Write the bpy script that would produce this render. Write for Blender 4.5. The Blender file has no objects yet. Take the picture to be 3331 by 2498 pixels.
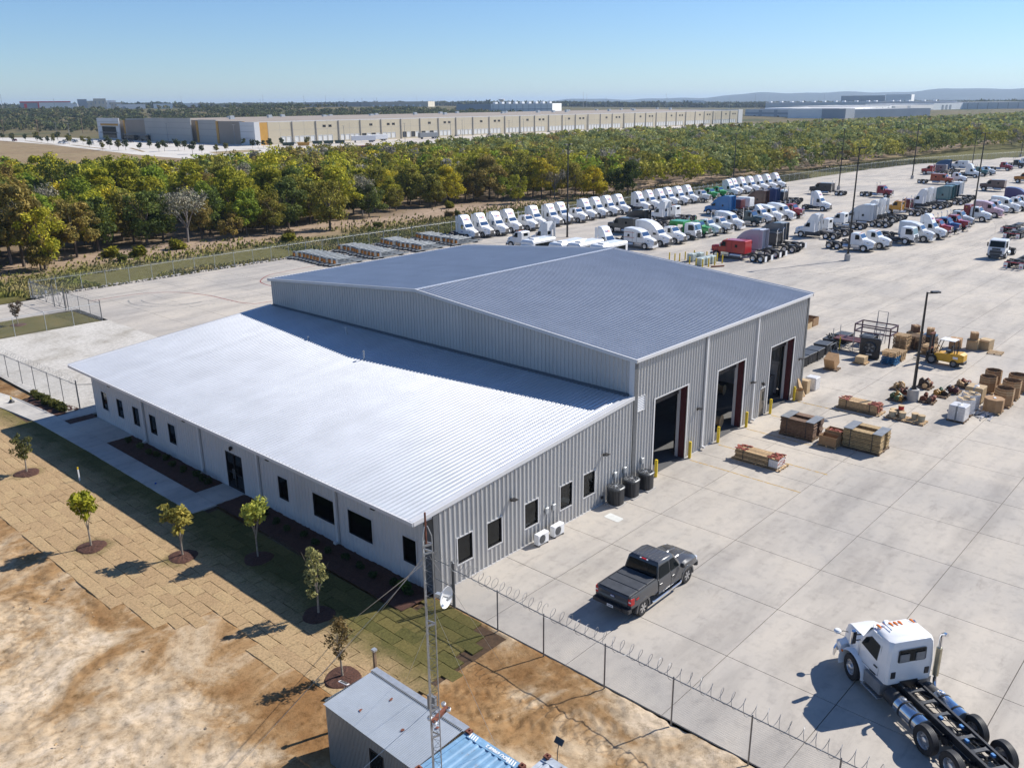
import bpy, math, random
import numpy as np
from mathutils import Vector, Matrix, Quaternion

R = math.radians
rnd = random.Random(11)
nrs = np.random.RandomState(5)
scn = bpy.context.scene
COL = scn.collection

# ------------------------------------------------------------------ camera, world, sun, exposure
cam_d = bpy.data.cameras.new('camera')
cam = bpy.data.objects.new('camera', cam_d)
COL.objects.link(cam)
scn.camera = cam
YAW, PITCH, ROLL, FPX = R(42.487), R(-18.0), R(-0.557), 2805.05
CAM = Vector((-23.576, -26.535, 21.797))
fw = Vector((math.cos(PITCH)*math.cos(YAW), math.cos(PITCH)*math.sin(YAW), math.sin(PITCH)))
rt = Vector((math.sin(YAW), -math.cos(YAW), 0))
up = rt.cross(fw)
rt2 = rt*math.cos(ROLL) + up*math.sin(ROLL)
up2 = -rt*math.sin(ROLL) + up*math.cos(ROLL)
mw = Matrix((rt2, up2, -fw)).transposed().to_4x4()
mw.translation = CAM
cam.matrix_world = mw
cam_d.sensor_width = 36.0
cam_d.lens = FPX*36.0/3331.0
cam_d.clip_start = 0.5
cam_d.clip_end = 40000

SUN_AZ, SUN_EL = R(-22.0), R(40.5)      # direction towards the sun, measured from +X
world = bpy.data.worlds.new('World')
scn.world = world
world.use_nodes = True
wn = world.node_tree.nodes; wl = world.node_tree.links
wn.clear()
sky = wn.new('ShaderNodeTexSky'); sky.sky_type = 'NISHITA'
sky.sun_disc = False
sky.sun_elevation = SUN_EL
sky.sun_rotation = R(90) - SUN_AZ
sky.altitude = 0; sky.air_density = 1.0; sky.dust_density = 0.0; sky.ozone_density = 4.0
bg = wn.new('ShaderNodeBackground'); bg.inputs['Strength'].default_value = 0.085
wo = wn.new('ShaderNodeOutputWorld')
tint = wn.new('ShaderNodeMix'); tint.data_type = 'RGBA'; tint.blend_type = 'MULTIPLY'; tint.inputs[0].default_value = 1.0
tint.inputs[7].default_value = (.74, .90, 1.13, 1)      # clear dry air, a little bluer than the model
wl.new(sky.outputs[0], tint.inputs[6]); wl.new(tint.outputs[2], bg.inputs[0]); wl.new(bg.outputs[0], wo.inputs[0])

sun_d = bpy.data.lights.new('sun', 'SUN')
sun_d.energy = 5.0; sun_d.angle = R(0.53); sun_d.color = (1.0, 0.955, 0.89)
sun = bpy.data.objects.new('sun', sun_d); COL.objects.link(sun)
sd = Vector((math.cos(SUN_EL)*math.cos(SUN_AZ), math.cos(SUN_EL)*math.sin(SUN_AZ), math.sin(SUN_EL)))
sun.rotation_euler = sd.to_track_quat('Z', 'Y').to_euler()

scn.view_settings.view_transform = 'Standard'
scn.view_settings.look = 'None'
scn.view_settings.exposure = 0.42
scn.view_settings.gamma = 1.0
scn.cycles.max_bounces = 6
scn.cycles.diffuse_bounces = 3
scn.cycles.glossy_bounces = 3
scn.cycles.transmission_bounces = 4
scn.cycles.transparent_max_bounces = 10
scn.cycles.volume_bounces = 0
scn.cycles.use_denoising = True

# ------------------------------------------------------------------ helpers
def tag(o, label=None, cat=None, group=None, kind=None):
    if label: o['label'] = label
    if cat: o['category'] = cat
    if group: o['group'] = group
    if kind: o['kind'] = kind
    return o

def link(name, data, parent=None, loc=None, rz=None):
    o = bpy.data.objects.new(name, data)
    COL.objects.link(o)
    if parent is not None: o.parent = parent
    if loc is not None: o.location = loc
    if rz is not None: o.rotation_euler = (0, 0, rz)
    return o

def thing(name, label, cat, loc=(0, 0, 0), rz=0.0, group=None):
    o = link(name, None, None, loc, rz)
    o.empty_display_size = 0.3
    return tag(o, label, cat, group)

def kids(o):
    return KID.get(o.name, [])

KID = {}
def copy_tree(o, loc, rz=None, label=None, group=None):
    """copy of a thing with copies of its parts and sub-parts (mesh data shared)"""
    c = o.copy(); COL.objects.link(c)
    c.location = loc
    if rz is not None: c.rotation_euler = (0, 0, rz)
    if label: c['label'] = label
    if group: c['group'] = group
    for ch in o.children:
        d = ch.copy(); COL.objects.link(d); d.parent = c
        for g in ch.children:
            e = g.copy(); COL.objects.link(e); e.parent = d
    return c

class MB:
    def __init__(s): s.v = []; s.f = []; s.m = []; s.sm = []
    def add(s, vs, fs, mi=0, sm=False):
        n = len(s.v); s.v.extend([tuple(p) for p in vs])
        for f in fs:
            s.f.append(tuple(i+n for i in f)); s.m.append(mi); s.sm.append(sm)
        return s
    def box(s, x0, x1, y0, y1, z0, z1, mi=0, M=None):
        vs = [(x0,y0,z0),(x1,y0,z0),(x1,y1,z0),(x0,y1,z0),(x0,y0,z1),(x1,y0,z1),(x1,y1,z1),(x0,y1,z1)]
        if M is not None: vs = [M @ Vector(p) for p in vs]
        return s.add(vs, [(3,2,1,0),(4,5,6,7),(0,1,5,4),(1,2,6,5),(2,3,7,6),(3,0,4,7)], mi)
    def bbox(s, x0, x1, y0, y1, z0, z1, b=0.02, mi=0):
        """box with chamfered vertical and top edges"""
        def ring(d, z):
            return [(x0+d,y0,z),(x1-d,y0,z),(x1,y0+d,z),(x1,y1-d,z),(x1-d,y1,z),(x0+d,y1,z),(x0,y1-d,z),(x0,y0+d,z)]
        r0 = ring(b, z0); r1 = ring(b, z1-b)
        r2 = [(min(max(p[0],x0+b),x1-b), min(max(p[1],y0+b),y1-b), z1) for p in ring(b, z1)]
        return s.loft([r0, r1, r2], mi=mi)
    def quad(s, a, b, c, d, mi=0): return s.add([a,b,c,d], [(0,1,2,3)], mi)
    def loft(s, rings, mi=0, caps=True, sm=False, closed=True):
        n = len(rings[0]); vs = [p for r in rings for p in r]; fs = []
        for k in range(len(rings)-1):
            for i in range(n if closed else n-1):
                j = (i+1) % n
                fs.append((k*n+i, k*n+j, (k+1)*n+j, (k+1)*n+i))
        s.add(vs, fs, mi, sm)
        if caps:
            m = len(s.v) - len(vs)
            s.f.append(tuple(m+i for i in reversed(range(n)))); s.m.append(mi); s.sm.append(False)
            k = (len(rings)-1)*n
            s.f.append(tuple(m+k+i for i in range(n))); s.m.append(mi); s.sm.append(False)
        return s
    def cyl(s, p0, p1, r0, r1=None, n=10, mi=0, caps=True, sm=True):
        p0 = Vector(p0); p1 = Vector(p1); r1 = r0 if r1 is None else r1
        d = (p1-p0).normalized()
        a = Vector((0,0,1)) if abs(d.z) < .9 else Vector((1,0,0))
        u = d.cross(a).normalized(); w = d.cross(u)
        rings = []
        for p, r in ((p0, r0), (p1, r1)):
            rings.append([tuple(p + u*(r*math.cos(2*math.pi*i/n)) + w*(r*math.sin(2*math.pi*i/n))) for i in range(n)])
        return s.loft(rings, mi, caps, sm)
    def tube(s, pts, r, n=6, mi=0, sm=True, caps=True):
        pts = [Vector(p) for p in pts]; rings = []
        pu = None
        for i, p in enumerate(pts):
            d = (pts[min(i+1, len(pts)-1)] - pts[max(i-1, 0)]).normalized()
            if pu is None:
                a = Vector((0,0,1)) if abs(d.z) < .9 else Vector((1,0,0))
                u = d.cross(a).normalized()
            else:
                u = (pu - d*pu.dot(d)).normalized()
            w = d.cross(u); pu = u
            rr = r[i] if isinstance(r, (list, tuple)) else r
            rings.append([tuple(p + u*(rr*math.cos(2*math.pi*k/n)) + w*(rr*math.sin(2*math.pi*k/n))) for k in range(n)])
        return s.loft(rings, mi, caps, sm)
    def lathe(s, prof, n=16, c=(0,0,0), axis='z', mi=0, caps=False, sm=True):
        """prof: (radius, height along axis)"""
        rings = []
        for r, h in prof:
            ring = []
            for i in range(n):
                a = 2*math.pi*i/n; x, y = r*math.cos(a), r*math.sin(a)
                if axis == 'z': p = (c[0]+x, c[1]+y, c[2]+h)
                elif axis == 'x': p = (c[0]+h, c[1]+x, c[2]+y)
                else: p = (c[0]+y, c[1]+h, c[2]+x)
                ring.append(p)
            rings.append(ring)
        return s.loft(rings, mi, caps, sm)
    def prism(s, prof, a0, a1, axis='x', mi=0):
        """polygon extruded along an axis; prof in the other two axes (x: (y,z), y: (x,z), z: (x,y))"""
        def P(q, a):
            return (a, q[0], q[1]) if axis == 'x' else ((q[0], a, q[1]) if axis == 'y' else (q[0], q[1], a))
        return s.loft([[P(q, a0) for q in prof], [P(q, a1) for q in prof]], mi)
    def bprism(s, prof, hw, b=0.05, mi=0, taper=None):
        """vehicle body: (y,z) profile across x = +-hw with chamfered edges; taper(y,z) scales the half width"""
        cy = sum(p[0] for p in prof)/len(prof); cz = sum(p[1] for p in prof)/len(prof)
        ins = []
        n = len(prof)
        area = sum(prof[i][0]*prof[(i+1) % n][1]-prof[(i+1) % n][0]*prof[i][1] for i in range(n))
        sg = 1 if area > 0 else -1
        for i in range(n):
            p0, p1, p2 = prof[i-1], prof[i], prof[(i+1) % n]
            def nn(a, c):
                dx, dy = c[0]-a[0], c[1]-a[1]; l = math.hypot(dx, dy) or 1
                return (-dy/l*sg, dx/l*sg)
            n1, n2 = nn(p0, p1), nn(p1, p2)
            mx, my = n1[0]+n2[0], n1[1]+n2[1]
            d = max(0.6, (mx*mx+my*my)/2)
            ins.append((p1[0]+mx*b/d, p1[1]+my*b/d))
        t = taper or (lambda y, z: 1.0)
        def ring(pr, src, off, sgn): return [(sgn*(hw*t(q[0], q[1])-off), p[0], p[1]) for p, q in zip(pr, src)]
        return s.loft([ring(ins, prof, 0, -1), ring(prof, prof, b, -1), ring(prof, prof, b, 1), ring(ins, prof, 0, 1)], mi)
    def mesh(s, name, mats, angle=35):
        me = bpy.data.meshes.new(name)
        me.from_pydata(s.v, [], s.f)
        for m in (mats if isinstance(mats, (list, tuple)) else [mats]): me.materials.append(m)
        if any(s.m): me.polygons.foreach_set('material_index', s.m)
        if any(s.sm):
            me.polygons.foreach_set('use_smooth', [True]*len(s.f))
            me.set_sharp_from_angle(angle=R(angle))
        else:
            me.polygons.foreach_set('use_smooth', [False]*len(s.f))
        me.update()
        return me
    def obj(s, name, mats, parent=None, loc=None, rz=None):
        return link(name, s.mesh(name, mats), parent, loc, rz)

def np_mesh(name, V, F, mats, smooth=False, fidx=None):
    me = bpy.data.meshes.new(name)
    V = np.asarray(V, dtype=np.float32); F = np.asarray(F, dtype=np.int32)
    k = F.shape[1]
    me.vertices.add(len(V)); me.vertices.foreach_set('co', V.ravel())
    me.loops.add(F.size); me.loops.foreach_set('vertex_index', F.ravel())
    me.polygons.add(len(F))
    me.polygons.foreach_set('loop_start', np.arange(0, F.size, k, dtype=np.int32))
    me.polygons.foreach_set('loop_total', np.full(len(F), k, dtype=np.int32))
    for m in (mats if isinstance(mats, (list, tuple)) else [mats]): me.materials.append(m)
    if fidx is not None: me.polygons.foreach_set('material_index', np.asarray(fidx, dtype=np.int32))
    me.polygons.foreach_set('use_smooth', np.full(len(F), bool(smooth)))
    me.update(calc_edges=True)
    return me

_txt = {}
def text_mesh(s, size, mat, ext=0.004, bold=0.0):
    key = (s, size, mat.name)
    if key in _txt: return _txt[key]
    cu = bpy.data.curves.new('lettering', 'FONT'); cu.body = s; cu.size = size
    cu.align_x = 'CENTER'; cu.align_y = 'CENTER'; cu.extrude = ext; cu.offset = bold; cu.resolution_u = 3
    o = bpy.data.objects.new('tmp', cu); COL.objects.link(o)
    dg = bpy.context.evaluated_depsgraph_get()
    me = bpy.data.meshes.new_from_object(o.evaluated_get(dg))
    bpy.data.objects.remove(o); bpy.data.curves.remove(cu)
    me.materials.clear(); me.materials.append(mat)
    _txt[key] = me
    return me

def put_text(s, size, mat, parent, loc, xdir, ydir, bold=0.0, name='lettering'):
    me = text_mesh(s, size, mat, bold=bold)
    x = Vector(xdir).normalized(); y = Vector(ydir).normalized(); z = x.cross(y)
    o = link(name, me, parent)
    M = Matrix((x, y, z)).transposed().to_4x4(); M.translation = Vector(loc)
    o.matrix_local = M
    return o

# ------------------------------------------------------------------ materials
class NT:
    def __init__(s, name):
        s.mat = bpy.data.materials.new(name); s.mat.use_nodes = True
        s.t = s.mat.node_tree; s.n = s.t.nodes; s.l = s.t.links
        s.bs = s.n['Principled BSDF']; s.out = s.n['Material Output']
    def new(s, t, **k):
        n = s.n.new(t)
        for a, b in k.items(): setattr(n, a, b)
        return n
    def ln(s, a, b): s.l.new(a, b)
    def noise(s, scale, detail=3, vec=None, rough=.55, dist=0.0):
        n = s.new('ShaderNodeTexNoise'); n.inputs['Scale'].default_value = scale
        n.inputs['Detail'].default_value = detail; n.inputs['Roughness'].default_value = rough
        n.inputs['Distortion'].default_value = dist
        if vec is not None: s.ln(vec, n.inputs['Vector'])
        return n.outputs['Fac']
    def pos(s):
        return s.new('ShaderNodeNewGeometry').outputs['Position']
    def ramp(s, fac, stops, interp='LINEAR'):
        r = s.new('ShaderNodeValToRGB'); cr = r.color_ramp; cr.interpolation = interp
        while len(cr.elements) < len(stops): cr.elements.new(0.5)
        for e, (p, c) in zip(cr.elements, stops):
            e.position = p; e.color = (*c, 1) if len(c) == 3 else c
        s.ln(fac, r.inputs[0]); return r.outputs[0]
    def mix(s, fac, a, b, blend='MIX'):
        m = s.new('ShaderNodeMix', data_type='RGBA', blend_type=blend)
        for sock, v in ((m.inputs[0], fac), (m.inputs[6], a), (m.inputs[7], b)):
            if isinstance(v, (int, float)): sock.default_value = v
            elif isinstance(v, (tuple, list)): sock.default_value = (*v, 1) if len(v) == 3 else v
            else: s.ln(v, sock)
        return m.outputs[2]
    def math(s, op, a, b=None, clamp=False):
        m = s.new('ShaderNodeMath', operation=op, use_clamp=clamp)
        for sock, v in ((m.inputs[0], a), (m.inputs[1], b)):
            if v is None: continue
            if isinstance(v, (int, float)): sock.default_value = v
            else: s.ln(v, sock)
        return m.outputs[0]
    def sep(s, v):
        x = s.new('ShaderNodeSeparateXYZ'); s.ln(v, x.inputs[0]); return x.outputs
    def bump(s, h, strength=.3, dist=.02):
        b = s.new('ShaderNodeBump'); b.inputs['Strength'].default_value = strength; b.inputs['Distance'].default_value = dist
        s.ln(h, b.inputs['Height']); s.ln(b.outputs[0], s.bs.inputs['Normal'])
    def set(s, col=None, rough=None, metal=None, spec=None):
        if col is not None:
            if isinstance(col, (tuple, list)): s.bs.inputs['Base Color'].default_value = (*col, 1)
            else: s.ln(col, s.bs.inputs['Base Color'])
        if rough is not None: s.bs.inputs['Roughness'].default_value = rough
        if metal is not None: s.bs.inputs['Metallic'].default_value = metal
        if spec is not None: s.bs.inputs['Specular IOR Level'].default_value = spec
        return s.mat

def mat(name, col, rough=.55, metal=0.0, var=.12, scale=3.0, bump=0.0, bscale=40, rand=0.0, spec=.5):
    """base colour with slow mottling, optional grain and per-object difference"""
    t = NT(name); p = t.pos()
    f = t.noise(scale, 4, p)
    lo = tuple(c*(1-var) for c in col); hi = tuple(min(1, c*(1+var)) for c in col)
    c = t.ramp(f, [(.3, lo), (.7, hi)])
    if rand:
        oi = t.new('ShaderNodeObjectInfo')
        k = t.math('MULTIPLY_ADD', oi.outputs['Random'], 2*rand); k.node.inputs[2].default_value = 1-rand
        c = t.mix(1.0, c, k, 'MULTIPLY')
    if bump: t.bump(t.noise(bscale, 3, p), bump, .01)
    return t.set(c, rough, metal, spec)

def paint_mat(name, rough=.28, dirt=.10):
    """vehicle paint: colour comes from the object, with a little road dust"""
    t = NT(name); oi = t.new('ShaderNodeObjectInfo')
    f = t.noise(1.3, 4, t.pos())
    d = t.ramp(f, [(.35, (1, 1, 1)), (.75, (1-dirt,)*3)])
    c = t.mix(1.0, oi.outputs['Color'], d, 'MULTIPLY')
    t.bs.inputs['Coat Weight'].default_value = .35
    t.bs.inputs['Coat Roughness'].default_value = .08
    return t.set(c, rough, 0, .4)

def glass_mat(name, tint=(.25, .3, .3), clear=.45, k=.38):
    t = NT(name); t.n.remove(t.bs)
    tr = t.new('ShaderNodeBsdfTransparent'); tr.inputs[0].default_value = (*tint, 1)
    gl = t.new('ShaderNodeBsdfGlossy'); gl.inputs['Roughness'].default_value = .03; gl.inputs[0].default_value = (.9, .95, 1, 1)
    df = t.new('ShaderNodeBsdfDiffuse'); df.inputs[0].default_value = (.012, .016, .018, 1)
    lw = t.new('ShaderNodeFresnel'); lw.inputs[0].default_value = 1.45
    m0 = t.new('ShaderNodeMixShader'); m0.inputs[0].default_value = clear
    t.ln(df.outputs[0], m0.inputs[1]); t.ln(tr.outputs[0], m0.inputs[2])
    m1 = t.new('ShaderNodeMixShader'); f = t.math('MULTIPLY', lw.outputs[0], k, True)
    t.ln(f, m1.inputs[0]); t.ln(m0.outputs[0], m1.inputs[1]); t.ln(gl.outputs[0], m1.inputs[2])
    t.ln(m1.outputs[0], t.out.inputs[0])
    return t.mat

M = {}
M['paint'] = paint_mat('vehicle_paint')
M['chrome'] = mat('chrome', (.75, .75, .76), .12, 1.0, .05)
M['alu'] = mat('aluminium', (.62, .63, .65), .32, .9, .08)
M['blacksteel'] = mat('black_steel', (.022, .022, .025), .45, .0, .3, 2)
M['rubber'] = mat('tyre_rubber', (.022, .021, .021), .8, 0, .3, 4)
M['blackplastic'] = mat('black_plastic', (.03, .03, .032), .5, 0, .2)
M['darkglass'] = glass_mat('vehicle_glass', (.16, .2, .2), .25)
M['windowglass'] = glass_mat('window_glass', (.6, .66, .64), .88, 1.0)
M['amber'] = mat('amber_lens', (.75, .2, .02), .25, 0, .1)
M['redlens'] = mat('red_lens', (.5, .02, .02), .2, 0, .1)
M['clearlens'] = mat('clear_lens', (.75, .77, .8), .12, .2, .05)
M['white'] = mat('white_coating', (.78, .78, .77), .45, 0, .04)
M['purple'] = mat('purple_print', (.1, .03, .25), .5, 0, .0)
M['orangeprint'] = mat('orange_print', (.8, .12, .02), .5, 0, .0)
M['blackprint'] = mat('black_print', (.02, .02, .03), .5, 0, 0)
M['redprint'] = mat('red_print', (.5, .02, .02), .5, 0, 0)
M['galv'] = mat('galvanised_steel', (.48, .5, .51), .45, .55, .12, 6)
M['galvdark'] = mat('weathered_fence_steel', (.2, .2, .2), .5, .5, .15, 6)
M['wire'] = mat('fence_wire', (.36, .37, .37), .5, .3, .1, 6)
M['bronze'] = mat('dark_bronze_metal', (.022, .02, .02), .4, .2, .2)
M['yellow'] = mat('safety_yellow', (.72, .5, .02), .5, 0, .08, 4)
M['wood'] = mat('pallet_wood', (.50, .34, .18), .8, 0, .25, 9, .3, 60, .3)
M['wooddark'] = mat('weathered_wood', (.2, .13, .075), .85, 0, .35, 9, .3, 60, .25)
M['card'] = mat('cardboard', (.34, .2, .095), .8, 0, .12, 5, .05, 30, .15)
M['cardlight'] = mat('cardboard_light', (.5, .36, .2), .8, 0, .12, 5, .05, 30, .15)
M['cardin'] = mat('cardboard_inside', (.2, .11, .06), .9, 0, .2, 5)
M['wrap'] = mat('stretch_wrap', (.62, .6, .58), .3, 0, .15, 6, .35, 12)
M['rust'] = mat('rusty_steel', (.17, .055, .03), .8, 0, .4, 7, .3)
M['maroon'] = mat('red_primer_steel', (.09, .018, .022), .6, 0, .15)
M['darkgrey'] = mat('dark_grey_plastic', (.05, .053, .058), .5, 0, .2)
M['condenser'] = mat('charcoal_guard', (.075, .08, .085), .45, .3, .15)
M['midgrey'] = mat('mid_grey_metal', (.22, .23, .24), .5, .2, .15)
M['bark'] = mat('bark', (.11, .085, .065), .9, 0, .35, 6, .5, 30)
M['mulch'] = mat('mulch', (.075, .032, .02), .95, 0, .5, 14, .8, 25)
M['concbase'] = mat('pole_base_concrete', (.42, .4, .37), .85, 0, .12, 3, .2, 30)

# ------------------------------------------------------------------ terrain and ground sheets
def vnoise(x, y, seed=0):
    """value noise on arrays"""
    xi = np.floor(x).astype(np.int64); yi = np.floor(y).astype(np.int64)
    fx = x-xi; fy = y-yi; fx = fx*fx*(3-2*fx); fy = fy*fy*(3-2*fy)
    def h(a, b):
        n = (a*374761393 + b*668265263 + seed*974711) & 0x7fffffff
        n = ((n ^ (n >> 13))*1274126177) & 0x7fffffff
        return (n & 0xffff)/65535.0
    return (h(xi, yi)*(1-fx)+h(xi+1, yi)*fx)*(1-fy) + (h(xi, yi+1)*(1-fx)+h(xi+1, yi+1)*fx)*fy

def sstep(a, b, x):
    t = np.clip((np.asarray(x, dtype=float)-a)/(b-a), 0, 1); return t*t*(3-2*t)

def terrain(x, y):
    r = np.hypot(x-CAM.x, y-CAM.y); az = np.degrees(np.arctan2(y-CAM.y, x-CAM.x))
    return 19.0*sstep(850, 1650, r)*(0.28+0.72*sstep(22, 54, az))

def in_view(x, y, z=0.0, m=0.05):
    d = Vector((x, y, z))-CAM; dz = d.dot(fw)
    if dz < 1: return None
    u = FPX*d.dot(rt2)/dz/1665.5; v = FPX*d.dot(up2)/dz/1249.0
    return (u, v, dz) if abs(u) < 1+m and abs(v) < 1+m else None

def grass_ground_mat():
    t = NT('field_ground'); p = t.pos()
    n1 = t.noise(.006, 5, p, .6); n2 = t.noise(.08, 4, p)
    c1 = t.ramp(n1, [(.35, (.06, .075, .028)), (.5, (.16, .13, .07)), (.66, (.09, .1, .04))])
    c2 = t.ramp(n2, [(.3, (.7, .7, .7)), (.7, (1.25, 1.2, 1.1))])
    return t.set(t.mix(1, c1, c2, 'MULTIPLY'), .95, 0, .1)

rr = np.concatenate([np.linspace(8, 300, 14), np.linspace(360, 1000, 14), np.linspace(1050, 2000, 24), np.geomspace(2200, 14000, 16)])
na = 240
aa = np.linspace(0, 2*np.pi, na, endpoint=False)
gx = CAM.x + rr[:, None]*np.cos(aa)[None]; gy = CAM.y + rr[:, None]*np.sin(aa)[None]
gz = terrain(gx, gy) - 0.4*(1-sstep(300, 900, np.hypot(gx-CAM.x, gy-CAM.y)))-.1
V = np.stack([gx.ravel(), gy.ravel(), gz.ravel()], 1)
i, j = np.meshgrid(np.arange(len(rr)-1), np.arange(na), indexing='ij'); j2 = (j+1) % na
F = np.stack([i*na+j, i*na+j2, (i+1)*na+j2, (i+1)*na+j], -1).reshape(-1, 4)
V = np.vstack([V, [[CAM.x, CAM.y, -0.5]]])
cap = np.array([[len(V)-1, (k+1) % na, k, k] for k in range(na)])
me = np_mesh('ground', V, F, grass_ground_mat(), True)
tag(link('ground', me), kind='structure')
tag(link('ground_near', np_mesh('ground_near', [(CAM.x-9, CAM.y-9, -.51), (CAM.x+9, CAM.y-9, -.51), (CAM.x+9, CAM.y+9, -.51), (CAM.x-9, CAM.y+9, -.51)], [(0, 1, 2, 3)], me.materials[0])), kind='structure')

def sheet(name, poly, z, m, kind='structure'):
    b = MB(); b.add([(x, y, z) for x, y in poly], [tuple(range(len(poly)))])
    return tag(b.obj(name, m), kind=kind)

# --- concrete yard: cast slabs with sawn joints
def concrete_mat(name, base, joint=False, stain=.5):
    t = NT(name); p = t.pos()
    g = t.new('ShaderNodeNewGeometry'); oi = t.new('ShaderNodeObjectInfo')
    rv = t.math('FRACT', t.math('ADD', g.outputs['Random Per Island'], oi.outputs['Random']))
    tone = t.ramp(rv, [(0, tuple(c*.97 for c in base)), (.5, base), (1, (base[0]*1.03, base[1]*1.025, base[2]*1.01))])
    mp = t.new('ShaderNodeMapping'); mp.inputs['Scale'].default_value = (.35, 1.6, 1); t.ln(p, mp.inputs[0])
    s1 = t.ramp(t.noise(.28, 6, mp.outputs[0], .62), [(.3, (.72, .72, .73)), (.52, (.98, .98, .98)), (.75, (1.1, 1.08, 1.04))])
    s2 = t.ramp(t.noise(1.7, 5, p, .7), [(.28, (.76, .76, .77)), (.5, (1, 1, 1))])
    s3 = t.ramp(t.noise(.05, 4, p, .6, 1.5), [(.36, (.84, .845, .86)), (.6, (1.04, 1.02, .99))])
    c = t.mix(1, tone, s1, 'MULTIPLY'); c = t.mix(.8, c, s2, 'MULTIPLY'); c = t.mix(1, c, s3, 'MULTIPLY')
    # dark scuffs and tyre-rubber smears
    mp2 = t.new('ShaderNodeMapping'); mp2.inputs['Scale'].default_value = (.25, 1.1, 1); mp2.inputs['Rotation'].default_value = (0, 0, R(35)); t.ln(p, mp2.inputs[0])
    sc = t.ramp(t.noise(.8, 5, mp2.outputs[0], .75), [(.60, (1, 1, 1)), (.70, (.62, .61, .61))])
    c = t.mix(stain, c, sc, 'MULTIPLY')
    t.bump(t.noise(22, 3, p), .12, .01)
    return t.set(c, .85, 0, .25)

M['concrete'] = concrete_mat('yard_concrete', (.475, .437, .385))
M['walk'] = concrete_mat('walk_concrete', (.56, .53, .48), stain=.2)
M['joint'] = mat('joint_filler', (.15, .14, .13), .95, 0, .2)
M['floor'] = concrete_mat('shop_floor', (.13, .13, .13))  # colour kept dark to stand in for shade inside the bay doors

yard = tag(MB().add([(-.1, -125, -.06), (400, -125, -.06), (400, 85, -.06), (14, 85, -.06), (14, -.01, -.06), (-.1, -.01, -.06)],
                    [(0, 1, 4, 5), (1, 2, 3, 4)]).obj('concrete_yard', M['joint']), kind='structure')
J = .016
def slab_mb(mb, x0, x1, y0, y1, dz):
    a, b = (x0+J, y0+J), (x1-J, y1-J); z1 = dz; z0 = -.05
    mb.add([(a[0], a[1], z1), (b[0], a[1], z1), (b[0], b[1], z1), (a[0], b[1], z1), (a[0], a[1], z0), (b[0], a[1], z0), (b[0], b[1], z0), (a[0], b[1], z0)],
           [(0, 1, 2, 3), (0, 4, 5, 1), (1, 5, 6, 2), (2, 6, 7, 3), (3, 7, 4, 0)])
cells = []
for n in range(0, 86):
    x0, x1 = .2+4.6*n, .2+4.6*(n+1)
    if n == 0: x0 = -.1
    for m in range(-26, 20):
        y0, y1 = -3.25+4.6*m, -3.25+4.6*(m+1)
        if y0 > 0 and x1 < 14.1: continue
        if y1 > .5 and y0 < 0 and x1 < 14.1: y1 = -.02
        if m == 19: y1 = 85.0
        if n >= 40 and y0 > 80: continue
        if x0 > 300 and y0 > 78-(x0-300)*.28: continue
        cells.append((x0, x1, y0, y1))
def vis_size(c):
    q = in_view((c[0]+c[1])/2, (c[2]+c[3])/2, 0, .12)
    if q is None: return 0
    if 1 < c[0] and c[1] < 38 and c[2] > -.5 and c[3] < 36: return 0
    return 1/q[2]
cells.sort(key=vis_size, reverse=True)
slab_std = None
far_mb = MB()
for k, c in enumerate(cells):
    dz = rnd.uniform(-.002, .002)
    if k < 290:
        w, h = round(c[1]-c[0], 3), round(c[3]-c[2], 3)
        mb = MB(); slab_mb(mb, 0, w, 0, h, 0)
        if (w, h) == (4.6, 4.6):
            if slab_std is None: slab_std = mb.mesh('concrete_slab', M['concrete'])
            me = slab_std
        else: me = mb.mesh('concrete_slab', M['concrete'])
        link('concrete_slab', me, yard, (c[0], c[2], dz))
    else: slab_mb(far_mb, *c, dz)
tag(far_mb.obj('concrete_slabs', M['concrete'], yard), kind='stuff')

# driveway through the gate
drive = tag(MB().add([(-60, 74, -.05), (14, 74.9, -.05), (14, 84.3, -.05), (-60, 83.6, -.05)], [(0, 1, 2, 3)]).obj('driveway', M['joint']), kind='structure')
for k in range(9):
    mb = MB(); x1 = 13.98-4.6*k; slab_mb(mb, x1-4.6, x1, 75.0, 79.6, .0); slab_mb(mb, x1-4.6, x1, 79.6, 84.2, .0)
    mb.obj('concrete_slab', M['concrete'], drive)

# --- painted lines on the yard
def line_strip(pts, w, name, m, z=.006):
    mb = MB(); P = [Vector((x, y, 0)) for x, y in pts]; L, Rr = [], []
    for i, p in enumerate(P):
        d = (P[min(i+1, len(P)-1)]-P[max(i-1, 0)]).normalized(); n = Vector((-d.y, d.x, 0))
        L.append(p+n*w/2); Rr.append(p-n*w/2)
    for i in range(len(P)-1):
        mb.quad((L[i].x, L[i].y, z), (L[i+1].x, L[i+1].y, z), (Rr[i+1].x, Rr[i+1].y, z), (Rr[i].x, Rr[i].y, z))
    return tag(mb.obj(name, m), kind='structure')
def worn_paint(name, col, wear=.5):
    t = NT(name); f = t.noise(3.5, 6, t.pos(), .7)
    t.set(col, .8, 0, .2)
    tr = t.new('ShaderNodeBsdfTransparent'); mx = t.new('ShaderNodeMixShader')
    t.ln(t.ramp(f, [(wear-.14, (.05, .05, .05)), (wear+.14, (1, 1, 1))]), mx.inputs[0]); t.ln(t.bs.outputs[0], mx.inputs[1]); t.ln(tr.outputs[0], mx.inputs[2]); t.ln(mx.outputs[0], t.out.inputs[0])
    return t.mat
yl = worn_paint('worn_yellow_paint', (.58, .36, .07), .52)
for y0, y1, x in [(-.45, -7.9, 21.7), (-.45, -8.0, 25.2), (-.5, -5.8, 29.1), (-.5, -6.3, 32.8), (-.5, -6.3, 36.9)]:
    line_strip([(x, y0), (x, y1)], .1, 'yellow_line', yl)
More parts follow.
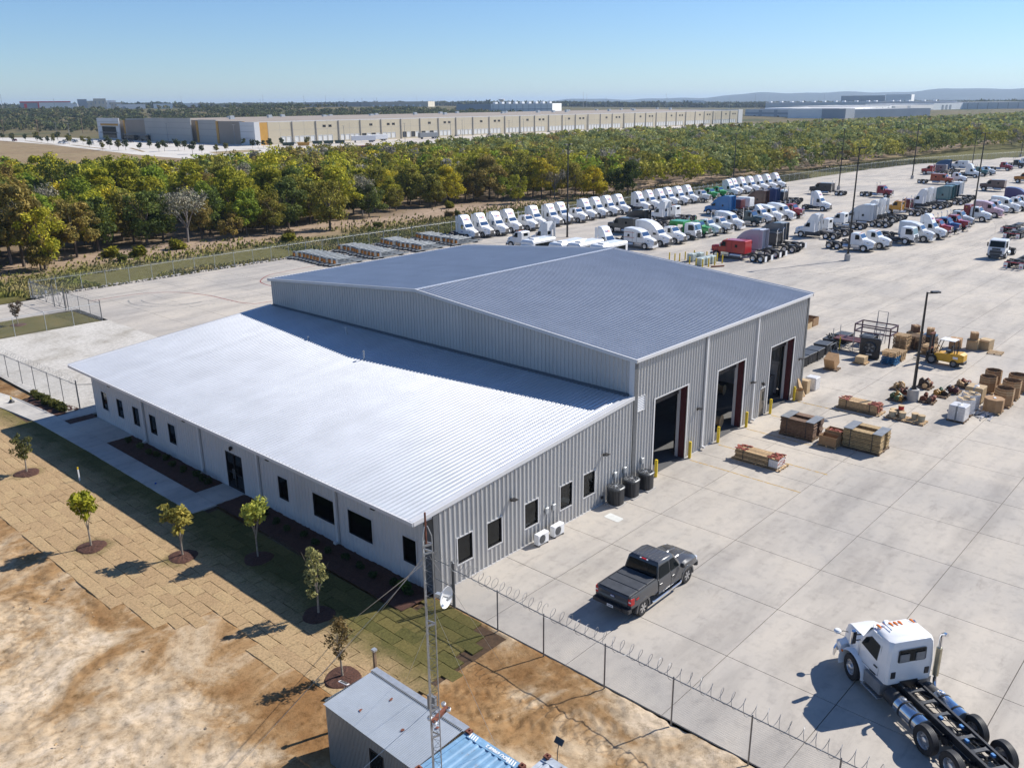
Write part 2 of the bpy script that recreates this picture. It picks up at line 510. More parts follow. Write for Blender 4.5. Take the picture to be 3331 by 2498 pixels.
rl = worn_paint('worn_red_paint', (.28, .045, .04), .6)
def smooth(pts, n=6):
    out = []
    for i in range(len(pts)-1):
        p0, p1, p2, p3 = pts[max(i-1, 0)], pts[i], pts[i+1], pts[min(i+2, len(pts)-1)]
        for k in range(n):
            t = k/n
            out.append(tuple(.5*(2*p1[a]+(p2[a]-p0[a])*t+(2*p0[a]-5*p1[a]+4*p2[a]-p3[a])*t*t+(3*p1[a]-p0[a]-3*p2[a]+p3[a])*t**3) for a in (0, 1)))
    return out+[pts[-1]]
line_strip(smooth([(16.6, 78.1), (20.6, 77.9), (23.4, 77.2), (26, 74.8), (27.5, 70.3), (27.9, 64.1), (28.6, 61.6)])+[(31, 61.3), (40, 61.2)], .14, 'red_line', rl)
line_strip(smooth([(48, 77), (41.1, 76.2), (39.1, 75.5), (37, 73.6), (36.1, 72), (35.7, 68.8), (36, 60)]), .14, 'red_line', rl)
M['scuff'] = worn_paint('tyre_scuff', (.3, .29, .27), .6)
M['track'] = worn_paint('tyre_track', (.38, .365, .34), .38)
for c0, r0, a0, a1 in [((24.5, 72.5), 5.2, 150, 285), ((25.6, 72.3), 4.9, 160, 270), ((150, 8), 8, 190, 300), ((152, 8), 7.6, 195, 300)]:
    line_strip([(c0[0]+r0*math.cos(R(a)), c0[1]+r0*math.sin(R(a))) for a in range(a0, a1, 8)], .22, 'tyre_scuff', M['scuff'], .004)

for pts_ in ([(22, 66), (44, 62), (70, 58), (120, 56), (200, 56)], [(70, 30), (100, 14), (140, 10), (200, 30)]):
    for o_ in (0, 2.0): line_strip(smooth([(x, y+o_) for x, y in pts_], 5), .3, 'tyre_scuff', M['track'], .0035)
# patched square of pale concrete and reflected window diamonds are left to the light; the square is built
mb = MB(); mb.add([(x, y, .007) for x, y in [(11.63, -1.12), (11.72, -1.06), (12.2, -1.08), (12.24, -1.15), (12.17, -2.0), (12.08, -2.08), (11.63, -2.08), (11.57, -2.0)]], [tuple(range(8))])
tag(mb.obj('concrete_patch', mat('pale_patch', (.6, .6, .56), .85, 0, .1, 3)), kind='structure')

# --- gravel lot left of the office
def gravel_mat():
    t = NT('pale_gravel'); p = t.pos()
    a = t.ramp(t.noise(.22, 5, p, .65), [(.3, (.36, .33, .28)), (.5, (.52, .49, .44)), (.7, (.58, .55, .5))])
    b = t.ramp(t.noise(3.2, 5, p, .75), [(.3, (.7, .69, .67)), (.6, (1.05, 1.05, 1.05))])
    t.bump(t.noise(9, 5, p, .8), .5, .04)
    return t.set(t.mix(1, a, b, 'MULTIPLY'), .95, 0, .1)
M['gravel'] = gravel_mat()
gv = MB(); nx, ny = 34, 56
gxs = np.linspace(-1.2, 14, nx); gys = np.linspace(38.4, 66.9, ny)
GX, GY = np.meshgrid(gxs, gys, indexing='ij')
GZ = .012+.05*vnoise(GX*.5, GY*.5, 3)*np.clip((14-GX)/2, 0, 1)
def grid_mesh(name, GX, GY, GZ, m, smooth_=True):
    a, b = GX.shape
    V = np.stack([GX.ravel(), GY.ravel(), GZ.ravel()], 1)
    i, j = np.meshgrid(np.arange(a-1), np.arange(b-1), indexing='ij')
    F = np.stack([i*b+j, (i+1)*b+j, (i+1)*b+j+1, i*b+j+1], -1).reshape(-1, 4)
    return np_mesh(name, V, F, m, smooth_)
tag(link('gravel_lot', grid_mesh('gravel_lot', GX, GY, GZ, M['gravel'])), kind='structure')

def lawn_mat():
    t = NT('mown_grass'); p = t.pos()
    a = t.ramp(t.noise(.35, 5, p, .65), [(.3, (.085, .085, .025)), (.6, (.15, .125, .045)), (.75, (.2, .15, .07))])
    b = t.ramp(t.noise(14, 4, p, .8), [(.3, (.6, .6, .6)), (.7, (1.3, 1.3, 1.2))])
    t.bump(t.noise(18, 4, p, .8), .7, .05)
    return t.set(t.mix(1, a, b, 'MULTIPLY'), .95, 0, .1)
M['grass'] = lawn_mat()
sheet('gate_lawn', [(-60, 66.9), (13.3, 66.9), (13.2, 74.2), (9, 75.0), (-60, 73.9)], -.01, M['grass'])
sheet('verge_strip', [(-60, 84.2), (12, 84.6), (12.4, 87), (-60, 90)], -.015, M['grass'])

# --- foreground earth, displaced
def earth_mat():
    t = NT('bare_earth'); p = t.pos(); x, y, z = t.sep(p)
    d = t.math('MAXIMUM', t.math('SUBTRACT', -9.6, x), t.math('MULTIPLY', t.math('SUBTRACT', -6.2, y), 1.1))
    bias = t.math('MULTIPLY', t.math('DIVIDE', d, 5.0, True), .16)
    n = t.noise(.2, 7, p, .66, .9)
    f = t.math('ADD', t.math('MULTIPLY', n, 1.0), bias)
    c = t.ramp(f, [(.42, (.25, .135, .055)), (.53, (.34, .21, .10)), (.62, (.48, .36, .23)), (.74, (.62, .50, .36))])
    g = t.ramp(t.noise(2.6, 6, p, .78), [(.3, (.48, .44, .38)), (.52, (1, 1, 1)), (.75, (1.15, 1.13, 1.1))])
    c = t.mix(1, c, g, 'MULTIPLY')
    # straw litter
    w = t.ramp(t.noise(16, 3, p, .8), [(.66, (0, 0, 0)), (.74, (1, 1, 1))])
    c = t.mix(t.math('MULTIPLY', w, .35), c, (.5, .34, .13))
    t.bump(t.noise(7, 6, p, .8), .6, .06)
    return t.set(c, .95, 0, .1)
M['earth'] = earth_mat()
gxs = np.arange(-24, -.12, .105); gys = np.concatenate([np.arange(-27, 32, .105), np.arange(32, 70, .5)])
GX, GY = np.meshgrid(gxs, gys, indexing='ij')
GZ = -.06+.12*(vnoise(GX*.45, GY*.45, 1)-.5)+.09*(vnoise(GX*1.5, GY*1.5, 2)-.5)+.08*(vnoise(GX*3.4, GY*3.4, 4)-.5)
amp = sstep(-9.5, -12, GX)+sstep(-6, -7.5, GY)
amp = np.clip(amp, .25, 1)
GZ = GZ*amp
# tyre tracks with lugs
def track(x0, y0, x1, y1, w=.34, curve=0.0):
    global GZ
    d = np.array([x1-x0, y1-y0]); L = np.hypot(*d); d = d/L; n = np.array([-d[1], d[0]])
    s = (GX-x0)*d[0]+(GY-y0)*d[1]; o = (GX-x0)*n[0]+(GY-y0)*n[1]-curve*np.sin(np.clip(s/L, 0, 1)*np.pi)
    m = ((s > 0) & (s < L))*np.exp(-(o/w)**4)
    GZ += m*(-.04+.055*(np.sin(s*2*np.pi/.42+np.abs(o)*9) > 0))
for a in [(-13.5, 14, -17, -2), (-14.2, 14, -17.7, -2), (-11.2, 3, -12.8, -6, .34, .6), (-5.5, -5.4, -2.2, -14.5, .34, .4), (-4.6, -5.0, -1.2, -14, .34, .4), (-11, 20, -16, 9, .34, 1), (-6.6, -6, -5.5, -14, .3, -.3)]:
    track(*a)
GZ -= .10*((GX > np.where(GY > 10.3, -10.2, np.where(GY > 7, -9.5, -7.6))) & (GX < -.3) & (GY > -4.8) & (GY < 70))
tag(link('bare_earth', grid_mesh('bare_earth', GX, GY, GZ, M['earth'])), kind='structure')

# small litter of stones and clods on the bare earth
lit = MB()
for k in range(300):
    x = rnd.uniform(-19, -1.5); y = rnd.uniform(-22, 22)
    if x > -10.6 and y > -5.4: continue
    s = rnd.choice([.02, .025, .03, .05])*rnd.uniform(.6, 1.4)
    q = Matrix.Translation((x, y, -.02)) @ Matrix.Rotation(rnd.uniform(0, 6), 4, 'Z') @ Matrix.Rotation(rnd.uniform(-.4, .4), 4, 'X')
    lit.box(-s, s, -s*.6, s*.6, -s*.3, s*.6, 0 if rnd.random() < .6 else 1, q)
tag(lit.obj('scattered_stones', [mat('stone', (.36, .27, .18), .9, 0, .2, 9), M['wood']]), kind='stuff')

# --- walk, patio, mulch beds along the office front
front_walk = tag(MB().add([(-3.6, 16.4, -.04), (0, 16.4, -.04), (0, 39.4, -.04), (-3.6, 39.4, -.04)], [(0, 1, 2, 3)]).obj('front_walk', M['joint']), kind='structure')
def walk(poly, z=.05):
    b = MB(); n = len(poly)
    b.add([(x, y, z) for x, y in poly]+[(x, y, -.1) for x, y in poly], [tuple(range(n))]+[(i, (i+1) % n, n+(i+1) % n, n+i) for i in range(n)])
    b.obj('walk_slab', M['walk'], front_walk)
walk([(-3.32, 16.5), (-1.88, 16.5), (-1.88, 18.85), (-3.32, 18.85)])
walk([(-1.86, 16.5), (-.04, 16.5), (-.04, 18.85), (-1.86, 18.85)])
for k in range(8): walk([(-3.32, 18.87+1.515*k), (-1.88, 18.87+1.515*k), (-1.88, 18.87+1.515*k+1.5), (-3.32, 18.87+1.515*k+1.5)])
walk([(-3.34, 31.0), (-1.88, 31.0), (-1.88, 33.8), (-3.38, 33.8)]); walk([(-3.38, 33.82), (-1.88, 33.82), (-1.88, 36.6), (-3.42, 36.6)])
walk([(-1.86, 30.97), (-.04, 30.97), (-.04, 33.8), (-1.86, 33.8)]); walk([(-1.86, 33.82), (-.04, 33.82), (-.04, 36.6), (-1.86, 36.6)])
walk([(-3.42, 36.62), (-2.02, 36.62), (-2.02, 39.1), (-3.48, 39.1)]); walk([(-2.0, 37.72), (.9, 37.72), (.9, 39.1), (-2.0, 39.1)])
walk([(-3.48, 39.12), (-1.98, 39.12), (-2.1, 42), (-3.75, 42)]); walk([(-3.75, 42.02), (-2.1, 42.02), (-2.3, 44.9), (-4.1, 44.9)])
walk([(-4.1, 44.92), (-2.3, 44.92), (-2.6, 47.5), (-4.9, 47.2)]); walk([(-4.9, 47.22), (-2.62, 47.52), (-4.2, 56), (-6.6, 55.4)])

def bed(poly, name='mulch_bed'):
    xs = [p[0] for p in poly]; ys = [p[1] for p in poly]
    nx = max(3, int((max(xs)-min(xs))/.12)); ny = max(3, int((max(ys)-min(ys))/.12))
    a, b = np.meshgrid(np.linspace(0, 1, nx), np.linspace(0, 1, ny), indexing='ij')
    P = np.array(poly)
    Q = ((1-a)*(1-b))[..., None]*P[0]+(a*(1-b))[..., None]*P[1]+(a*b)[..., None]*P[2]+((1-a)*b)[..., None]*P[3]
    Z = .0+.05*vnoise(Q[..., 0]*5, Q[..., 1]*5, 7)+.03*vnoise(Q[..., 0]*13, Q[..., 1]*13, 8)
    tag(link(name, grid_mesh(name, Q[..., 0], Q[..., 1], Z, M['mulch'])), kind='structure')
bed([(-1.86, 18.9), (-.03, 18.9), (-.03, 30.93), (-1.86, 30.93)])
bed([(-1.98, 36.64), (-.03, 36.64), (-.03, 37.7), (-1.98, 37.7)])
bed([(-2.0, .1), (-.03, .1), (-.03, 16.45), (-1.9, 16.45)])
bed([(-1.95, 39.15), (-.15, 39.4), (-.85, 46.1), (-2.2, 45.0)])

# --- sod laid in rolls
def sod_mat():
    t = NT('sod'); p = t.pos(); x, y, z = t.sep(p)
    g = t.new('ShaderNodeNewGeometry'); oi = t.new('ShaderNodeObjectInfo')
    rv = t.math('FRACT', t.math('ADD', g.outputs['Random Per Island'], oi.outputs['Random']))
    tone = t.ramp(rv, [(0, (.41, .28, .155)), (.5, (.44, .305, .168)), (1, (.465, .33, .18))])
    gr = t.mix(rv, (.075, .082, .022), (.13, .115, .035))
    # green where it is watered: round the trees and in the corner by the fence
    n = t.noise(.5, 5, p, .7)
    w_shade = t.math('MULTIPLY', t.math('ADD', x, 7.0), .3)  # building's shade painted into the sod as darker green towards the wall
    dy = t.math('ABSOLUTE', t.math('ADD', y, 3.0)); w2 = t.math('SUBTRACT', .75, t.math('MULTIPLY', dy, .22)); w2 = t.math('MULTIPLY', w2, t.math('DIVIDE', t.math('ADD', x, 6.0), 3.0, True))
    f = t.math('ADD', t.math('MAXIMUM', w_shade, w2), t.math('SUBTRACT', n, .55))
    for tx, ty in ((-8.78, 16.88), (-6.4, 12.2), (-3.7, 9.3), (-7.4, 29.7)):
        dd = t.math('SQRT', t.math('ADD', t.math('POWER', t.math('SUBTRACT', x, tx), 2), t.math('POWER', t.math('SUBTRACT', y, ty), 2)))
        f = t.math('MAXIMUM', f, t.math('ADD', t.math('SUBTRACT', .85, t.math('MULTIPLY', dd, .5)), t.math('MULTIPLY', t.math('SUBTRACT', n, .5), 1.2)))
    c = t.mix(t.ramp(f, [(.25, (0, 0, 0)), (.85, (.9, .9, .9))]), tone, gr)
    b = t.ramp(t.noise(9, 5, p, .8), [(.3, (.5, .5, .46)), (.52, (1, 1, 1)), (.72, (1.3, 1.26, 1.18))])
    c = t.mix(1, c, b, 'MULTIPLY')
    t.bump(t.noise(26, 4, p, .8), .8, .04)
    return t.set(c, .95, 0, .1)
M['sod'] = sod_mat()
lawn = tag(sheet('lawn', [(-7.85, -5), (-.25, -5), (-.25, 0), (-2, .1), (-2, 16.4), (-3.3, 16.5), (-3.5, 39), (-4.2, 45), (-6.9, 56), (-8, 62), (-14, 60), (-12.8, 44), (-10.7, 24), (-10.4, 10), (-9.7, 10), (-9.7, 7), (-8.4, 6.9), (-7.8, 6.3)], -.06, mat('soil_under_sod', (.07, .04, .02), .95, 0, .3, 6)), kind='structure')
def sod_edge(y):
    if y < -5.2: return 99
    if y < 6.4: return -7.9-.12*math.sin(y)
    if y < 6.95: return -8.55
    if y < 7.4: return -9.3
    if y < 10.05: return -9.85
    if y < 24: return -10.55-.12*math.sin(y*.7)
    return -10.8-(y-24)*.11
def sod_in(x, y):
    if x < sod_edge(y): return False
    if y < .1: return x < -.45-(max(0, -y-3.2))*.9 and x > -7.95
    if y < 16.5: return x < -2.0
    if y < 39: return x < -3.4
    if y < 47: return x < -3.6-(y-39)*.1
    return x < -4.9-(y-47)*.22 and y < 62
sods = []
row = 0; xx = -15.0
while xx < -.4:
    yy = -5.2+(row % 2)*.62+rnd.uniform(-.1, .1)
    while yy < 62:
        if sod_in(xx+.3, yy+.62) and (yy > -5.25): sods.append((xx, yy))
        yy += 1.245
    xx += .615; row += 1
def sod_piece(mb, x, y, s, L=1.225, W=.6):
    r = random.Random(s); pts = []
    for (u, v) in ((0, 0), (.5, 0), (1, 0), (1, .5), (1, 1), (.5, 1), (0, 1), (0, .5)):
        pts.append((x+u*W+r.uniform(-.018, .018), y+v*L+r.uniform(-.02, .02), r.uniform(-.006, .012)))
    c = (x+W/2, y+L/2, .012)
    n = 8
    mb.add(pts+[c]+[(p[0], p[1], -.06) for p in pts], [(i, (i+1) % n, 8) for i in range(n)]+[(i, 9+i, 9+(i+1) % n, (i+1) % n) for i in range(n)])
sods.sort(key=lambda q: (in_view(q[0], q[1], 0, .1) or (0, 0, 1e9))[2])
sod_var = []
for s in range(6):
    b = MB(); sod_piece(b, 0, 0, 50+s); sod_var.append(b.mesh('sod_piece', M['sod']))
sm = MB()
for k, (x, y) in enumerate(sods):
    if k < 295:
        o = link('sod_piece', sod_var[k % 6], lawn, (x, y, rnd.uniform(-.003, .006)))
        o.rotation_euler = (rnd.uniform(-.01, .01), rnd.uniform(-.015, .015), rnd.uniform(-.012, .012))
    else: sod_piece(sm, x, y, k)
tag(sm.obj('sod_pieces', M['sod'], lawn), kind='stuff')

# --- verge and fields beyond the back fence
def verge_mat():
    t = NT('verge_ground'); p = t.pos(); x, y, z = t.sep(p)
    yy = t.math('ADD', y, t.math('MULTIPLY', t.math('SUBTRACT', t.noise(.06, 4, p), .5), 22))
    k = t.math('DIVIDE', t.math('SUBTRACT', yy, 86), 40, True)
    c = t.ramp(k, [(0, (.12, .115, .04)), (.28, (.13, .12, .045)), (.42, (.3, .225, .15)), (.62, (.36, .27, .2)), (.85, (.2, .15, .1))])
    b = t.ramp(t.noise(.9, 6, p, .75), [(.3, (.6, .6, .55)), (.6, (1.15, 1.12, 1.1))])
    return t.set(t.mix(1, c, b, 'MULTIPLY'), .95, 0, .1)
sheet('verge', [(-120, 84), (12.9, 85.6), (198, 84.3), (300, 80), (372, 60), (520, 60), (520, 130), (-120, 150)], -.03, verge_mat())
sheet('forest_floor', [(-150, 112), (60, 106), (200, 84), (500, 62), (1500, 60), (1500, 350), (400, 370), (150, 340), (-150, 290)], -.045, mat('leaf_litter', (.11, .075, .045), .95, 0, .4, .3))
def dryfield():
    t = NT('dry_field'); p = t.pos()
    a = t.ramp(t.noise(.025, 5, p, .65), [(.3, (.2, .14, .08)), (.55, (.29, .215, .125)), (.75, (.17, .14, .065))])
    b = t.ramp(t.noise(.4, 5, p, .75), [(.3, (.7, .7, .65)), (.6, (1.1, 1.1, 1.1))])
    return t.set(t.mix(1, a, b, 'MULTIPLY'), .95, 0, .1)
M['dryfield'] = dryfield()
sheet('dry_field', [(-150, 200), (70, 255), (110, 222), (150, 240), (190, 255), (184, 316), (169, 345), (172, 395), (195, 560), (203, 674), (160, 800), (-150, 800)], -.03, M['dryfield'])
M['lot'] = mat('car_park_concrete', (.56, .52, .46), .9, 0, .1, .05)
lotz = .0
sheet('car_park', [(169, 345), (184, 316), (262, 340), (262, 470), (255, 690), (215, 760), (203, 674), (195, 560), (172, 395)], lotz, M['lot'])
sheet('truck_court', [(225, 352), (262.1, 362), (900, 375), (1000, 400), (1000, 446), (262.1, 431.5)], .02, mat('court_concrete', (.5, .45, .39), .9, 0, .1, .05))
sheet('lot_island', [(196, 362), (226, 372), (232, 392), (205, 388)], .03, mat('dry_turf', (.3, .23, .12), .95, 0, .15, .3))
sheet('lot_island', [(262, 345), (420, 352), (420, 362), (262, 353)], .03, M['dryfield'])
for a in ((186, 420, 202, 470), (188, 470, 200, 545), (196, 560, 210, 650)):
    sheet('lot_island', [(a[0], a[1]), (a[0]+2, a[1]), (a[2]+2, a[3]), (a[2], a[3])], .03, M['dryfield'])
sheet('perimeter_road', [(1000, 385), (1090, 392), (1500, 420), (1800, 380), (1800, 365), (1500, 404), (1090, 380), (1000, 375)], .0, M['lot'])

# ------------------------------------------------------------------ the metal building
def sheet_metal(name, col, rough=.38, metal=.0, var=.05):
    t = NT(name); p = t.pos(); oi = t.new('ShaderNodeObjectInfo')
    k = t.ramp(oi.outputs['Random'], [(0, (.97, .97, .97)), (1, (1.02, 1.02, 1.02))])
    s = t.ramp(t.noise(.5, 4, p), [(.3, (1-var,)*3), (.7, (1+var*.4,)*3)])
    mp = t.new('ShaderNodeMapping'); mp.inputs['Scale'].default_value = (6, 6, .5); t.ln(p, mp.inputs[0])
    st = t.ramp(t.noise(1.2, 4, mp.outputs[0], .7), [(.3, (.95, .95, .94)), (.6, (1, 1, 1))])
    c = t.mix(1, k, s, 'MULTIPLY'); c = t.mix(1, c, st, 'MULTIPLY'); c = t.mix(1, c, col, 'MULTIPLY')
    return t.set(c, rough, metal, .5)
M['wall_light'] = sheet_metal('light_siding', (.60, .585, .57))
M['wall_grey'] = sheet_metal('grey_siding', (.51, .50, .48), .4, .15)
M['roofing'] = sheet_metal('galvalume_roofing', (.55, .565, .59), .38, .36, .08)
M['trim'] = sheet_metal('light_trim', (.64, .63, .62), .4)
M['trimdark'] = mat('charcoal_trim', (.13, .135, .14), .5, .2, .1)
M['winframe'] = mat('bronze_window_frame', (.016, .016, .018), .4, .3, .1)
M['blind'] = mat('roller_blind', (.32, .38, .36), .8, 0, .1)
M['plaster'] = mat('interior_wall', (.5, .48, .44), .9, 0, .05)
M['doorpaint'] = mat('taupe_door_paint', (.17, .145, .115), .5, 0, .06)

bld = thing('industrial_building', 'long light metal building with low office wing and tall three door workshop', 'metal building')

_panel = {}
def rib_d(u, pitch, h):
    m = u % pitch
    if m < .03: return h*m/.03
    if m < .07: return h
    if m < .10: return h*(.10-m)/.03
    return 0.0
def wall(parent, org, rz, length, zb, ztop, openings, m, h=.05, pitch=.305, pw=.915, name='wall_panel', d0=0.0):
    """ribbed wall panels; local x along the wall, local -y outward"""
    n = int(math.ceil(length/pw-1e-6))
    for k in range(n):
        a, b = k*pw, min((k+1)*pw, length)
        us = set([a, b])
        q = math.floor(a/pitch)*pitch
        while q < b:
            for e in (0, .03, .07, .10, .19, .205, .22):
                if a < q+e < b: us.add(q+e)
            q += pitch
        ops = [o for o in openings if o[0] < b-1e-4 and o[1] > a+1e-4]
        for o in ops:
            for e in o[:2]:
                if a < e < b: us.add(e)
        us = sorted(us)
        key = (round(b-a, 3), round(ztop(a), 3), round(ztop(b), 3), round(zb, 3), m.name, h, tuple(ops) if ops else 0, k if ops else 0)
        if key not in _panel:
            mb = MB()
            for i in range(len(us)-1):
                u0, u1 = us[i], us[i+1]
                if u1-u0 < 1e-5: continue
                mid = (u0+u1)/2
                def D(u):
                    mm = u % pitch
                    return -rib_d(u+1e-9 if u < mid else u-1e-9, pitch, h) - (.008 if abs(mm-.205) < .004 else 0) - d0
                iv = [(zb, None)]
                for o in ops:
                    if o[0] < mid < o[1]:
                        nv = []
                        for (s, e) in iv:
                            if o[2] > s+1e-4: nv.append((s, o[2]))
                            nv.append((o[3], e))
                        iv = nv
                for s, e in iv:
                    t0 = ztop(u0) if e is None else e; t1 = ztop(u1) if e is None else e
                    mb.quad((u0-a, D(u0), s), (u1-a, D(u1), s), (u1-a, D(u1), t1), (u0-a, D(u0), t0))
            _panel[key] = mb.mesh(name, m) if mb.v else None
        if _panel[key] is None: continue
        off = Vector((math.cos(rz)*a, math.sin(rz)*a, 0))
        link(name, _panel[key], parent, Vector((org[0], org[1], 0))+off, rz)

OL, WD, ML, GL = 36.74, 15.76, 38.70, 36.92
EX, EZ, HZ = -1.21, 4.18, 5.68
def office_z(x): return EZ+(x-EX)*(HZ-EZ)/(WD-EX)

# openings: along the front wall u is measured from the far left end
front_y = [(34.36, 35.31), (31.87, 32.82), (29.43, 30.38), (26.97, 27.92), (24.38, 25.33), (11.76, 12.71), (7.53, 9.45), (4.5, 6.42), (1.24, 2.2)]
fo = [(OL-b, OL-a, 1.02, 2.37) for a, b in front_y]+[(OL-18.27, OL-16.5, .06, 2.36)]
wall(bld, (0, OL), R(-90), OL, .03, lambda u: office_z(0)-.12, fo, M['wall_light'], h=.03)
end_x = [(1.45, 2.44), (3.47, 4.5), (6.24, 7.27), (9.1, 10.11), (11.11, 12.14)]
wall(bld, (.02, 0), 0, WD-.02, .03, lambda u: office_z(u)-.12, [(a-.02, b-.02, .98, 2.35) for a, b in end_x], M['wall_grey'])
bays = [(17.98, 21.68), (25.42, 29.08), (32.98, 36.72)]
wall(bld, (WD+.01, 0), 0, ML-WD-.02, .03, lambda u: 7.86, [(a-WD-.01, b-WD-.01, .03, 4.96) for a, b in bays]+[(31.65-WD-.01, 32.58-WD-.01, .03, 2.17), (16.1-WD, 16.86-WD, 4.66, 5.58)], M['wall_grey'])
ridge = lambda y: 9.42-abs(y-GL/2)*(9.42-7.84)/(GL/2)
wall(bld, (WD, GL), R(-90), GL, HZ-.05, lambda u: ridge(GL-u), [], M['wall_grey'], d0=.0)
wall(bld, (WD, OL), R(180), WD-.03, .03, lambda u: office_z(WD-u)-.12, [], M['wall_grey'])
wall(bld, (ML, GL), R(180), ML-WD, .03, lambda u: 7.86, [], M['wall_grey'])
wall(bld, (ML, 0), R(90), GL, .03, lambda u: ridge(u), [(4, 7.7, .03, 4.96)], M['wall_grey'])

def roof_panel(parent, P0, P1, across, w, m, name='roof_panel', pitch=.305, h=.05):
    """ribbed sheet from eave point P0 to top P1, ribs along the slope"""
    P0, P1, ac = Vector(P0), Vector(P1), Vector(across)
    nrm = (P1-P0).cross(ac).normalized()
    if nrm.z < 0: nrm = -nrm
    us = []
    q = 0.0
    while q < w-1e-6:
        us += [(q, 0), (q+.1*pitch, h), (q+.24*pitch, h), (q+.34*pitch, 0), (q+.62*pitch, 0), (q+.66*pitch, .22*h), (q+.70*pitch, 0)]
        q += pitch
    us = [u for u in us if u[0] <= w]+[(w, 0)]
    mb = MB()
    for (u0, d0), (u1, d1) in zip(us[:-1], us[1:]):
        a, b = ac*u0+nrm*d0, ac*u1+nrm*d1
        mb.quad(P0+a, P0+b, P1+b, P1+a)
    # turned-down end at the eave
    return mb.mesh(name, m)
base = roof_panel(bld, (EX, 0, EZ+.02), (WD-.02, 0, HZ+.02), (0, 1, 0), .915, M['roofing'])
y = -.02; k = 0
while y < 37.1:
    link('roof_panel', base, bld, (0, y, 0)); y += .915
n_off = k
for sgn in (0, 1):
    e0 = (-.02, -.12, 7.93) if sgn == 0 else (-.02, GL+.12, 7.93)
    pm = roof_panel(bld, (0, e0[1], 7.945), (0, GL/2, 9.505), (1, 0, 0), .915, M['roofing'])
    x = WD-.14
    while x < ML+.02:
        link('roof_panel', pm, bld, (x, 0, 0)); x += .915
# roof deck under the sheets closes the inside
mb = MB()
mb.quad((EX, -.02, EZ-.06), (WD, -.02, HZ-.06), (WD, 37.12, HZ-.06), (EX, 37.12, EZ-.06))
mb.quad((EX+.01, -.015, EZ+.015), (WD, -.015, HZ+.015), (WD, 37.11, HZ+.015), (EX+.01, 37.11, EZ+.015))
mb.quad((WD-.1, -.1, 7.86), (ML+.1, -.1, 7.86), (ML+.1, GL/2, 9.42), (WD-.1, GL/2, 9.42))
mb.quad((WD-.1, GL+.1, 7.86), (ML+.1, GL+.1, 7.86), (ML+.1, GL/2, 9.42), (WD-.1, GL/2, 9.42))
mb.obj('roof_deck', M['wall_light'], bld)

# trims, gutters, ridge cap
def part_box(name, m, *a, parent=None): return MB().box(*a).obj(name, m, parent or bld)
mb = MB()
mb.prism([(EX-.1, EZ+.05), (EX-.1, EZ-.12), (EX+.03, EZ-.12), (EX+.03, EZ-.02), (EX+.0, EZ+.05)], -.08, 37.16, 'y')
mb.obj('eave_gutter', M['trim'], bld)
for ya, yb, zt in ((-.1, .22, .06), (36.95, 37.17, .06)):
    mb = MB(); mb.loft([[(x, ya, office_z(x)-.14), (x, yb, office_z(x)-.0 if ya > 0 else office_z(x)-.02), (x, yb, office_z(x)+zt+.01), (x, ya, office_z(x)+zt)] for x in (EX-.02, WD-.03)])
    mb.obj('rake_trim', M['trim'], bld)
# overhang end plate where the eave runs past the front wall
mb = MB(); mb.prism([(-.02, 4.16), (EX+.02, 4.06), (EX+.02, 4.0), (-.02, 3.98)], -.02, .03, 'y'); mb.obj('soffit_end', M['trim'], bld)
mb = MB(); mb.quad((EX, .0, 4.055), (-.02, .0, 4.12), (-.02, OL, 4.12), (EX, OL, 4.055)); mb.obj('soffit', M['wall_light'], bld)
MB().prism([(-.13, 7.98), (-.27, 7.98), (-.27, 7.80), (-.13, 7.80)], WD-.16, ML+.14, 'x').obj('eave_gutter', M['trim'], bld)
mb = MB(); mb.prism([(GL+.13, 7.98), (GL+.27, 7.98), (GL+.27, 7.80), (GL+.13, 7.80)], WD-.16, ML+.14, 'x')
mb.obj('eave_gutter', M['trim'], bld)
for xa, xb in ((WD-.2, WD-.12), (ML+.06, ML+.14)):
    mb = MB(); mb.loft([[(xa, yy, z-.16), (xb, yy, z-.16), (xb, yy, z+.05), (xa, yy, z+.05)] for yy, z in ((-.27, 7.94), (GL/2, 9.52), (GL+.27, 7.94))])
    mb.obj('rake_trim', M['trim'], bld)
mb = MB(); mb.prism([(GL/2-.22, 9.525), (GL/2, 9.56), (GL/2+.22, 9.525), (GL/2, 9.53)], WD-.18, ML+.12, 'x'); mb.obj('ridge_cap', M['roofing'], bld)
mb = MB(); mb.prism([(WD-.22, HZ+.045), (WD-.04, HZ+.16), (WD-.035, HZ+.02)], .25, 36.9, 'y'); mb.obj('wall_flashing', M['trimdark'], bld)
mb = MB(); mb.box(-.06, .26, -.06, -.04, .03, 4.12); mb.box(-.06, -.045, -.06, .62, .03, 4.1); mb.obj('corner_trim', M['trimdark'], bld)
mb = MB(); mb.box(WD-.06, WD+.22, -.075, -.045, .03, 7.8); mb.obj('corner_trim', M['trimdark'], bld); MB().box(WD-.075, WD-.062, -.06, .3, 5.7, 7.8).obj('corner_trim', M['trim'], bld)
mb = MB(); mb.box(ML-.2, ML+.06, -.075, -.045, .03, 7.8); mb.obj('corner_trim', M['trimdark'], bld)
mb = MB(); mb.box(-.05, -.02, .62, OL, -.05, .045); mb.box(0, WD, -.05, -.02, -.05, .045); mb.box(WD, 17.98, -.05, -.02, -.05, .045); mb.box(21.68, 25.42, -.05, -.02, -.05, .045); mb.box(29.08, 31.65, -.05, -.02, -.05, .045); mb.box(36.72, ML, -.05, -.02, -.05, .045)
mb.obj('base_trim', M['trim'], bld)

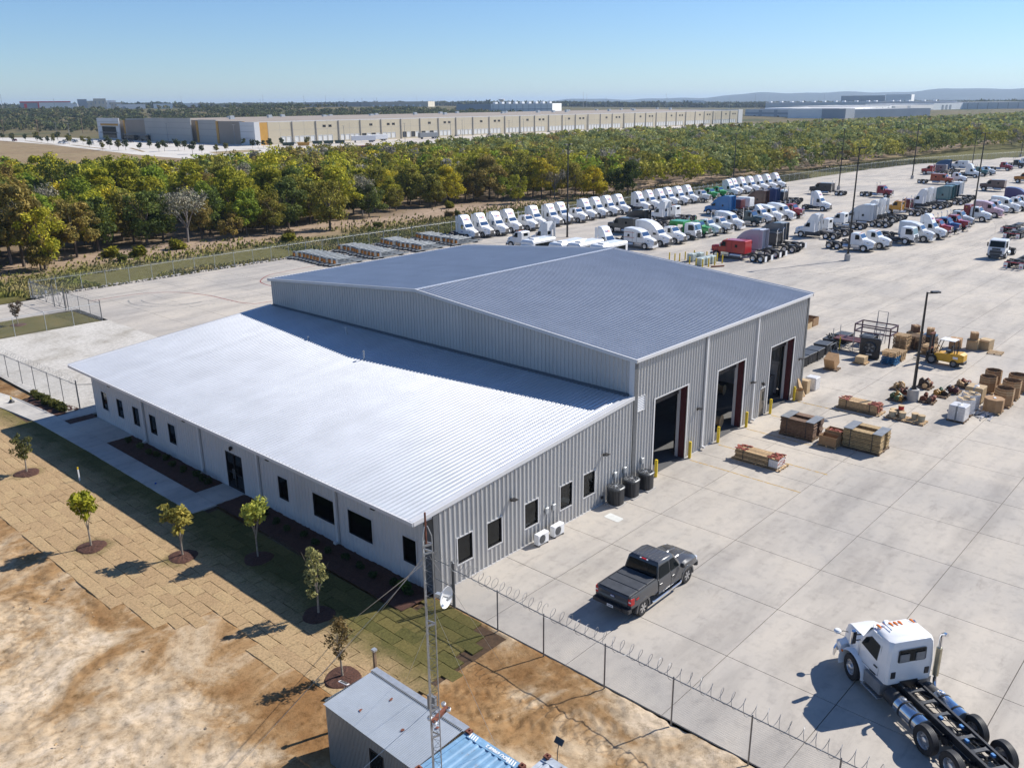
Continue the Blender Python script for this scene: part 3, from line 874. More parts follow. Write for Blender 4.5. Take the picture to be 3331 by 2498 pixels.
# downspouts
def spout(p, zt, out, m, w=.12):
    ox, oy = out; mb = MB()
    x, y = p
    if ox: mb.box(x-.16, x-.04, y-w/2, y+w/2, .25, zt); mb.box(x-.34, x-.05, y-w/2+.004, y+w/2-.004, .14, .27)
    else: mb.box(x-w/2, x+w/2, y-.16, y-.04, .25, zt); mb.box(x-w/2+.004, x+w/2-.004, y-.34, y-.05, .14, .27)
    mb.obj('downspout', m, bld)
for yy in (28.7, 21.15, 14.62, 7.35): spout((0, yy), 4.02, (1, 0), M['trim'], .2)
for xx in (23.7, 30.55): spout((xx, 0), 7.82, (0, 1), M['trim'], .17)

# windows: frame > pane, sill; blinds and simple rooms behind
def window(org, rz, w, h, z, split=None):
    f = .05; mb = MB()
    mb.box(0, w, -.02, .09, z, z+f); mb.box(0, w, -.02, .09, z+h-f, z+h); mb.box(0, f, -.02, .09, z+f, z+h-f); mb.box(w-f, w, -.02, .09, z+f, z+h-f)
    fr = mb.obj('window', M['winframe'], bld, (org[0], org[1], 0), rz)
    MB().box(f, w-f, .045, .055, z+f, z+h-f).obj('pane', M['windowglass'], fr)
    t = MB(); a = .06
    t.box(-a, w+a, -.045, -.012, z-a, z); t.box(-a, w+a, -.045, -.012, z+h, z+h+a); t.box(-a, 0, -.045, -.012, z, z+h); t.box(w, w+a, -.045, -.012, z, z+h)
    t.obj('window_trim', M['trim'], fr)
    return fr
blind_mb = MB()
for i, (a, b) in enumerate(front_y):
    fr = window((0, b), R(-90), b-a, 1.35, 1.02)
    MB().box(b-a-.30 if i < 5 else .1, (b-a-.06) if i < 5 else .36, .12, .14, 1.07, 2.32).obj('blind', M['blind'], fr)
for a, b in end_x:
    fr = window((a, 0), 0, b-a, 1.37, .98)
    MB().box(b-a-.34, b-a-.05, .12, .14, 1.1, 2.3).obj('blind', M['blind'], fr)
# glazed front door, double leaf
mb = MB(); w = 1.77
for x0, x1, z0, z1 in ((0, w, 2.28, 2.36), (0, .07, .06, 2.28), (w-.07, w, .06, 2.28), (.84, .93, .06, 2.28), (.07, w-.07, .06, .2), (.07, w-.07, 1.02, 1.08)): mb.box(x0, x1, -.02, .08, z0, z1)
dr = mb.obj('front_door', M['winframe'], bld, (0, 18.27, 0), R(-90))
MB().box(.07, .84, .03, .04, .2, 2.28).obj('door_pane', M['windowglass'], dr)
MB().box(.93, w-.07, .03, .04, .2, 2.28).obj('door_pane', M['windowglass'], dr)
MB().box(.78, .82, -.09, -.05, .8, 1.4).box(.95, .99, -.09, -.05, .8, 1.4).obj('door_pull', M['alu'], dr)
# rooms
mb = MB(); mb.quad((.1, .1, .04), (WD-.1, .1, .04), (WD-.1, OL-.1, .04), (.1, OL-.1, .04)); mb.obj('office_floor', M['floor'], bld)
mb = MB(); mb.quad((4.6, .1, .05), (4.6, OL-.1, .05), (4.6, OL-.1, 3.2), (4.6, .1, 3.2)); mb.quad((.1, 3.2, 3.05), (WD-.2, 3.2, 3.05), (WD-.2, 3.2, .05), (4.6, 3.2, .05))
for yy in (3.2, 10.6, 15.2, 20, 23, 26.2, 28.7, 31.1, 33.6): mb.quad((.1, yy, .05), (4.6, yy, .05), (4.6, yy, 3.2), (.1, yy, 3.2))
for xx in (2.95, 5.4, 8.3, 10.6, 13): mb.quad((xx, .1, .05), (xx, 3.2, .05), (xx, 3.2, 3.2), (xx, .1, 3.2))
mb.quad((.05, .05, 3.2), (WD-.1, .05, 3.2), (WD-.1, OL-.1, 3.2), (.05, OL-.1, 3.2))
mb.obj('partition', M['plaster'], bld)
mb = MB(); mb.quad((WD+.1, .0, .02), (ML-.1, .0, .02), (ML-.1, GL-.1, .02), (WD+.1, GL-.1, .02)); mb.obj('shop_floor', M['floor'], bld)
mb = MB(); mb.quad((WD+.15, .1, .02), (WD+.15, GL, .02), (WD+.15, GL, 5.7), (WD+.15, .1, 5.7)); mb.obj('liner_wall', M['wall_grey'], bld)
mb = MB()
for xx in (23.5, 31.0):
    for yy in (.45, 9, 18.4, 27.5): mb.box(xx-.1, xx+.1, yy-.2, yy+.2, .02, 7.7)
for xx in (22.3, 37.3): mb.box(xx-.12, xx+.12, .7, 1.1, .02, 7.0)
mb.obj('steel_column', M['blacksteel'], bld)
mb = MB(); mb.box(37.6, 37.75, 1.5, 36, .02, 2.4); mb.box(37.62, 37.7, 1.4, 36, 2.42, 2.6); mb.obj('liner_wall', M['wall_light'], bld)

# bay door openings: red primed jambs and heads, white track guards, sill plate
for a, b in bays:
    mb = MB(); mb.box(b-.02, b+.12, .05, .44, .02, 5.05); mb.box(a-.12, a+.02, .05, .34, .02, 5.05); mb.box(a+.02, b-.02, .05, .34, 4.95, 5.05)
    jm = mb.obj('door_jamb', M['maroon'], bld)
    mb = MB(); mb.box(b-.05, b+.03, .46, .66, .02, 4.9); mb.box(b+.0, b+.13, -.055, -.04, .04, 5.03); mb.box(a-.13, a, -.055, -.04, .04, 5.03); mb.box(a-.13, b+.13, -.056, -.041, 4.96, 5.05)
    mb.obj('door_trim', M['trim'], jm)
    mb = MB(); mb.box(a+.1, b-.1, .55, .62, 4.3, 4.95); 
    mb.obj('rolled_curtain', M['blacksteel'], jm)
# personnel door
pd = MB().box(31.7, 32.53, .0, .05, .04, 2.12).obj('personnel_door', M['doorpaint'], bld)
MB().box(31.63, 31.7, -.05, .06, .03, 2.19).box(32.53, 32.6, -.05, .06, .03, 2.19).box(31.7, 32.53, -.05, .06, 2.12, 2.19).obj('door_frame', M['trim'], pd)
MB().box(32.2, 32.34, -.012, -.004, 1.15, 1.85).obj('door_pane', M['darkglass'], pd)
MB().box(32.4, 32.48, -.06, -.004, .95, 1.12).obj('door_handle', M['alu'], pd)
# louvre
lv = MB().box(16.1, 16.14, -.06, .02, 4.66, 5.58).box(16.82, 16.86, -.06, .02, 4.66, 5.58).box(16.14, 16.82, -.06, .02, 4.66, 4.70).box(16.14, 16.82, -.06, .02, 5.54, 5.58).obj('louvre', M['trim'], bld)
mb = MB()
for k in range(8):
    z = 4.71+k*.103
    mb.add([(16.14, -.055, z), (16.82, -.055, z), (16.82, .01, z+.095), (16.14, .01, z+.095)], [(0, 1, 2, 3)])
mb.obj('louvre_blade', M['trim'], lv)
MB().quad((16.1, .03, 4.66), (16.86, .03, 4.66), (16.86, .03, 5.58), (16.1, .03, 5.58)).obj('louvre_backing', M['blackplastic'], lv)

# wall lamps
def wall_lamp(x, y, z, rz):
    mb = MB(); mb.box(-.05, .05, -.08, .0, -.08, .08); mb.box(-.16, .16, -.36, -.06, .04, .085); mb.box(-.03, .03, -.3, -.05, .0, .04)
    o = mb.obj('wall_lamp', M['bronze'], bld, (x, y, z), rz)
    MB().box(-.13, .13, -.33, -.12, .03, .038).obj('lamp_lens', M['clearlens'], o)
for xx in (5.2, 12.9, 22.95, 30.2, 37.85): wall_lamp(xx, -.035, 3.03, 0)
for yy in (22.4, 13.1, 3.95, 33.0): wall_lamp(-.035, yy, 3.2, R(-90))
def jelly(x, y, z, rz):
    mb = MB(); mb.box(-.09, .09, -.1, 0, .02, .16); mb.lathe([(.0, 0), (.075, .0), (.085, .1), (.085, .2), (0, .24)], 10, (0, -.1, -.06))
    mb.obj('entrance_lamp', M['bronze'], bld, (x, y, z), rz)
jelly(-.03, 17.42, 2.66, R(-90)); jelly(32.0, -.03, 2.45, 0)
# front roof brackets seen under the eave
for yy in (25.6, 16.2, 9.6): MB().box(-.9, -.04, yy-.03, yy+.03, 3.86, 3.92).obj('eave_bracket', M['trim'], bld)
# disconnect boxes and conduits
for xx in (7.9, 8.47, 14.0, 14.95, 16.75):
    o = MB().bbox(xx-.11, xx+.11, -.17, -.04, 1.28, 1.62, .015).obj('disconnect_box', M['galv'], bld)
    MB().cyl((xx, -.09, 1.28), (xx, -.09, .3), .025, n=6).obj('conduit', M['midgrey'], o)
MB().box(12.75, 12.9, -.12, -.04, .35, .5).obj('hose_bib', M['blackplastic'], bld)
# roof pipes
for (x, y, hh, cap_) in ((14.09, 24.64, .54, True), (11.73, 26.16, .28, False), (11.21, 18.96, .68, False)):
    z = office_z(x)
    o = MB().cyl((x, y, z), (x, y, z+hh), .06, n=10).cyl((x, y, z+.02), (x, y, z+.1), .15, .07, n=10).obj('roof_pipe', M['galv'], bld)
    if cap_: MB().cyl((x, y, z+hh-.03), (x, y, z+hh+.06), .12, .12, n=10).obj('pipe_cap', M['galv'], o)

# ------------------------------------------------------------------ equipment beside the building
def condenser(label, x, y):
    t = thing('air_conditioner', label, 'air conditioner', (x, y, 0), R(2), 'round topped condensers by the wall')
    def rr(hw, r, z, n=4):
        out = []
        for cx, cy, a0 in ((hw-r, hw-r, 0), (-hw+r, hw-r, 90), (-hw+r, -hw+r, 180), (hw-r, -hw+r, 270)):
            for i in range(n+1):
                a = R(a0+90*i/n); out.append((cx+r*math.cos(a), cy+r*math.sin(a), z))
        return out
    MB().box(-.47, .47, -.47, .47, 0, .05).obj('pad', M['concbase'], t)
    MB().loft([rr(.40, .27, .05), rr(.40, .27, .98)]).obj('coil', M['blacksteel'], t)
    g = MB()
    per = rr(.43, .29, 0, 5)
    P = per+[per[0]]
    for i in range(len(P)-1):
        a, b = Vector(P[i]), Vector(P[i+1]); L = (b-a).length; n = max(1, int(L/.075))
        for k in range(n):
            q = a.lerp(b, (k+.5)/n); d = (b-a).normalized(); w = Vector((-d.y, d.x, 0))
            g.add([q-d*.016+Vector((0, 0, .06)), q+d*.016+Vector((0, 0, .06)), q+d*.016+Vector((0, 0, .98)), q-d*.016+Vector((0, 0, .98))], [(0, 1, 2, 3)])
    g.obj('louvred_guard', M['condenser'], t)
    MB().loft([rr(.44, .3, .96), rr(.45, .3, .99), rr(.45, .3, 1.06), rr(.40, .3, 1.1), rr(.36, .36, 1.1), rr(.36, .36, 1.02)], caps=False).obj('top_cover', M['condenser'], t)
    MB().lathe([(0, 1.0), (.36, 1.0)], 20).obj('fan_well', M['blackplastic'], t)
    f = MB()
    for k in range(3):
        a = R(120*k+20); c, s = math.cos(a), math.sin(a)
        f.add([(c*.06, s*.06, 1.04), (c*.33-s*.1, s*.33+c*.1, 1.02), (c*.33+s*.12, s*.33-c*.12, 1.06)], [(0, 1, 2)])
    f.obj('fan_blade', M['darkgrey'], t)
    gg = MB(); gg.lathe([(0, 1.115), (.09, 1.115), (.09, 1.1)], 10)
    for k in range(4):
        a = R(45*k+20); gg.box(-.36, .36, -.008, .008, 1.1, 1.11, 0, Matrix.Rotation(a, 4, 'Z'))
    for r in (.15, .22, .29): gg.lathe([(r-.005, 1.105), (r+.005, 1.105)], 20)
    gg.obj('fan_grille', M['alu'], t)
    return t
condenser('grey ribbed condenser with fan on top, nearest the office windows', 13.4, -.62)
condenser('grey ribbed condenser with fan on top, middle of the three', 14.85, -.66)
condenser('grey ribbed condenser with fan on top, nearest the first bay door', 16.25, -.72)

def minisplit(label, x, y):
    t = thing('mini_split_unit', label, 'air conditioner', (x, y, 0), 0, 'white outdoor units by the wall')
    MB().box(-.36, -.3, -.17, .17, 0, .09).box(.3, .36, -.17, .17, 0, .09).obj('foot', M['blackplastic'], t)
    MB().bbox(-.42, .42, -.16, .16, .09, .66, .02).obj('casing', M['white'], t)
    MB().lathe([(.0, -.168), (.23, -.168), (.24, -.16)], 20, (-.1, 0, .37), 'y').obj('fan_opening', M['darkgrey'], t)
    g = MB()
    for k in range(7): g.box(-.34, .14, -.185, -.178, .15+k*.07, .158+k*.07)
    g.obj('fan_guard', M['midgrey'], t)
    MB().tube([(.38, .1, .3), (.5, .22, .32), (.5, .3, .5)], .035, 6).obj('line_set', M['white'], t)
minisplit('small white outdoor unit with dark fan grille, left one by window', 7.0, -.5)
minisplit('small white outdoor unit with dark fan grille, right one by window', 8.25, -.52)

def bollard(label, x, y, h=1.15, grp='yellow bollards at the bay doors', r=.1):
    t = thing('bollard', label, 'bollard', (x, y, 0), 0, grp)
    MB().lathe([(r, -.02), (r, h-.05), (r*.8, h-.01), (0, h)], 12).obj('pipe', M['yellow'], t)
    MB().lathe([(r+.03, .0), (r+.03, .012), (r, .02)], 12).obj('base_ring', M['concbase'], t)
    return t
bl = ['left of the first bay door behind the condensers', 'right of the first bay door', 'left of the middle bay door', 'right of the middle bay door by the personnel door', 'left of the third bay door', 'right of the third bay door at the far corner']
for (x, y), l in zip([(18.02, -.28), (21.93, -.28), (25.5, -.3), (29.35, -.34), (33.0, -.34), (36.85, -.36)], bl): bollard('yellow steel bollard '+l, x, y)

# inside the bays
t = thing('steel_rack', 'black steel shelf rack with boxes inside the first bay door', 'rack', (20.0, 2.6, .02))
for sx in (-.6, .6):
    for sy in (-.35, .35): MB().box(sx-.03, sx+.03, sy-.03, sy+.03, 0, 2.0).obj('leg', M['blacksteel'], t)
for z in (.35, 1.1, 1.85): MB().box(-.62, .62, -.38, .38, z, z+.05).obj('shelf', M['wooddark'], t)
for k, (x, y, z, m) in enumerate([(-.3, 0, .4, 'card'), (.3, .05, .4, 'cardlight'), (.1, 0, 1.15, 'card')]):
    tag(MB().box(-.22, .22, -.2, .2, 0, .3).obj('cardboard_box', M[m], None, (20.0+x, 2.6+y, .02+z)), ['brown box on the left of the lower shelf inside first bay', 'pale box on the right of the lower shelf inside first bay', 'brown box on the middle shelf inside first bay'][k], 'box')
tag(MB().box(-.05, .05, -.12, .12, 0, .3).obj('white_carton', M['white'], None, (20.0, 2.6, 1.92)), 'small white carton on top of the rack inside first bay', 'box')
def reel(label, x, y, rz=0, r=.45, w=.5):
    t = thing('cable_reel', label, 'cable reel', (x, y, r+.02), rz)
    for s in (-w/2, w/2):
        f = MB().lathe([(.06, s-.025), (r, s-.025), (r, s+.025), (.06, s+.025)], 20, (0, 0, 0), 'y').obj('flange', M['wood'], t)
    MB().lathe([(r*.72, -w/2+.03), (r*.72, w/2-.03)], 16, (0, 0, 0), 'y').obj('wound_cable', M['cardlight'], t)
reel('wooden cable reel standing inside the middle bay door', 28.1, 1.2, R(10))
reel('wooden cable reel standing just inside the third bay door', 34.9, 1.5, R(-12))
reel('pale wooden reel farther back in the third bay', 34.6, 4.6, R(10), .4)
t = thing('waste_bin', 'black wheeled bin inside the middle bay', 'bin', (27.4, 3.2, .02))
MB().loft([[(-.3, -.3, .06), (.3, -.3, .06), (.3, .3, .06), (-.3, .3, .06)], [(-.38, -.38, 1.0), (.38, -.38, 1.0), (.38, .38, 1.0), (-.38, .38, 1.0)]]).obj('body', M['blackplastic'], t)
MB().box(-.4, .4, -.4, .4, 1.0, 1.06).obj('lid', M['darkgrey'], t)
t = thing('steel_cabinet', 'grey steel cabinet against the wall inside the third bay', 'cabinet', (36.9, 2.0, .02))
MB().box(-.3, .3, -.5, .5, 0, 1.6).obj('body', M['midgrey'], t); MB().box(-.32, -.302, -.47, -.01, .05, 1.55).obj('door', M['midgrey'], t); MB().box(-.32, -.302, .01, .47, .05, 1.55).obj('door', M['midgrey'], t)

M['razor'] = mat('razor_coil_steel', (.22, .225, .23), .5, .2, .1, 6)
# ------------------------------------------------------------------ chain link fences
def chain_link(mb, L, h, pitch, r, z0=.06):
    """real diagonal wires, three sided"""
    k = int((L+h)/pitch)
    for sgn in (1, -1):
        for i in range(k):
            u0 = i*pitch-h if sgn > 0 else i*pitch
            u1 = u0+sgn*h
            a, b = (u0, z0), (u1, z0+h)
            if max(a[0], b[0]) <= 0 or min(a[0], b[0]) >= L: continue
            def clip(p, q):
                t0, t1 = 0.0, 1.0; d = q[0]-p[0]
                for bound, sg in ((0, 1), (L, -1)):
                    x = (bound-p[0])/d
                    if d*sg > 0: t0 = max(t0, x)
                    else: t1 = min(t1, x)
                return [(p[0]+d*t, p[1]+(q[1]-p[1])*t) for t in (t0, t1)]
            c = clip(a, b); yo = .004*sgn
            (ax, az), (bx, bz) = c
            mb.add([(ax-r, yo, az), (ax, yo-r, az), (ax+r, yo, az), (bx-r, yo, bz), (bx, yo-r, bz), (bx+r, yo, bz)], [(0, 1, 4, 3), (1, 2, 5, 4), (2, 0, 3, 5)])

def coil(mb, L, r, pitch, z, wire, n=10, jit=.25, seed=1):
    rr_ = random.Random(seed); pts = []; u = 0.0; a = 0.0; turns = L/pitch
    N = int(turns*n)
    wob = 0
    for i in range(N):
        if i % n == 0: wob = rr_.uniform(-jit, jit)
        th = 2*math.pi*i/n; rad = r*(1+.12*math.sin(i*.37))
        pts.append((L*i/N+wob*pitch*.5*math.sin(th/2)**2, rad*math.cos(th), z+rad*math.sin(th)))
    mb.tube(pts, wire, 3, caps=False)

def fence(name, label, pts, posts, h=1.95, post_r=.032, m='galvdark', wire='wire', pitch=.075, wr=.0028, razor=None, arms=False, rail=True, group=None, big=()):
    """fence along a polyline; posts are distances along it; each post, rail and panel of mesh is a part"""
    t = thing('chain_link_fence', label, 'fence', (pts[0][0], pts[0][1], 0), 0, group)
    O = Vector((pts[0][0], pts[0][1], 0))
    def at(i, pts=pts): return Vector((pts[i][0], pts[i][1], 0))-O
    acc = 0
    post_me = {}
    for i in range(len(pts)-1):
        a, b = at(i), at(i+1); L = (b-a).length; ang = math.atan2((b-a).y, (b-a).x)
        ps = [p-acc for p in posts if acc-1e-6 <= p <= acc+L+1e-6]
        for p in ps:
            rbig = post_r*1.7 if any(abs(p+acc-q) < .01 for q in big) else post_r
            hh = h+.08 if rbig == post_r else h+.35
            key = (rbig, hh)
            if key not in post_me: post_me[key] = MB().lathe([(rbig, -.05), (rbig, hh-.02), (0, hh+.02)], 8).mesh('post', M[m])
            q = a+(b-a).normalized()*p
            link('post', post_me[key], t, q)
            if arms:
                link('barbed_arm', MB().cyl((0, 0, h), (.22, .0, h+.35), .016, n=5).mesh('barbed_arm', M[m]) if 'arm' not in post_me else post_me['arm'], t, q, ang-R(90))
        mb = MB(); mb.cyl((0, 0, h), (L, 0, h), .021, n=6)
        link('top_rail', mb.mesh('top_rail', M[m]), t, a, ang)
        mb = MB(); chain_link(mb, L, h-.08, pitch, wr)
        link('chain_link_mesh', mb.mesh('chain_link_mesh', M[wire]), t, a, ang)
        if arms:
            mb = MB()
            for k in (.1, .2, .3): mb.cyl((0, -.22*k/.35, h+k), (L, -.22*k/.35, h+k), .006, n=3)
            link('barbed_wire', mb.mesh('barbed_wire', M[wire]), t, a, ang)
        if razor:
            mb = MB(); coil(mb, L, razor[0], razor[1], h+razor[2], razor[3], 12, .3, i+3)
            link('razor_wire', mb.mesh('razor_wire', M['razor']), t, a, ang)
        acc += L
    return t
fence('f', 'chain link fence with razor wire coil beside the pickup and earth strip', [(-.15, -1.4), (-.25, -6.8), (-.17, -25)], [0, 2.75, 5.4, 8.5, 11.55, 14.65, 17.7, 20.8], big=(0,), razor=(.27, .42, .27, .0105), m='galvdark')
# gate leaf between building corner and first post
g = thing('chain_link_gate', 'narrow chain link gate standing between office corner and fence post', 'gate', (-.12, -.08, 0), R(-90))
for u in (0.0, 1.2): MB().lathe([(.035, 0), (.035, 2.3), (0, 2.33)], 8, (u, 0, 0)).obj('gate_post', M['galvdark'], g)
MB().cyl((0, 0, 2.0), (1.2, 0, 2.0), .022, n=6).cyl((0, 0, 1.0), (1.2, 0, 1.0), .02, n=6).cyl((0, 0, .1), (1.2, 0, .1), .02, n=6).obj('gate_rail', M['galvdark'], g)
mb = MB(); chain_link(mb, 1.2, 1.9, .075, .0028); mb.obj('chain_link_mesh', M['wire'], g)
mb = MB(); coil(mb, 1.2, .2, .4, 2.2, .006); mb.obj('razor_wire', M['razor'], g)
MB().box(1.12, 1.2, -.05, .05, .95, 1.15).obj('latch', M['galv'], g)

fence('f', 'chain link fence with razor coil between gravel lot and left lawn', [(-.1, 39.6), (-.4, 44.5), (-.8, 52.5), (-1.6, 66.5)], [0, 2.6, 4.9, 7.6, 10.1, 12.9, 15.8, 18.8, 21.8, 24.8], big=(0,), razor=(.28, .5, .26, .008))
fence('f', 'short chain link return from razor fence to office corner', [(-.1, 39.6), (.9, 38.6), (.35, 36.95)], [0, 1.41], razor=None)
fence('f', 'chain link fence along far side of gravel lot beside gate lawn', [(13.4, 66.95), (-10, 66.8)], [0, 2.95, 5.7, 8.7, 11.7, 14.7, 17.7, 20.7], m='galv')
fence('f', 'chain link fence with razor coil from lawn corner to driveway gate', [(13.4, 66.97), (13.15, 75.2)], [0, 2.65, 5.3, 8.2], big=(0, 8.2), razor=(.26, .5, .24, .006))
g = thing('sliding_gate', 'wide chain link sliding gate with diagonal braces across driveway', 'gate', (13.0, 75.3, 0), R(91))
for u in (0, 3.0, 9.2): MB().lathe([(.06, 0), (.06, 2.5), (0, 2.55)], 8, (u, .12, 0)).obj('gate_post', M['galvdark'], g)
mb = MB()
for z in (.15, 2.05): mb.cyl((0, 0, z), (9.3, 0, z), .032, n=6)
for k in range(6): mb.cyl((k*1.86, 0, .15), (k*1.86, 0, 2.05), .026, n=6)
mb.obj('gate_frame', M['galvdark'], g)
for k in range(5):
    a, b = (k*1.86, .0, .15 if k % 2 else 2.05), ((k+1)*1.86, .0, 2.05 if k % 2 else .15)
    MB().cyl(a, b, .018, n=5).obj('brace', M['galvdark'], g)
mb = MB(); chain_link(mb, 9.3, 1.9, .11, .0035, .15); mb.obj('chain_link_mesh', M['wire'], g)
MB().box(5.0, 5.5, -.02, .0, 1.2, 1.55).obj('gate_sign', M['white'], g)

back = [(12.8, 85.4), (60, 85.6), (120, 84.6), (198, 84.0), (264, 83.5), (303, 80), (345, 68), (372, 60)]
Lb = sum(math.hypot(back[i+1][0]-back[i][0], back[i+1][1]-back[i][1]) for i in range(len(back)-1))
fence('f', 'long chain link fence between concrete yard and the woods', back, [3.05*k for k in range(int(Lb/3.05)+1)], m='galv', pitch=.22, wr=.006, arms=True)
# stones along the foot of the back fence
mb = MB()
for k in range(500):
    x = rnd.uniform(13, 75); y = 85.35+rnd.gauss(.25, .3); s = rnd.uniform(.06, .18)
    mb.box(-s, s, -s*.7, s*.7, -.05, s*.7, 0, Matrix.Translation((x, y, 0)) @ Matrix.Rotation(rnd.uniform(0, 6), 4, 'Z') @ Matrix.Rotation(rnd.uniform(-.5, .5), 4, 'Y'))
tag(mb.obj('riprap', mat('pale_stone', (.45, .41, .36), .9, 0, .2, 5)), kind='stuff')

# ------------------------------------------------------------------ lattice tower, shed, containers
tw = thing('lattice_tower', 'thin triangular lattice radio mast standing beside the metal shed', 'radio mast', (-10.38, -11.38, 0), R(12))
TH, a_ = 11.0, .155
M['mast'] = mat('dull_galvanised', (.4, .41, .42), .42, .5, .15, 6)
legs = [(a_*math.cos(R(q)), a_*math.sin(R(q))) for q in (60, 180, 300)]
for lx, ly in legs: MB().cyl((lx, ly, 0), (lx, ly, TH), .018, n=6).obj('leg', M['mast'], tw)
mb = MB()
n = int(TH/.38)
for k in range(n):
    for q in range(3):
        p, r_ = legs[q], legs[(q+1) % 3]
        z0, z1 = k*.38+.05, k*.38+.24
        mb.cyl((*p, z0), (*r_, z1), .006, n=4); mb.cyl((*r_, z1), (*p, z0+.38), .006, n=4)
mb.obj('lattice_brace', M['galvdark'], tw)
for z in (TH-.02, TH-.25, 8.6, 5.9, 5.0):
    mb = MB()
    for q in range(3): mb.box(0, Vector(legs[q]).to_3d().__sub__(Vector(legs[(q+1) % 3]).to_3d()).length, -.008, .008, z-.03, z+.03, 0,
        Matrix.Translation((*legs[q], 0)) @ Matrix.Rotation(math.atan2(legs[(q+1) % 3][1]-legs[q][1], legs[(q+1) % 3][0]-legs[q][0]), 4, 'Z'))
    mb.obj('section_plate', M['galv'], tw)
mb = MB()
for lx, ly in legs: mb.tube([(lx, ly, TH), (lx*.95, ly*.95, TH+.22), (lx*.3, ly*.3, TH+.5)], .015, 6)
mb.obj('top_cone', M['galv'], tw)
MB().cyl((0, 0, TH-.1), (0, 0, TH+.88), .026, n=8).obj('mast_pipe', M['rust'], tw)
d = MB()
d.lathe([(.0, .0), (.1, .012), (.2, .05), (.28, .1), (.3, .125)], 24); d.lathe([(.3, .125), (.3, .11), (.2, .035), (0, -.02)], 24)
dish = d.obj('dish', M['white'], tw)
dq = Vector((.24, -.96, .02)).to_track_quat('Z', 'Y')
dl = Vector((.34, -.18, 9.35))
dish.rotation_euler = (Matrix.Rotation(-R(12), 3, 'Z') @ dq.to_matrix()).to_euler(); dish.location = Matrix.Rotation(-R(12), 3, 'Z') @ dl
MB().cyl((0, 0, .02), (0, 0, .2), .02, n=6).box(-.12, .12, -.025, .025, .19, .23).obj('feed', M['midgrey'], dish)
MB().cyl((0, 0, -.02), (0, 0, -.25), .03, n=6).box(-.06, .06, -.06, .06, -.2, -.08).obj('dish_mount', M['galv'], dish)
MB().box(-.12, .62, -.05, .05, 5.42, 5.54).obj('cross_arm', M['rust'], tw)
for x in (-.1, .58):
    MB().lathe([(0, 0), (.06, .02), (.075, .09), (.06, .12)], 10, (x, -.09, 5.42)).lathe([(0, 0), (.06, .02), (.075, .09), (.06, .12)], 10, (x+.03, .1, 5.5)).obj('flood_lamp', M['white'], tw)
MB().box(.2, .3, .1, .36, 5.6, 6.05).obj('control_box', M['midgrey'], tw)
mb = MB(); mb.tube([(.1, .1, 8.6), (.32, .25, 8.2), (.2, .3, 7.9), (.05, .1, 8.0)], .008, 4); mb.obj('loose_cable', M['blackplastic'], tw)
mb = MB()
Mi = Matrix.Translation((-10.38, -11.38, 0)) @ Matrix.Rotation(R(12), 4, 'Z'); Mi = Mi.inverted()
for top, anc, r_ in (((-10.4, -11.3, 10.4), (-3.71, 1.37, -.05), .014), ((-10.4, -11.3, 10.6), (-2.53, .94, -.05), .014), ((-10.3, -11.4, 10.6), (-1.85, -6.04, -.05), .006), ((-10.4, -11.4, 8.6), (-5.26, -3.81, -.05), .005), ((-10.4, -11.4, 6.0), (-15.5, -7.2, -.05), .008), ((-10.4, -11.4, 10.6), (-14.8, -4.0, -.05), .005), ((-10.3, -11.5, 9.0), (-7.65, -11.09, 2.75), .005)):
    mb = MB(); mb.cyl(Mi @ Vector(top), Mi @ Vector(anc), r_, n=4); mb.obj('guy_wire', M['galv'], tw)

sh = thing('metal_shed', 'small corrugated metal shed with low pitched roof in foreground', 'shed', (-9.83, -9.78, 0))
SL, SW = 4.58, 2.03
old = sheet_metal('old_roofing', (.50, .53, .55), .42, .55, .16)
rp = roof_panel(sh, (-.1, 0, 2.52), (SW+.02, 0, 2.66), (0, 1, 0), .765, old, pitch=.0765, h=.014)
for k in range(6): link('roof_panel', rp, sh, (0, -.02+.765*k, 0))
MB().box(SW-.02, SW+.26, -.06, SL+.06, 2.64, 2.665).obj('edge_flashing', M['galv'], sh)
mb = MB()
for k in range(60): mb.box(SW-.06, SW+.0, k*.0765, k*.0765+.045, 2.66, 2.69)
mb.obj('closure_strip', M['trimdark'], sh)
sw_ = sheet_metal('shed_siding', (.30, .33, .34), .45, .35, .1)
wall(sh, (0, SL), R(-90), SL, 0, lambda u: 2.5, [(SL-2.25, SL-1.55, 1.1, 2.0)], sw_, h=.014, pitch=.0763, pw=.763)
wall(sh, (SW+.24, SL), R(180), SW+.24, 0, lambda u: 2.62, [], sw_, h=.014, pitch=.0763, pw=.763)
wall(sh, (SW+.24, 0), R(90), SL, 0, lambda u: 2.62, [], sw_, h=.014, pitch=.0763, pw=.763)
wall(sh, (0, 0), 0, SW+.24, 0, lambda u: 2.55, [], sw_, h=.014, pitch=.0763, pw=.763)
w = MB().box(-.03, .03, 1.55, 2.25, 1.1, 1.15).box(-.03, .03, 1.55, 2.25, 1.95, 2.0).box(-.03, .03, 1.55, 1.6, 1.15, 1.95).box(-.03, .03, 2.2, 2.25, 1.15, 1.95).obj('window', M['winframe'], sh)
MB().box(-.005, .01, 1.6, 2.2, 1.15, 1.95).obj('pane', M['darkglass'], w)
mb = MB()
for x, y in ((.8, 1.5), (1.5, 2.9), (.5, 3.3), (1.6, .7)):
    mb.add([(x+rnd.uniform(-.05, .05)+.06*math.cos(q)*(1+.5*rnd.random()), y+.05*math.sin(q)*(1+.5*rnd.random()), 2.535+x*.066+.022) for q in (0, 1, 2, 3, 4, 5)], [(0, 1, 2, 3, 4, 5)])
mb.obj('rust_patch', M['rust'], sh)

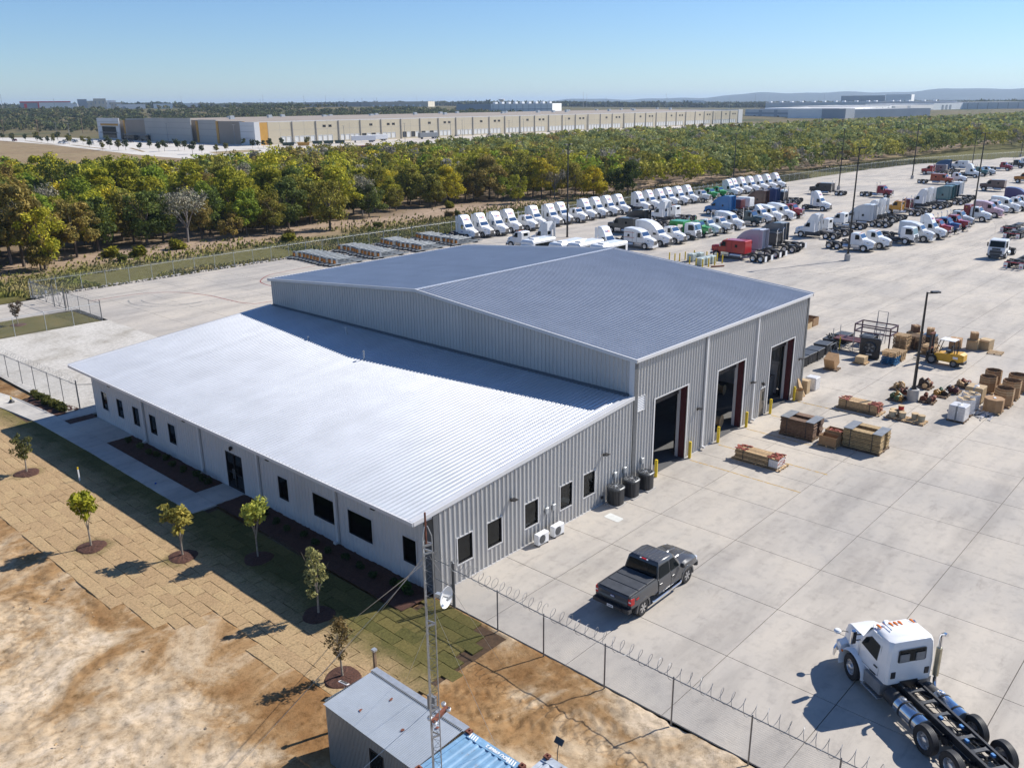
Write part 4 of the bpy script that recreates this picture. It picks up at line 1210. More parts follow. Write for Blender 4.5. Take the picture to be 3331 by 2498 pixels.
def container(label, x0, x1, y0, y1, h, col, text=None, along='y'):
    t = thing('shipping_container', label, 'shipping container', (x0, y0, 0))
    W, L = x1-x0, y1-y0
    pm = NT('container_paint'); f = pm.noise(2.2, 6, pm.pos(), .7)
    c = pm.ramp(f, [(.34, (.16, .06, .03)), (.40, tuple(k*.8 for k in col)), (.6, col), (.72, tuple(min(1, k*1.25+.04) for k in col))])
    m = pm.set(c, .5, 0, .4)
    MB().box(.05, W-.05, .05, L-.05, .15, h-.06).obj('side_panel', m, t)
    mb = MB()
    k = .34
    while k < L-.34 if along == 'y' else k < W-.34:
        if along == 'y': mb.prism([(k, h-.055), (k+.05, h-.012), (k+.13, h-.012), (k+.18, h-.055)], .16, W-.3, 'x')
        else: mb.prism([(k, h-.055), (k+.05, h-.012), (k+.13, h-.012), (k+.18, h-.055)], .16, L-.16, 'y')
        k += .275
    mb.obj('roof_rib', m, t)
    MB().box(.1, W-.1, 0, .14, h-.16, h-.02).box(.1, W-.1, L-.14, L, h-.16, h-.02).box(0, .12, .15, L-.15, h-.16, h-.02).box(W-.28, W, .15, L-.15, h-.16, h-.02).obj('top_rail', m, t)
    for x in (0, W-.18):
        for y in (0, L-.18):
            b = MB(); b.box(x, x+.05, y, y+.18, h-.12, h+.06); b.box(x+.13, x+.18, y, y+.18, h-.12, h+.06); b.box(x+.05, x+.13, y, y+.05, h-.12, h+.06); b.box(x+.05, x+.13, y+.13, y+.18, h-.12, h+.06)
            b.obj('corner_casting', M['rust'], t)
            MB().box(x+.02, x+.16, y+.02, y+.16, 0, h-.13).obj('corner_post', m, t)
    if text:
        put_text(text, .17, M['white'], t, (W-.14, L*.42, h-.013), (0, 1, 0), (-1, 0, 0), .006)
        hz = MB()
        for y in (L*.78, L*.12):
            for k in range(4): hz.add([(W-.25, y+k*.09, h-.014), (W-.25, y+k*.09+.05, h-.014), (W-.05, y+k*.09+.1, h-.014), (W-.05, y+k*.09+.05, h-.014)], [(0, 1, 2, 3)])
        hz.obj('hazard_stripe', M['white'], t)
    return t
container('blue shipping container with rusty corner castings beside the shed', -9.93, -7.58, -12.32, -9.86, 2.6, (.2, .36, .52), 'NIDU 69868 2')
container('grey rusty shipping container at the bottom edge beside blue one', -8.7, -6.72, -15.6, -12.42, 2.55, (.42, .46, .5))
sl_ = thing('solar_lamp', 'small solar panel lamp on a stalk above grey container', 'solar lamp', (-6.62, -12.75, 2.5))
MB().tube([(0, 0, -.1), (.04, .02, .25), (.12, .04, .45)], .014, 6).obj('stalk', M['blackplastic'], sl_)
MB().box(-.1, .1, -.16, .16, -.01, .01, 0, Matrix.Translation((.14, .04, .55)) @ Matrix.Rotation(R(-50), 4, 'Y')).obj('panel', M['darkgrey'], sl_)
st = thing('solar_lamp', 'small white framed solar panel on stake by mulch ring', 'solar lamp', (-7.25, -2.6, 0))
MB().cyl((0, 0, 0), (0, 0, .5), .012, n=5).obj('stake', M['galv'], st)
Mx = Matrix.Translation((0, 0, .55)) @ Matrix.Rotation(R(30), 4, 'Y') @ Matrix.Rotation(R(25), 4, 'Z')
MB().box(-.13, .13, -.19, .19, -.012, .012, 0, Mx).obj('frame', M['white'], st); MB().box(-.1, .1, -.16, .16, .013, .02, 0, Mx).obj('cell', M['darkgrey'], st)
fp = thing('wood_post', 'thin wooden post with small top standing behind shed corner', 'post', (-7.2, -4.6, 0))
MB().box(-.05, .05, -.05, .05, 0, 2.9).obj('shaft', M['wooddark'], fp); MB().box(-.08, .08, -.08, .08, 2.9, 2.98).obj('cap', M['galv'], fp)
ms = thing('marker_stake', 'white marker stake with yellow tip standing in shaded lawn', 'stake', (-5.66, 26.0, 0))
MB().box(-.04, .04, -.02, .02, 0, .75).obj('shaft', M['white'], ms); MB().box(-.042, .042, -.022, .022, .75, .9).obj('tip', M['yellow'], ms)
for (x, y, l) in ((-3.15, 21.3, 'small blue marker flag by the walk edge'), (-.9, 39.3, 'small red marker flag in the far left mulch bed'), (-1.7, 44.6, 'small red marker flag beside far left walk')):
    q = thing('marker_flag', l, 'flag', (x, y, .04)); MB().cyl((0, 0, 0), (0, 0, .35), .006, n=4).obj('wire', M['galv'], q)
    MB().box(0, .12, -.003, .003, .26, .36).obj('flag', mat('blue_flag', (.03, .12, .5), .6) if 'blue' in l else M['redprint'], q)
bp_ = thing('utility_pedestal', 'low black capped utility pedestal on left lawn by walk', 'utility box', (-3.05, 45.1, 0))
MB().lathe([(.2, 0), (.22, .12), (.14, .2), (.09, .3), (0, .33)], 12).obj('cover', M['blackplastic'], bp_); MB().box(-.04, .04, -.04, .04, .3, .5).obj('stem', M['yellow'], bp_)

# ------------------------------------------------------------------ vegetation
def leaf_mat(name, trans=.3, tw=False):
    t = NT(name); g = t.new('ShaderNodeNewGeometry'); oi = t.new('ShaderNodeObjectInfo')
    k = t.ramp(g.outputs['Random Per Island'], [(0, (.5, .55, .5)), (.5, (1, 1, 1)), (1, (1.5, 1.4, 1.2))])
    c = t.mix(1, oi.outputs['Color'], k, 'MULTIPLY')
    n = t.ramp(t.noise(.45, 3, t.pos()), [(.35, (.72, .78, .75)), (.65, (1.25, 1.2, 1.1))])
    c = t.mix(1, c, n, 'MULTIPLY')
    t.set(c, .7, 0, .15)
    tl = t.new('ShaderNodeBsdfTranslucent'); t.ln(c, tl.inputs[0])
    mx = t.new('ShaderNodeMixShader'); mx.inputs[0].default_value = trans
    t.ln(t.bs.outputs[0], mx.inputs[1]); t.ln(tl.outputs[0], mx.inputs[2]); t.ln(mx.outputs[0], t.out.inputs[0])
    return t.mat
M['leaf'] = leaf_mat('foliage')
M['twig'] = leaf_mat('twigs', 0)
M['leafmass'] = None

def leaf_cloud(clumps, per, size, rs, aspect=1.0, flat=.85, shell=.45):
    """quads spread through clumps: arrays of (x,y,z,r)"""
    C = np.asarray(clumps); n = len(C)*per
    idx = np.repeat(np.arange(len(C)), per)
    d = rs.normal(size=(n, 3)); d /= np.linalg.norm(d, axis=1)[:, None]
    rad = (shell+(1-shell)*rs.rand(n)**.6)*(.85+.3*rs.rand(n))
    P = C[idx, :3]+d*np.array([1, 1, flat])*(C[idx, 3]*rad)[:, None]
    nrm = d*.7+rs.normal(size=(n, 3))*.6+np.array([0, 0, .35]); nrm /= np.linalg.norm(nrm, axis=1)[:, None]
    a = np.cross(nrm, rs.normal(size=(n, 3))); a /= np.linalg.norm(a, axis=1)[:, None]
    b = np.cross(nrm, a)
    s = size*(.6+.8*rs.rand(n))[:, None]
    a *= s*aspect; b *= s
    V = np.stack([P-a, P-b*.55, P+a, P+b*.55], 1).reshape(-1, 3)
    return V, np.arange(len(V)).reshape(-1, 4)

def trunk_mb(h, r, limbs, rs, lean=.05, spread=.5, top=None):
    mb = MB(); top = top or h
    lx, ly = rs.uniform(-lean, lean)*h, rs.uniform(-lean, lean)*h
    mb.tube([(0, 0, -.2), (lx*.3, ly*.3, h*.35), (lx*.7, ly*.7, h*.7), (lx, ly, h)], [r*1.25, r, r*.7, r*.25], 7)
    ends = []
    for k in range(limbs):
        a = 2*math.pi*(k+rs.rand()*.6)/limbs; z0 = h*(.3+.4*rs.rand()); L = spread*(.7+.6*rs.rand())
        e = (lx*.6+math.cos(a)*L, ly*.6+math.sin(a)*L, z0+(top-z0)*(.45+.4*rs.rand()))
        m_ = (lx*.5+math.cos(a)*L*.5, ly*.5+math.sin(a)*L*.5, z0+(e[2]-z0)*.6)
        mb.tube([(lx*.4, ly*.4, z0), m_, e], [r*.5, r*.32, r*.1], 5); ends.append(e)
    return mb, ends

# young trees in mulch rings
def sapling(name, label, x, y, h, col, seed, kind='round', group='young trees on the front lawn', ring=True, z=0):
    rs = np.random.RandomState(seed)
    t = thing(name, label, 'tree', (x, y, z), 0, group)
    mb, ends = trunk_mb(h*.8, .042, 7, rs, .05, .5, h)
    mb.obj('trunk', M['barkpale'], t)
    if kind == 'round':
        cl = [(e[0], e[1], e[2], .28) for e in ends]+[(rs.uniform(-.45, .45), rs.uniform(-.45, .45), h*(.62+.33*rs.rand()), .26) for _ in range(15)]
        V, F = leaf_cloud(cl, 34, .115, rs, 1.2)
    elif kind == 'spire':
        cl = []
        for k in range(34):
            f = rs.rand(); r_ = .52*(1-f)**.8*(.4+.6*min(1, f*6))+.05; a = rs.rand()*6.28
            cl.append((r_*math.cos(a), r_*math.sin(a), h*(.3+.7*f), .17))
        V, F = leaf_cloud(cl, 34, .062, rs, 1.3)
    elif kind == 'wide':
        cl = []
        for k in range(30):
            f = rs.rand(); r_ = .75*math.sin(math.pi*min(1, .25+.75*(1-f)))*(.3+.7*rs.rand()); a = rs.rand()*6.28
            cl.append((r_*math.cos(a), r_*math.sin(a), h*(.36+.6*f), .2))
        V, F = leaf_cloud(cl, 34, .065, rs, 1.3)
    else:
        cl = []
        for k in range(24):
            f = rs.rand(); r_ = .5*math.sin(math.pi*(.2+.7*f)); a = rs.rand()*6.28
            cl.append((r_*math.cos(a)*rs.rand(), r_*math.sin(a)*rs.rand(), h*(.36+.62*f), .22))
        V, F = leaf_cloud(cl, 26, .055, rs, 1.3)
    o = link('crown', np_mesh('crown', V, F, M['leaf']), t); o.color = (*col, 1)
    if ring:
        a = np.linspace(0, 2*np.pi, 29)[:-1]; V = [(0, 0, .12)]; F = []
        rads = (.25, .5, .68, .78); zs = (.11, .08, .05, -.02)
        for r_, zz in zip(rads, zs):
            for q in a: V.append((r_*(1+.06*math.sin(q*3+seed))*math.cos(q), r_*(1+.06*math.sin(q*3+seed))*math.sin(q), zz+rs.uniform(-.02, .02)))
        n = len(a)
        F = [(0, 1+i, 1+(i+1) % n) for i in range(n)]
        mbm = MB(); mbm.add(V, F+[(1+k*n+i, 1+k*n+(i+1) % n, 1+(k+1)*n+(i+1) % n, 1+(k+1)*n+i) for k in range(3) for i in range(n)])
        r = mbm.obj('mulch_ring', M['mulch'], None, (x, y, z)); tag(r, kind='structure')
    return t
M['barkpale'] = mat('pale_bark', (.27, .23, .18), .9, 0, .3, 9)
sapling('young_tree', 'young tree with yellow green leaves, second from the left on tan sod', -8.78, 16.88, 3.2, (.30, .30, .03), 1)
sapling('young_tree', 'young tree with pale golden leaves at the edge of the building shadow', -6.1, 12.35, 2.9, (.40, .33, .08), 2)
sapling('young_tree', 'young tree with bright lime leaves standing wholly on shaded lawn', -3.64, 9.29, 3.3, (.42, .43, .09), 3)
sapling('young_tree', 'slender spire shaped young tree with pale silvery leaves near building corner', -4.64, 2.76, 3.5, (.36, .34, .15), 4, 'spire')
sapling('young_tree', 'sparse brown young tree with thin leaves beside the metal shed', -6.66, -1.7, 2.75, (.15, .105, .045), 5, 'sparse')
sapling('young_tree', 'wide dusty green young oak at far left of the lawn', -7.4, 29.7, 2.65, (.13, .13, .045), 6, 'wide')
sapling('young_tree', 'leafless looking grey young tree on lawn by the sliding gate', 6.74, 72.0, 2.6, (.12, .09, .07), 7, 'wide', None)

# shrubs in the beds
def shrub_mesh(seed, r=.24, h=.42, size=.06, n=420):
    rs = np.random.RandomState(seed)
    cl = [(rs.uniform(-r, r)*.6, rs.uniform(-r, r)*.6, h*(.25+.5*rs.rand()), r*.55) for _ in range(7)]
    return leaf_cloud(cl, n//7, size, rs, 1.6)
sh_me = [np_mesh('shrub', *shrub_mesh(s), M['leaf']) for s in (1, 2, 3)]
def shrub(x, y, label, group, col, s=1.0, k=0):
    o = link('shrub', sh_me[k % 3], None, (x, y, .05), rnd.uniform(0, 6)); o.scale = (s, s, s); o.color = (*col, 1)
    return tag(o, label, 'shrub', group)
for k, (x, y) in enumerate([(-.75, 29.9), (-.8, 28.2), (-.9, 26.7), (-.75, 26.0), (-.6, 25.0), (-.85, 23.6), (-.8, 22.4), (-.6, 21.1), (-.7, 20.2), (-.65, 19.5)]):
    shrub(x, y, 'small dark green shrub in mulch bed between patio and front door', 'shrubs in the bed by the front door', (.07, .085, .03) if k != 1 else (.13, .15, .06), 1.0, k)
for k in range(12):
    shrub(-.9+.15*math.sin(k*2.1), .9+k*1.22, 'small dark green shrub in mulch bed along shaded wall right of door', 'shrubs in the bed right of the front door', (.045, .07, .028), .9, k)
shrub(-.7, 1.4, 'bright green low shrub at building corner end of the mulch bed', 'corner shrub', (.08, .14, .03), 1.3, 1)
for k, (x, y) in enumerate([(-1.35, 45.2), (-1.4, 44.2), (-1.2, 43.3), (-1.45, 42.5), (-1.2, 41.8), (-1.3, 41.1), (-1.1, 40.5), (-1.25, 39.9)]):
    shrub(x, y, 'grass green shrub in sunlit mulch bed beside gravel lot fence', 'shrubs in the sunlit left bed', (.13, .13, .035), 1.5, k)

# the woods
TREES = []
def forest_variant(seed, H, Rr, kind):
    rs = np.random.RandomState(seed)
    t = thing('woodland_tree', 'woodland tree', 'tree')
    if kind == 'bare':
        mb, ends = trunk_mb(H*.75, .16, 9, rs, .06, Rr*.8, H)
        for e in list(ends):
            for q in range(4):
                d = Vector((rs.uniform(-1, 1), rs.uniform(-1, 1), rs.uniform(.2, 1.2)))*1.3
                mb.tube([e, Vector(e)+d*.5+Vector((rs.uniform(-.2, .2),)*3), Vector(e)+d], [.035, .025, .01], 4)
        mb.obj('trunk', M['barkgrey'], t)
        cl = [(e[0], e[1], e[2], 1.3) for e in ends]+[(rs.uniform(-1, 1)*Rr*.6, rs.uniform(-1, 1)*Rr*.6, H*(.5+.4*rs.rand()), 1.2) for _ in range(8)]
        V, F = leaf_cloud(cl, 90, .5, rs, .12)
    else:
        mb, ends = trunk_mb(H*.7, .17, 6, rs, .05, Rr*.7, H*.9)
        mb.obj('trunk', M['bark'], t)
        cl = []
        nC = 34 if kind == 'full' else 26
        lob = rs.uniform(.7, 1.15, 8)
        for k in range(nC):
            th = rs.rand()*6.28; f = rs.rand()
            z = H*(.26+.68*f); rmax = Rr*math.sqrt(max(.05, 1-((f-.42)/.62)**2))
            r_ = rmax*rs.rand()**.45*.98*lob[int(th/6.29*8)]
            cl.append((r_*math.cos(th), r_*math.sin(th), z*lob[(int(th/6.29*8)+3) % 8]**.35, (.55+.95*rs.rand())*Rr/3.9))
        V, F = leaf_cloud(cl, 150 if kind == 'full' else 120, .21 if kind == 'full' else .19, rs, 1.25, .8, .35)
    o = link('crown', np_mesh('crown', V, F, M['twig'] if kind == 'bare' else M['leaf']), t)
    return t
M['barkgrey'] = mat('grey_bark', (.2, .18, .165), .9, 0, .25, 6)
protos = [forest_variant(100+k, H, r_, kd) for k, (H, r_, kd) in enumerate([(9.0, 4.0, 'full'), (10.2, 3.7, 'full'), (8.0, 4.3, 'full'), (9.6, 3.7, 'airy'), (8.4, 3.4, 'airy'), (8.8, 3.3, 'bare')])]
edge_x = [-200, -40, 20, 30, 39, 47, 63, 78, 99, 123, 143, 154, 202, 266, 338, 409, 433, 520, 1500]
edge_y = [112, 105, 102, 113, 116.5, 110, 112, 116.5, 117.5, 119, 106, 101, 90, 94, 93, 90, 78, 68, 68]
bk_x = [-200, 64, 76, 101, 134, 154, 218, 286, 333, 430, 520, 578, 699, 835, 1000, 1500]
bk_y = [262, 262, 236, 215, 233, 236, 244, 257, 268, 272, 263, 259, 257, 247, 215, 200]
cand = []
x = -90.0
while x < 1250:
    step = 4.9 if x < 420 else 7.2
    y0 = np.interp(x, edge_x, edge_y); y1 = np.interp(x, bk_x, bk_y)
    y = y0
    while y < y1:
        X, Y = x+rnd.uniform(-3, 3), y+rnd.uniform(-2.6, 2.6)
        y += step*rnd.uniform(.9, 1.25)
        if Y < np.interp(X, edge_x, edge_y)-.5: Y += 2
        q = in_view(X, Y, 5, .1)
        if q is None: continue
        # clearing between yellow tree and fence line stays open
        if rnd.random() < .04: continue
        cand.append((q[2], X, Y))
    x += step
for tx, ty in ((148, 78+35), (72, 106), (126, 108)): cand.append((150, tx, ty))
cand.sort()
PAL = [((.20, .185, .034), 'olive green', 3.4), ((.27, .26, .026), 'yellow green', 3), ((.085, .11, .026), 'dark green', 1.8), ((.20, .155, .045), 'brownish olive', 1.1), ((.17, .22, .026), 'fresh green', 1.5), ((.36, .30, .026), 'golden yellow', .3), ((.21, .195, .16), 'bare grey', .55)]
PALR = [((.21, .23, .095), 'grey green', 3), ((.18, .185, .05), 'olive green', 2.8), ((.26, .24, .05), 'yellow green', 1.8), ((.22, .16, .055), 'rusty brown', .45), ((.10, .13, .04), 'dark green', 1.5), ((.20, .18, .145), 'bare grey', .5)]
PALS = [((.14, .155, .06), 'a', 3), ((.10, .12, .045), 'b', 3), ((.17, .155, .07), 'c', 1)]
def pick(pal):
    s = sum(p[2] for p in pal); u = rnd.uniform(0, s)
    for p in pal:
        u -= p[2]
        if u <= 0: return p
    return pal[0]
used = set()
indiv, mass = cand[:292], cand[292:]
special = [(143.3, 100.9, 1.0), ]
def place_tree(k, X, Y, colname, col, s, label, group):
    if k not in used: used.add(k); o = protos[k]; o.location = (X, Y, -.05); o.rotation_euler = (0, 0, rnd.uniform(0, 6.28)); o['label'] = label; o['group'] = group
    else: o = copy_tree(protos[k], (X, Y, -.05), rnd.uniform(0, 6.28), label, group)
    o.scale = (s, s, s*rnd.uniform(.92, 1.08))
    v = rnd.uniform(1.05, 1.5)
    for ch in o.children:
        if ch.name.startswith('crown'): ch.color = (col[0]*v*rnd.uniform(.95, 1.05), col[1]*v, col[2]*v, 1)
    return o
for d, X, Y in indiv:
    col, cn, _ = pick(PAL if X < 190 else PALR)
    k = 5 if cn == 'bare grey' else rnd.choice([0, 1, 2, 3, 4])
    s = rnd.choice([rnd.uniform(.55, .8), rnd.uniform(.8, 1.15)])
    s *= .72+.55*float(vnoise(np.array([X/19]), np.array([Y/19]), 31)[0])
    if X > 190: s *= .85
    front = Y < np.interp(X, edge_x, edge_y)+9
    fy = np.interp(X, edge_x, edge_y)
    row = 'at the front edge of' if Y < fy+7 else ('in the second rank of' if Y < fy+16 else ('deeper in' if Y < fy+32 else 'far back in'))
    zone = ['left of the driveway gate', 'beyond the curved red line', 'behind the steel frames', 'behind the courier trucks', 'behind the lone yellow tree', 'behind the far yard fence', 'behind the far truck group'][sum(X > q for q in (12, 40, 76, 128, 175, 240))]
    place_tree(k, X, Y, cn, col, s, f'{cn} {"twiggy" if k == 5 else ("airy" if k in (3, 4) else "dense")} tree {row} the woods {zone}', f'{cn} trees {row} the woods {zone}')
yt = copy_tree(protos[0], (143.3, 99.6, 0), 2.0, 'round golden yellow tree standing alone before the woods behind truck row', 'lone yellow tree'); yt.scale = (.84, .84, .84)
for ch in yt.children:
    if ch.name.startswith('crown'): ch.color = (.5, .4, .02, 1)
dt = copy_tree(protos[2], (154.5, 97.5, 0), 4.0, 'dark green spreading tree standing right of the lone yellow tree', 'lone dark tree'); dt.scale = (.95, .95, .98)
for ch in dt.children:
    if ch.name.startswith('crown'): ch.color = (.07, .10, .02, 1)
tl_ = copy_tree(protos[3], (62.6, 110.0, 0), 1.0, 'slim olive tree with bare lower trunk at the woods edge left of the truck frames', 'slim edge tree'); tl_.scale = (.8, .8, .82)
for ch in tl_.children:
    if ch.name.startswith('crown'): ch.color = (.22, .2, .035, 1)

# the rest of the woods as one mass
def mass_mat():
    t = NT('far_foliage'); g = t.new('ShaderNodeNewGeometry')
    at = t.new('ShaderNodeAttribute', attribute_name='hue')
    k = t.ramp(g.outputs['Random Per Island'], [(0, (.55, .58, .55)), (1, (1.4, 1.35, 1.25))])
    c = t.mix(1, at.outputs['Color'], k, 'MULTIPLY'); t.set(c, .75, 0, .1)
    tl = t.new('ShaderNodeBsdfTranslucent'); t.ln(c, tl.inputs[0])
    mx = t.new('ShaderNodeMixShader'); mx.inputs[0].default_value = .25
    t.ln(t.bs.outputs[0], mx.inputs[1]); t.ln(tl.outputs[0], mx.inputs[2]); t.ln(mx.outputs[0], t.out.inputs[0])
    return t.mat
M['mass'] = mass_mat()
def woods_mass(name, pts, leaf, per, ncl, hr=(7, 9.5), kr=3.9, z=None, seed=3, pal=None, hmul=1.0):
    """joined crowns, each tree with the colour of its kind"""
    rs = np.random.RandomState(seed); cl = []; hue = []
    for (X, Y) in pts:
        H = rs.uniform(*hr); Rr = kr*rs.uniform(.75, 1.2); zb = float(terrain(X, Y)) if z is None else z
        col = pick(pal or (PAL if X < 190 else PALR))[0]; v = rs.uniform(.95, 1.5)*hmul
        for _ in range(ncl):
            f = rs.rand()**.55; th = rs.rand()*6.28
            rmax = Rr*math.sqrt(max(.05, 1-((f-.42)/.62)**2)); r_ = rmax*rs.rand()**.4
            cl.append((X+r_*math.cos(th), Y+r_*math.sin(th), zb+H*(.25+.68*f), (.8+.5*rs.rand())*Rr/3.4)); hue.append((col[0]*v, col[1]*v, col[2]*v, 1))
    V, F = leaf_cloud(cl, per, leaf, rs, 1.1, .75, .55)
    me = np_mesh(name, V, F, M['mass'])
    at = me.attributes.new('hue', 'FLOAT_COLOR', 'POINT'); at.data.foreach_set('color', np.repeat(np.asarray(hue, dtype=np.float32), per*4, 0).ravel())
    return tag(link(name, me), kind='stuff')
near_m = [(X, Y) for d, X, Y in mass if d < 420]; far_m = [(X, Y) for d, X, Y in mass if d >= 420]
woods_mass('woods', near_m, .42, 20, 11, seed=3, hmul=1.2)
woods_mass('far_woods', far_m, .95, 9, 7, (6.5, 9), 4.4, seed=4, hmul=1.3)
# scrub beyond the car park, tree belts towards the horizon
pts = []
for _ in range(2600):
    X, Y = rnd.uniform(150, 900), rnd.uniform(790, 1380)
    if in_view(X, Y, 8, .06) and (vnoise(np.array([X*.012]), np.array([Y*.012]), 9)[0] > .32): pts.append((X, Y))
woods_mass('scrub_belt', pts, 1.3, 9, 6, (3.5, 6.5), 5.5, seed=5, pal=PALS, hmul=.75)
pts = []
for _ in range(5200):
    a = rnd.uniform(8, 78); r_ = 2300+4500*rnd.random()**1.5
    X, Y = CAM.x+r_*math.cos(R(a)), CAM.y+r_*math.sin(R(a))
    if in_view(X, Y, 15, .06) and (vnoise(np.array([X*.0025]), np.array([Y*.0025]), 12)[0] > .42): pts.append((X, Y))
woods_mass('horizon_trees', pts, 5, 8, 5, (5, 9), 22, seed=6, pal=PALS, hmul=.5)

# verge grass tufts and weeds
rs = np.random.RandomState(21); n = 75000
X = rs.uniform(-70, 330, n); fe = np.interp(X, [12, 60, 120, 198, 264, 303, 345], [85.7, 85.9, 85, 84.3, 83.8, 80.5, 68.5])
Y = fe+.3+np.abs(rs.normal(0, 1, n))*9*(1-.4*(X > 190)); keep = (vnoise(X*.12, Y*.12, 5) > .34) & ((X > 12) | (Y > 88))
X, Y = X[keep], Y[keep]; n = len(X)
hgt_ = .2+.45*rs.rand(n)*vnoise(X*.3, Y*.3, 8); a = rs.rand(n)*6.28; w_ = .10+.14*rs.rand(n)
V = np.stack([np.stack([X-np.cos(a)*w_, Y-np.sin(a)*w_, np.full(n, -.03)], 1), np.stack([X+np.cos(a)*w_, Y+np.sin(a)*w_, np.full(n, -.03)], 1), np.stack([X+np.cos(a)*w_*.4+.1, Y+np.sin(a)*w_*.4, hgt_], 1), np.stack([X-np.cos(a)*w_*.3+.1, Y-np.sin(a)*w_*.3+.1, hgt_*.9], 1)], 1).reshape(-1, 3)
def weed_mat():
    t = NT('weeds'); g = t.new('ShaderNodeNewGeometry')
    a = t.ramp(t.noise(.16, 3, t.pos()), [(.3, (.15, .17, .035)), (.5, (.23, .21, .06)), (.62, (.32, .26, .12)), (.72, (.40, .34, .04))])
    k = t.ramp(g.outputs['Random Per Island'], [(0, (.6, .6, .6)), (1, (1.35, 1.35, 1.3))])
    return t.set(t.mix(1, a, k, 'MULTIPLY'), .9, 0, .1)
tag(link('verge_grass', np_mesh('verge_grass', V, np.arange(len(V)).reshape(-1, 4), weed_mat())), kind='stuff')
for k in range(16):
    x = rnd.uniform(-15, 190); y = float(np.interp(x, edge_x, edge_y))-rnd.uniform(2, 16)
    if y < 89: continue
    o = link('bush', sh_me[k % 3], None, (x, y, -.05), rnd.uniform(0, 6)); s = rnd.uniform(3, 6); o.scale = (s, s, s*.8); o.color = (*rnd.choice([(.2, .19, .02), (.11, .12, .03), (.16, .12, .06)]), 1)
    tag(o, 'low weedy bush on the verge between fence and woods', 'bush', 'bushes on the verge')

# ------------------------------------------------------------------ trucks in the yard
_mc = {}
def cached(key, fn):
    if key not in _mc: _mc[key] = fn()
    return _mc[key]

def wheel_mesh(r, w, n=16):
    b = MB(); h = w/2
    b.lathe([(r*.58, -h*.8), (r*.62, -h), (r*.93, -h), (r, -h*.78), (r, h*.78), (r*.93, h), (r*.62, h), (r*.58, h*.8)], n, axis='x')
    return b.mesh('tyre', M['rubber'])
def rim_mesh(r, w, m, deep=0.0, n=14):
    b = MB(); h = w/2
    # outer face to -x and +x, hub cone
    for s in (-1, 1):
        b.lathe([(r*.6, s*h*.85), (r*.55, s*h*(.8-deep)), (r*.34, s*h*(.72-deep)), (r*.3, s*h*(.95-deep)), (r*.14, s*h*(1.0-deep)), (0, s*h*(1.02-deep))], n, axis='x')
    return b.mesh('rim', m)
def add_wheel(t, x, y, r, w, m, name='wheel'):
    tm = cached(('ty', r, w), lambda: wheel_mesh(r, w)); rm = cached(('rim', r, w, m.name), lambda: rim_mesh(r, w, m))
    o = link(name, tm, t, (x, y, r)); link('rim', rm, o)
    return o

def sq_ring(y, hw, z0, z1, c=.08):
    return [(-hw, y, z0), (hw, y, z0), (hw, y, z1-c), (hw-c, y, z1), (-hw+c, y, z1), (-hw, y, z1-c)]

CABS = {
 # roofline profiles (y forward, z up); front axle at y = 0
 'day':   [(-.22, .95), (-.22, 1.82), (-.40, 1.95), (-.82, 2.58), (-1.3, 2.68), (-2.12, 2.62), (-2.2, 2.5), (-2.2, .95)],
 'flat':  [(-.22, .95), (-.22, 1.82), (-.40, 1.95), (-.82, 2.58), (-1.3, 2.72), (-4.35, 2.76), (-4.5, 2.66), (-4.5, .95)],
 'mid':   [(-.22, .95), (-.22, 1.82), (-.40, 1.95), (-.82, 2.58), (-1.5, 2.85), (-2.3, 3.02), (-3.95, 3.06), (-4.05, 2.95), (-4.05, .95)],
 'high':  [(-.22, .95), (-.22, 1.82), (-.40, 1.95), (-.82, 2.58), (-1.3, 3.05), (-1.95, 3.5), (-2.9, 3.82), (-4.3, 3.9), (-4.4, 3.8), (-4.4, .95)],
 'coe':   [(1.25, .75), (1.3, 1.25), (1.16, 1.62), (.92, 2.62), (.6, 2.72), (-.75, 2.72), (-.85, 2.6), (-.85, 1.0), (-.4, .95)],
}
def cab_mesh(kind):
    tp = lambda y, z: 1.0 if z < 1.9 else 1.0-.05*min(1, (z-1.9)/.8)
    b = MB(); b.bprism(CABS[kind], 1.06 if kind != 'coe' else 1.12, .07, 0, tp)
    return b.mesh('cab', M['paint'])
def fairing_mesh():
    # tall roof deflector with rounded front, open shell back
    prof = [(-.80, 2.56), (-1.0, 2.95), (-1.32, 3.55), (-1.56, 3.84), (-1.86, 3.95), (-2.3, 3.96), (-2.34, 2.60)]
    b = MB(); b.bprism(prof, 1.02, .1, 0, lambda y, z: 1.0-.04*max(0, z-2.6))
    return b.mesh('roof_fairing', M['paint'])
def extender_mesh(s):
    return MB().box(min(s*.96, s*1.02), max(s*.96, s*1.02), -2.75, -2.3, 1.15, 3.82).mesh('side_extender', M['paint'])
def sleeper_ext_mesh(zt, y0):
    b = MB()
    for s in (-1, 1): b.box(min(s*.96, s*1.02), max(s*.96, s*1.02), y0-.45, y0-.02, 1.1, zt-.1)
    b.box(-1.0, 1.0, y0-.4, y0-.02, zt-.12, zt-.06)
    return b.mesh('side_extender', M['paint'])
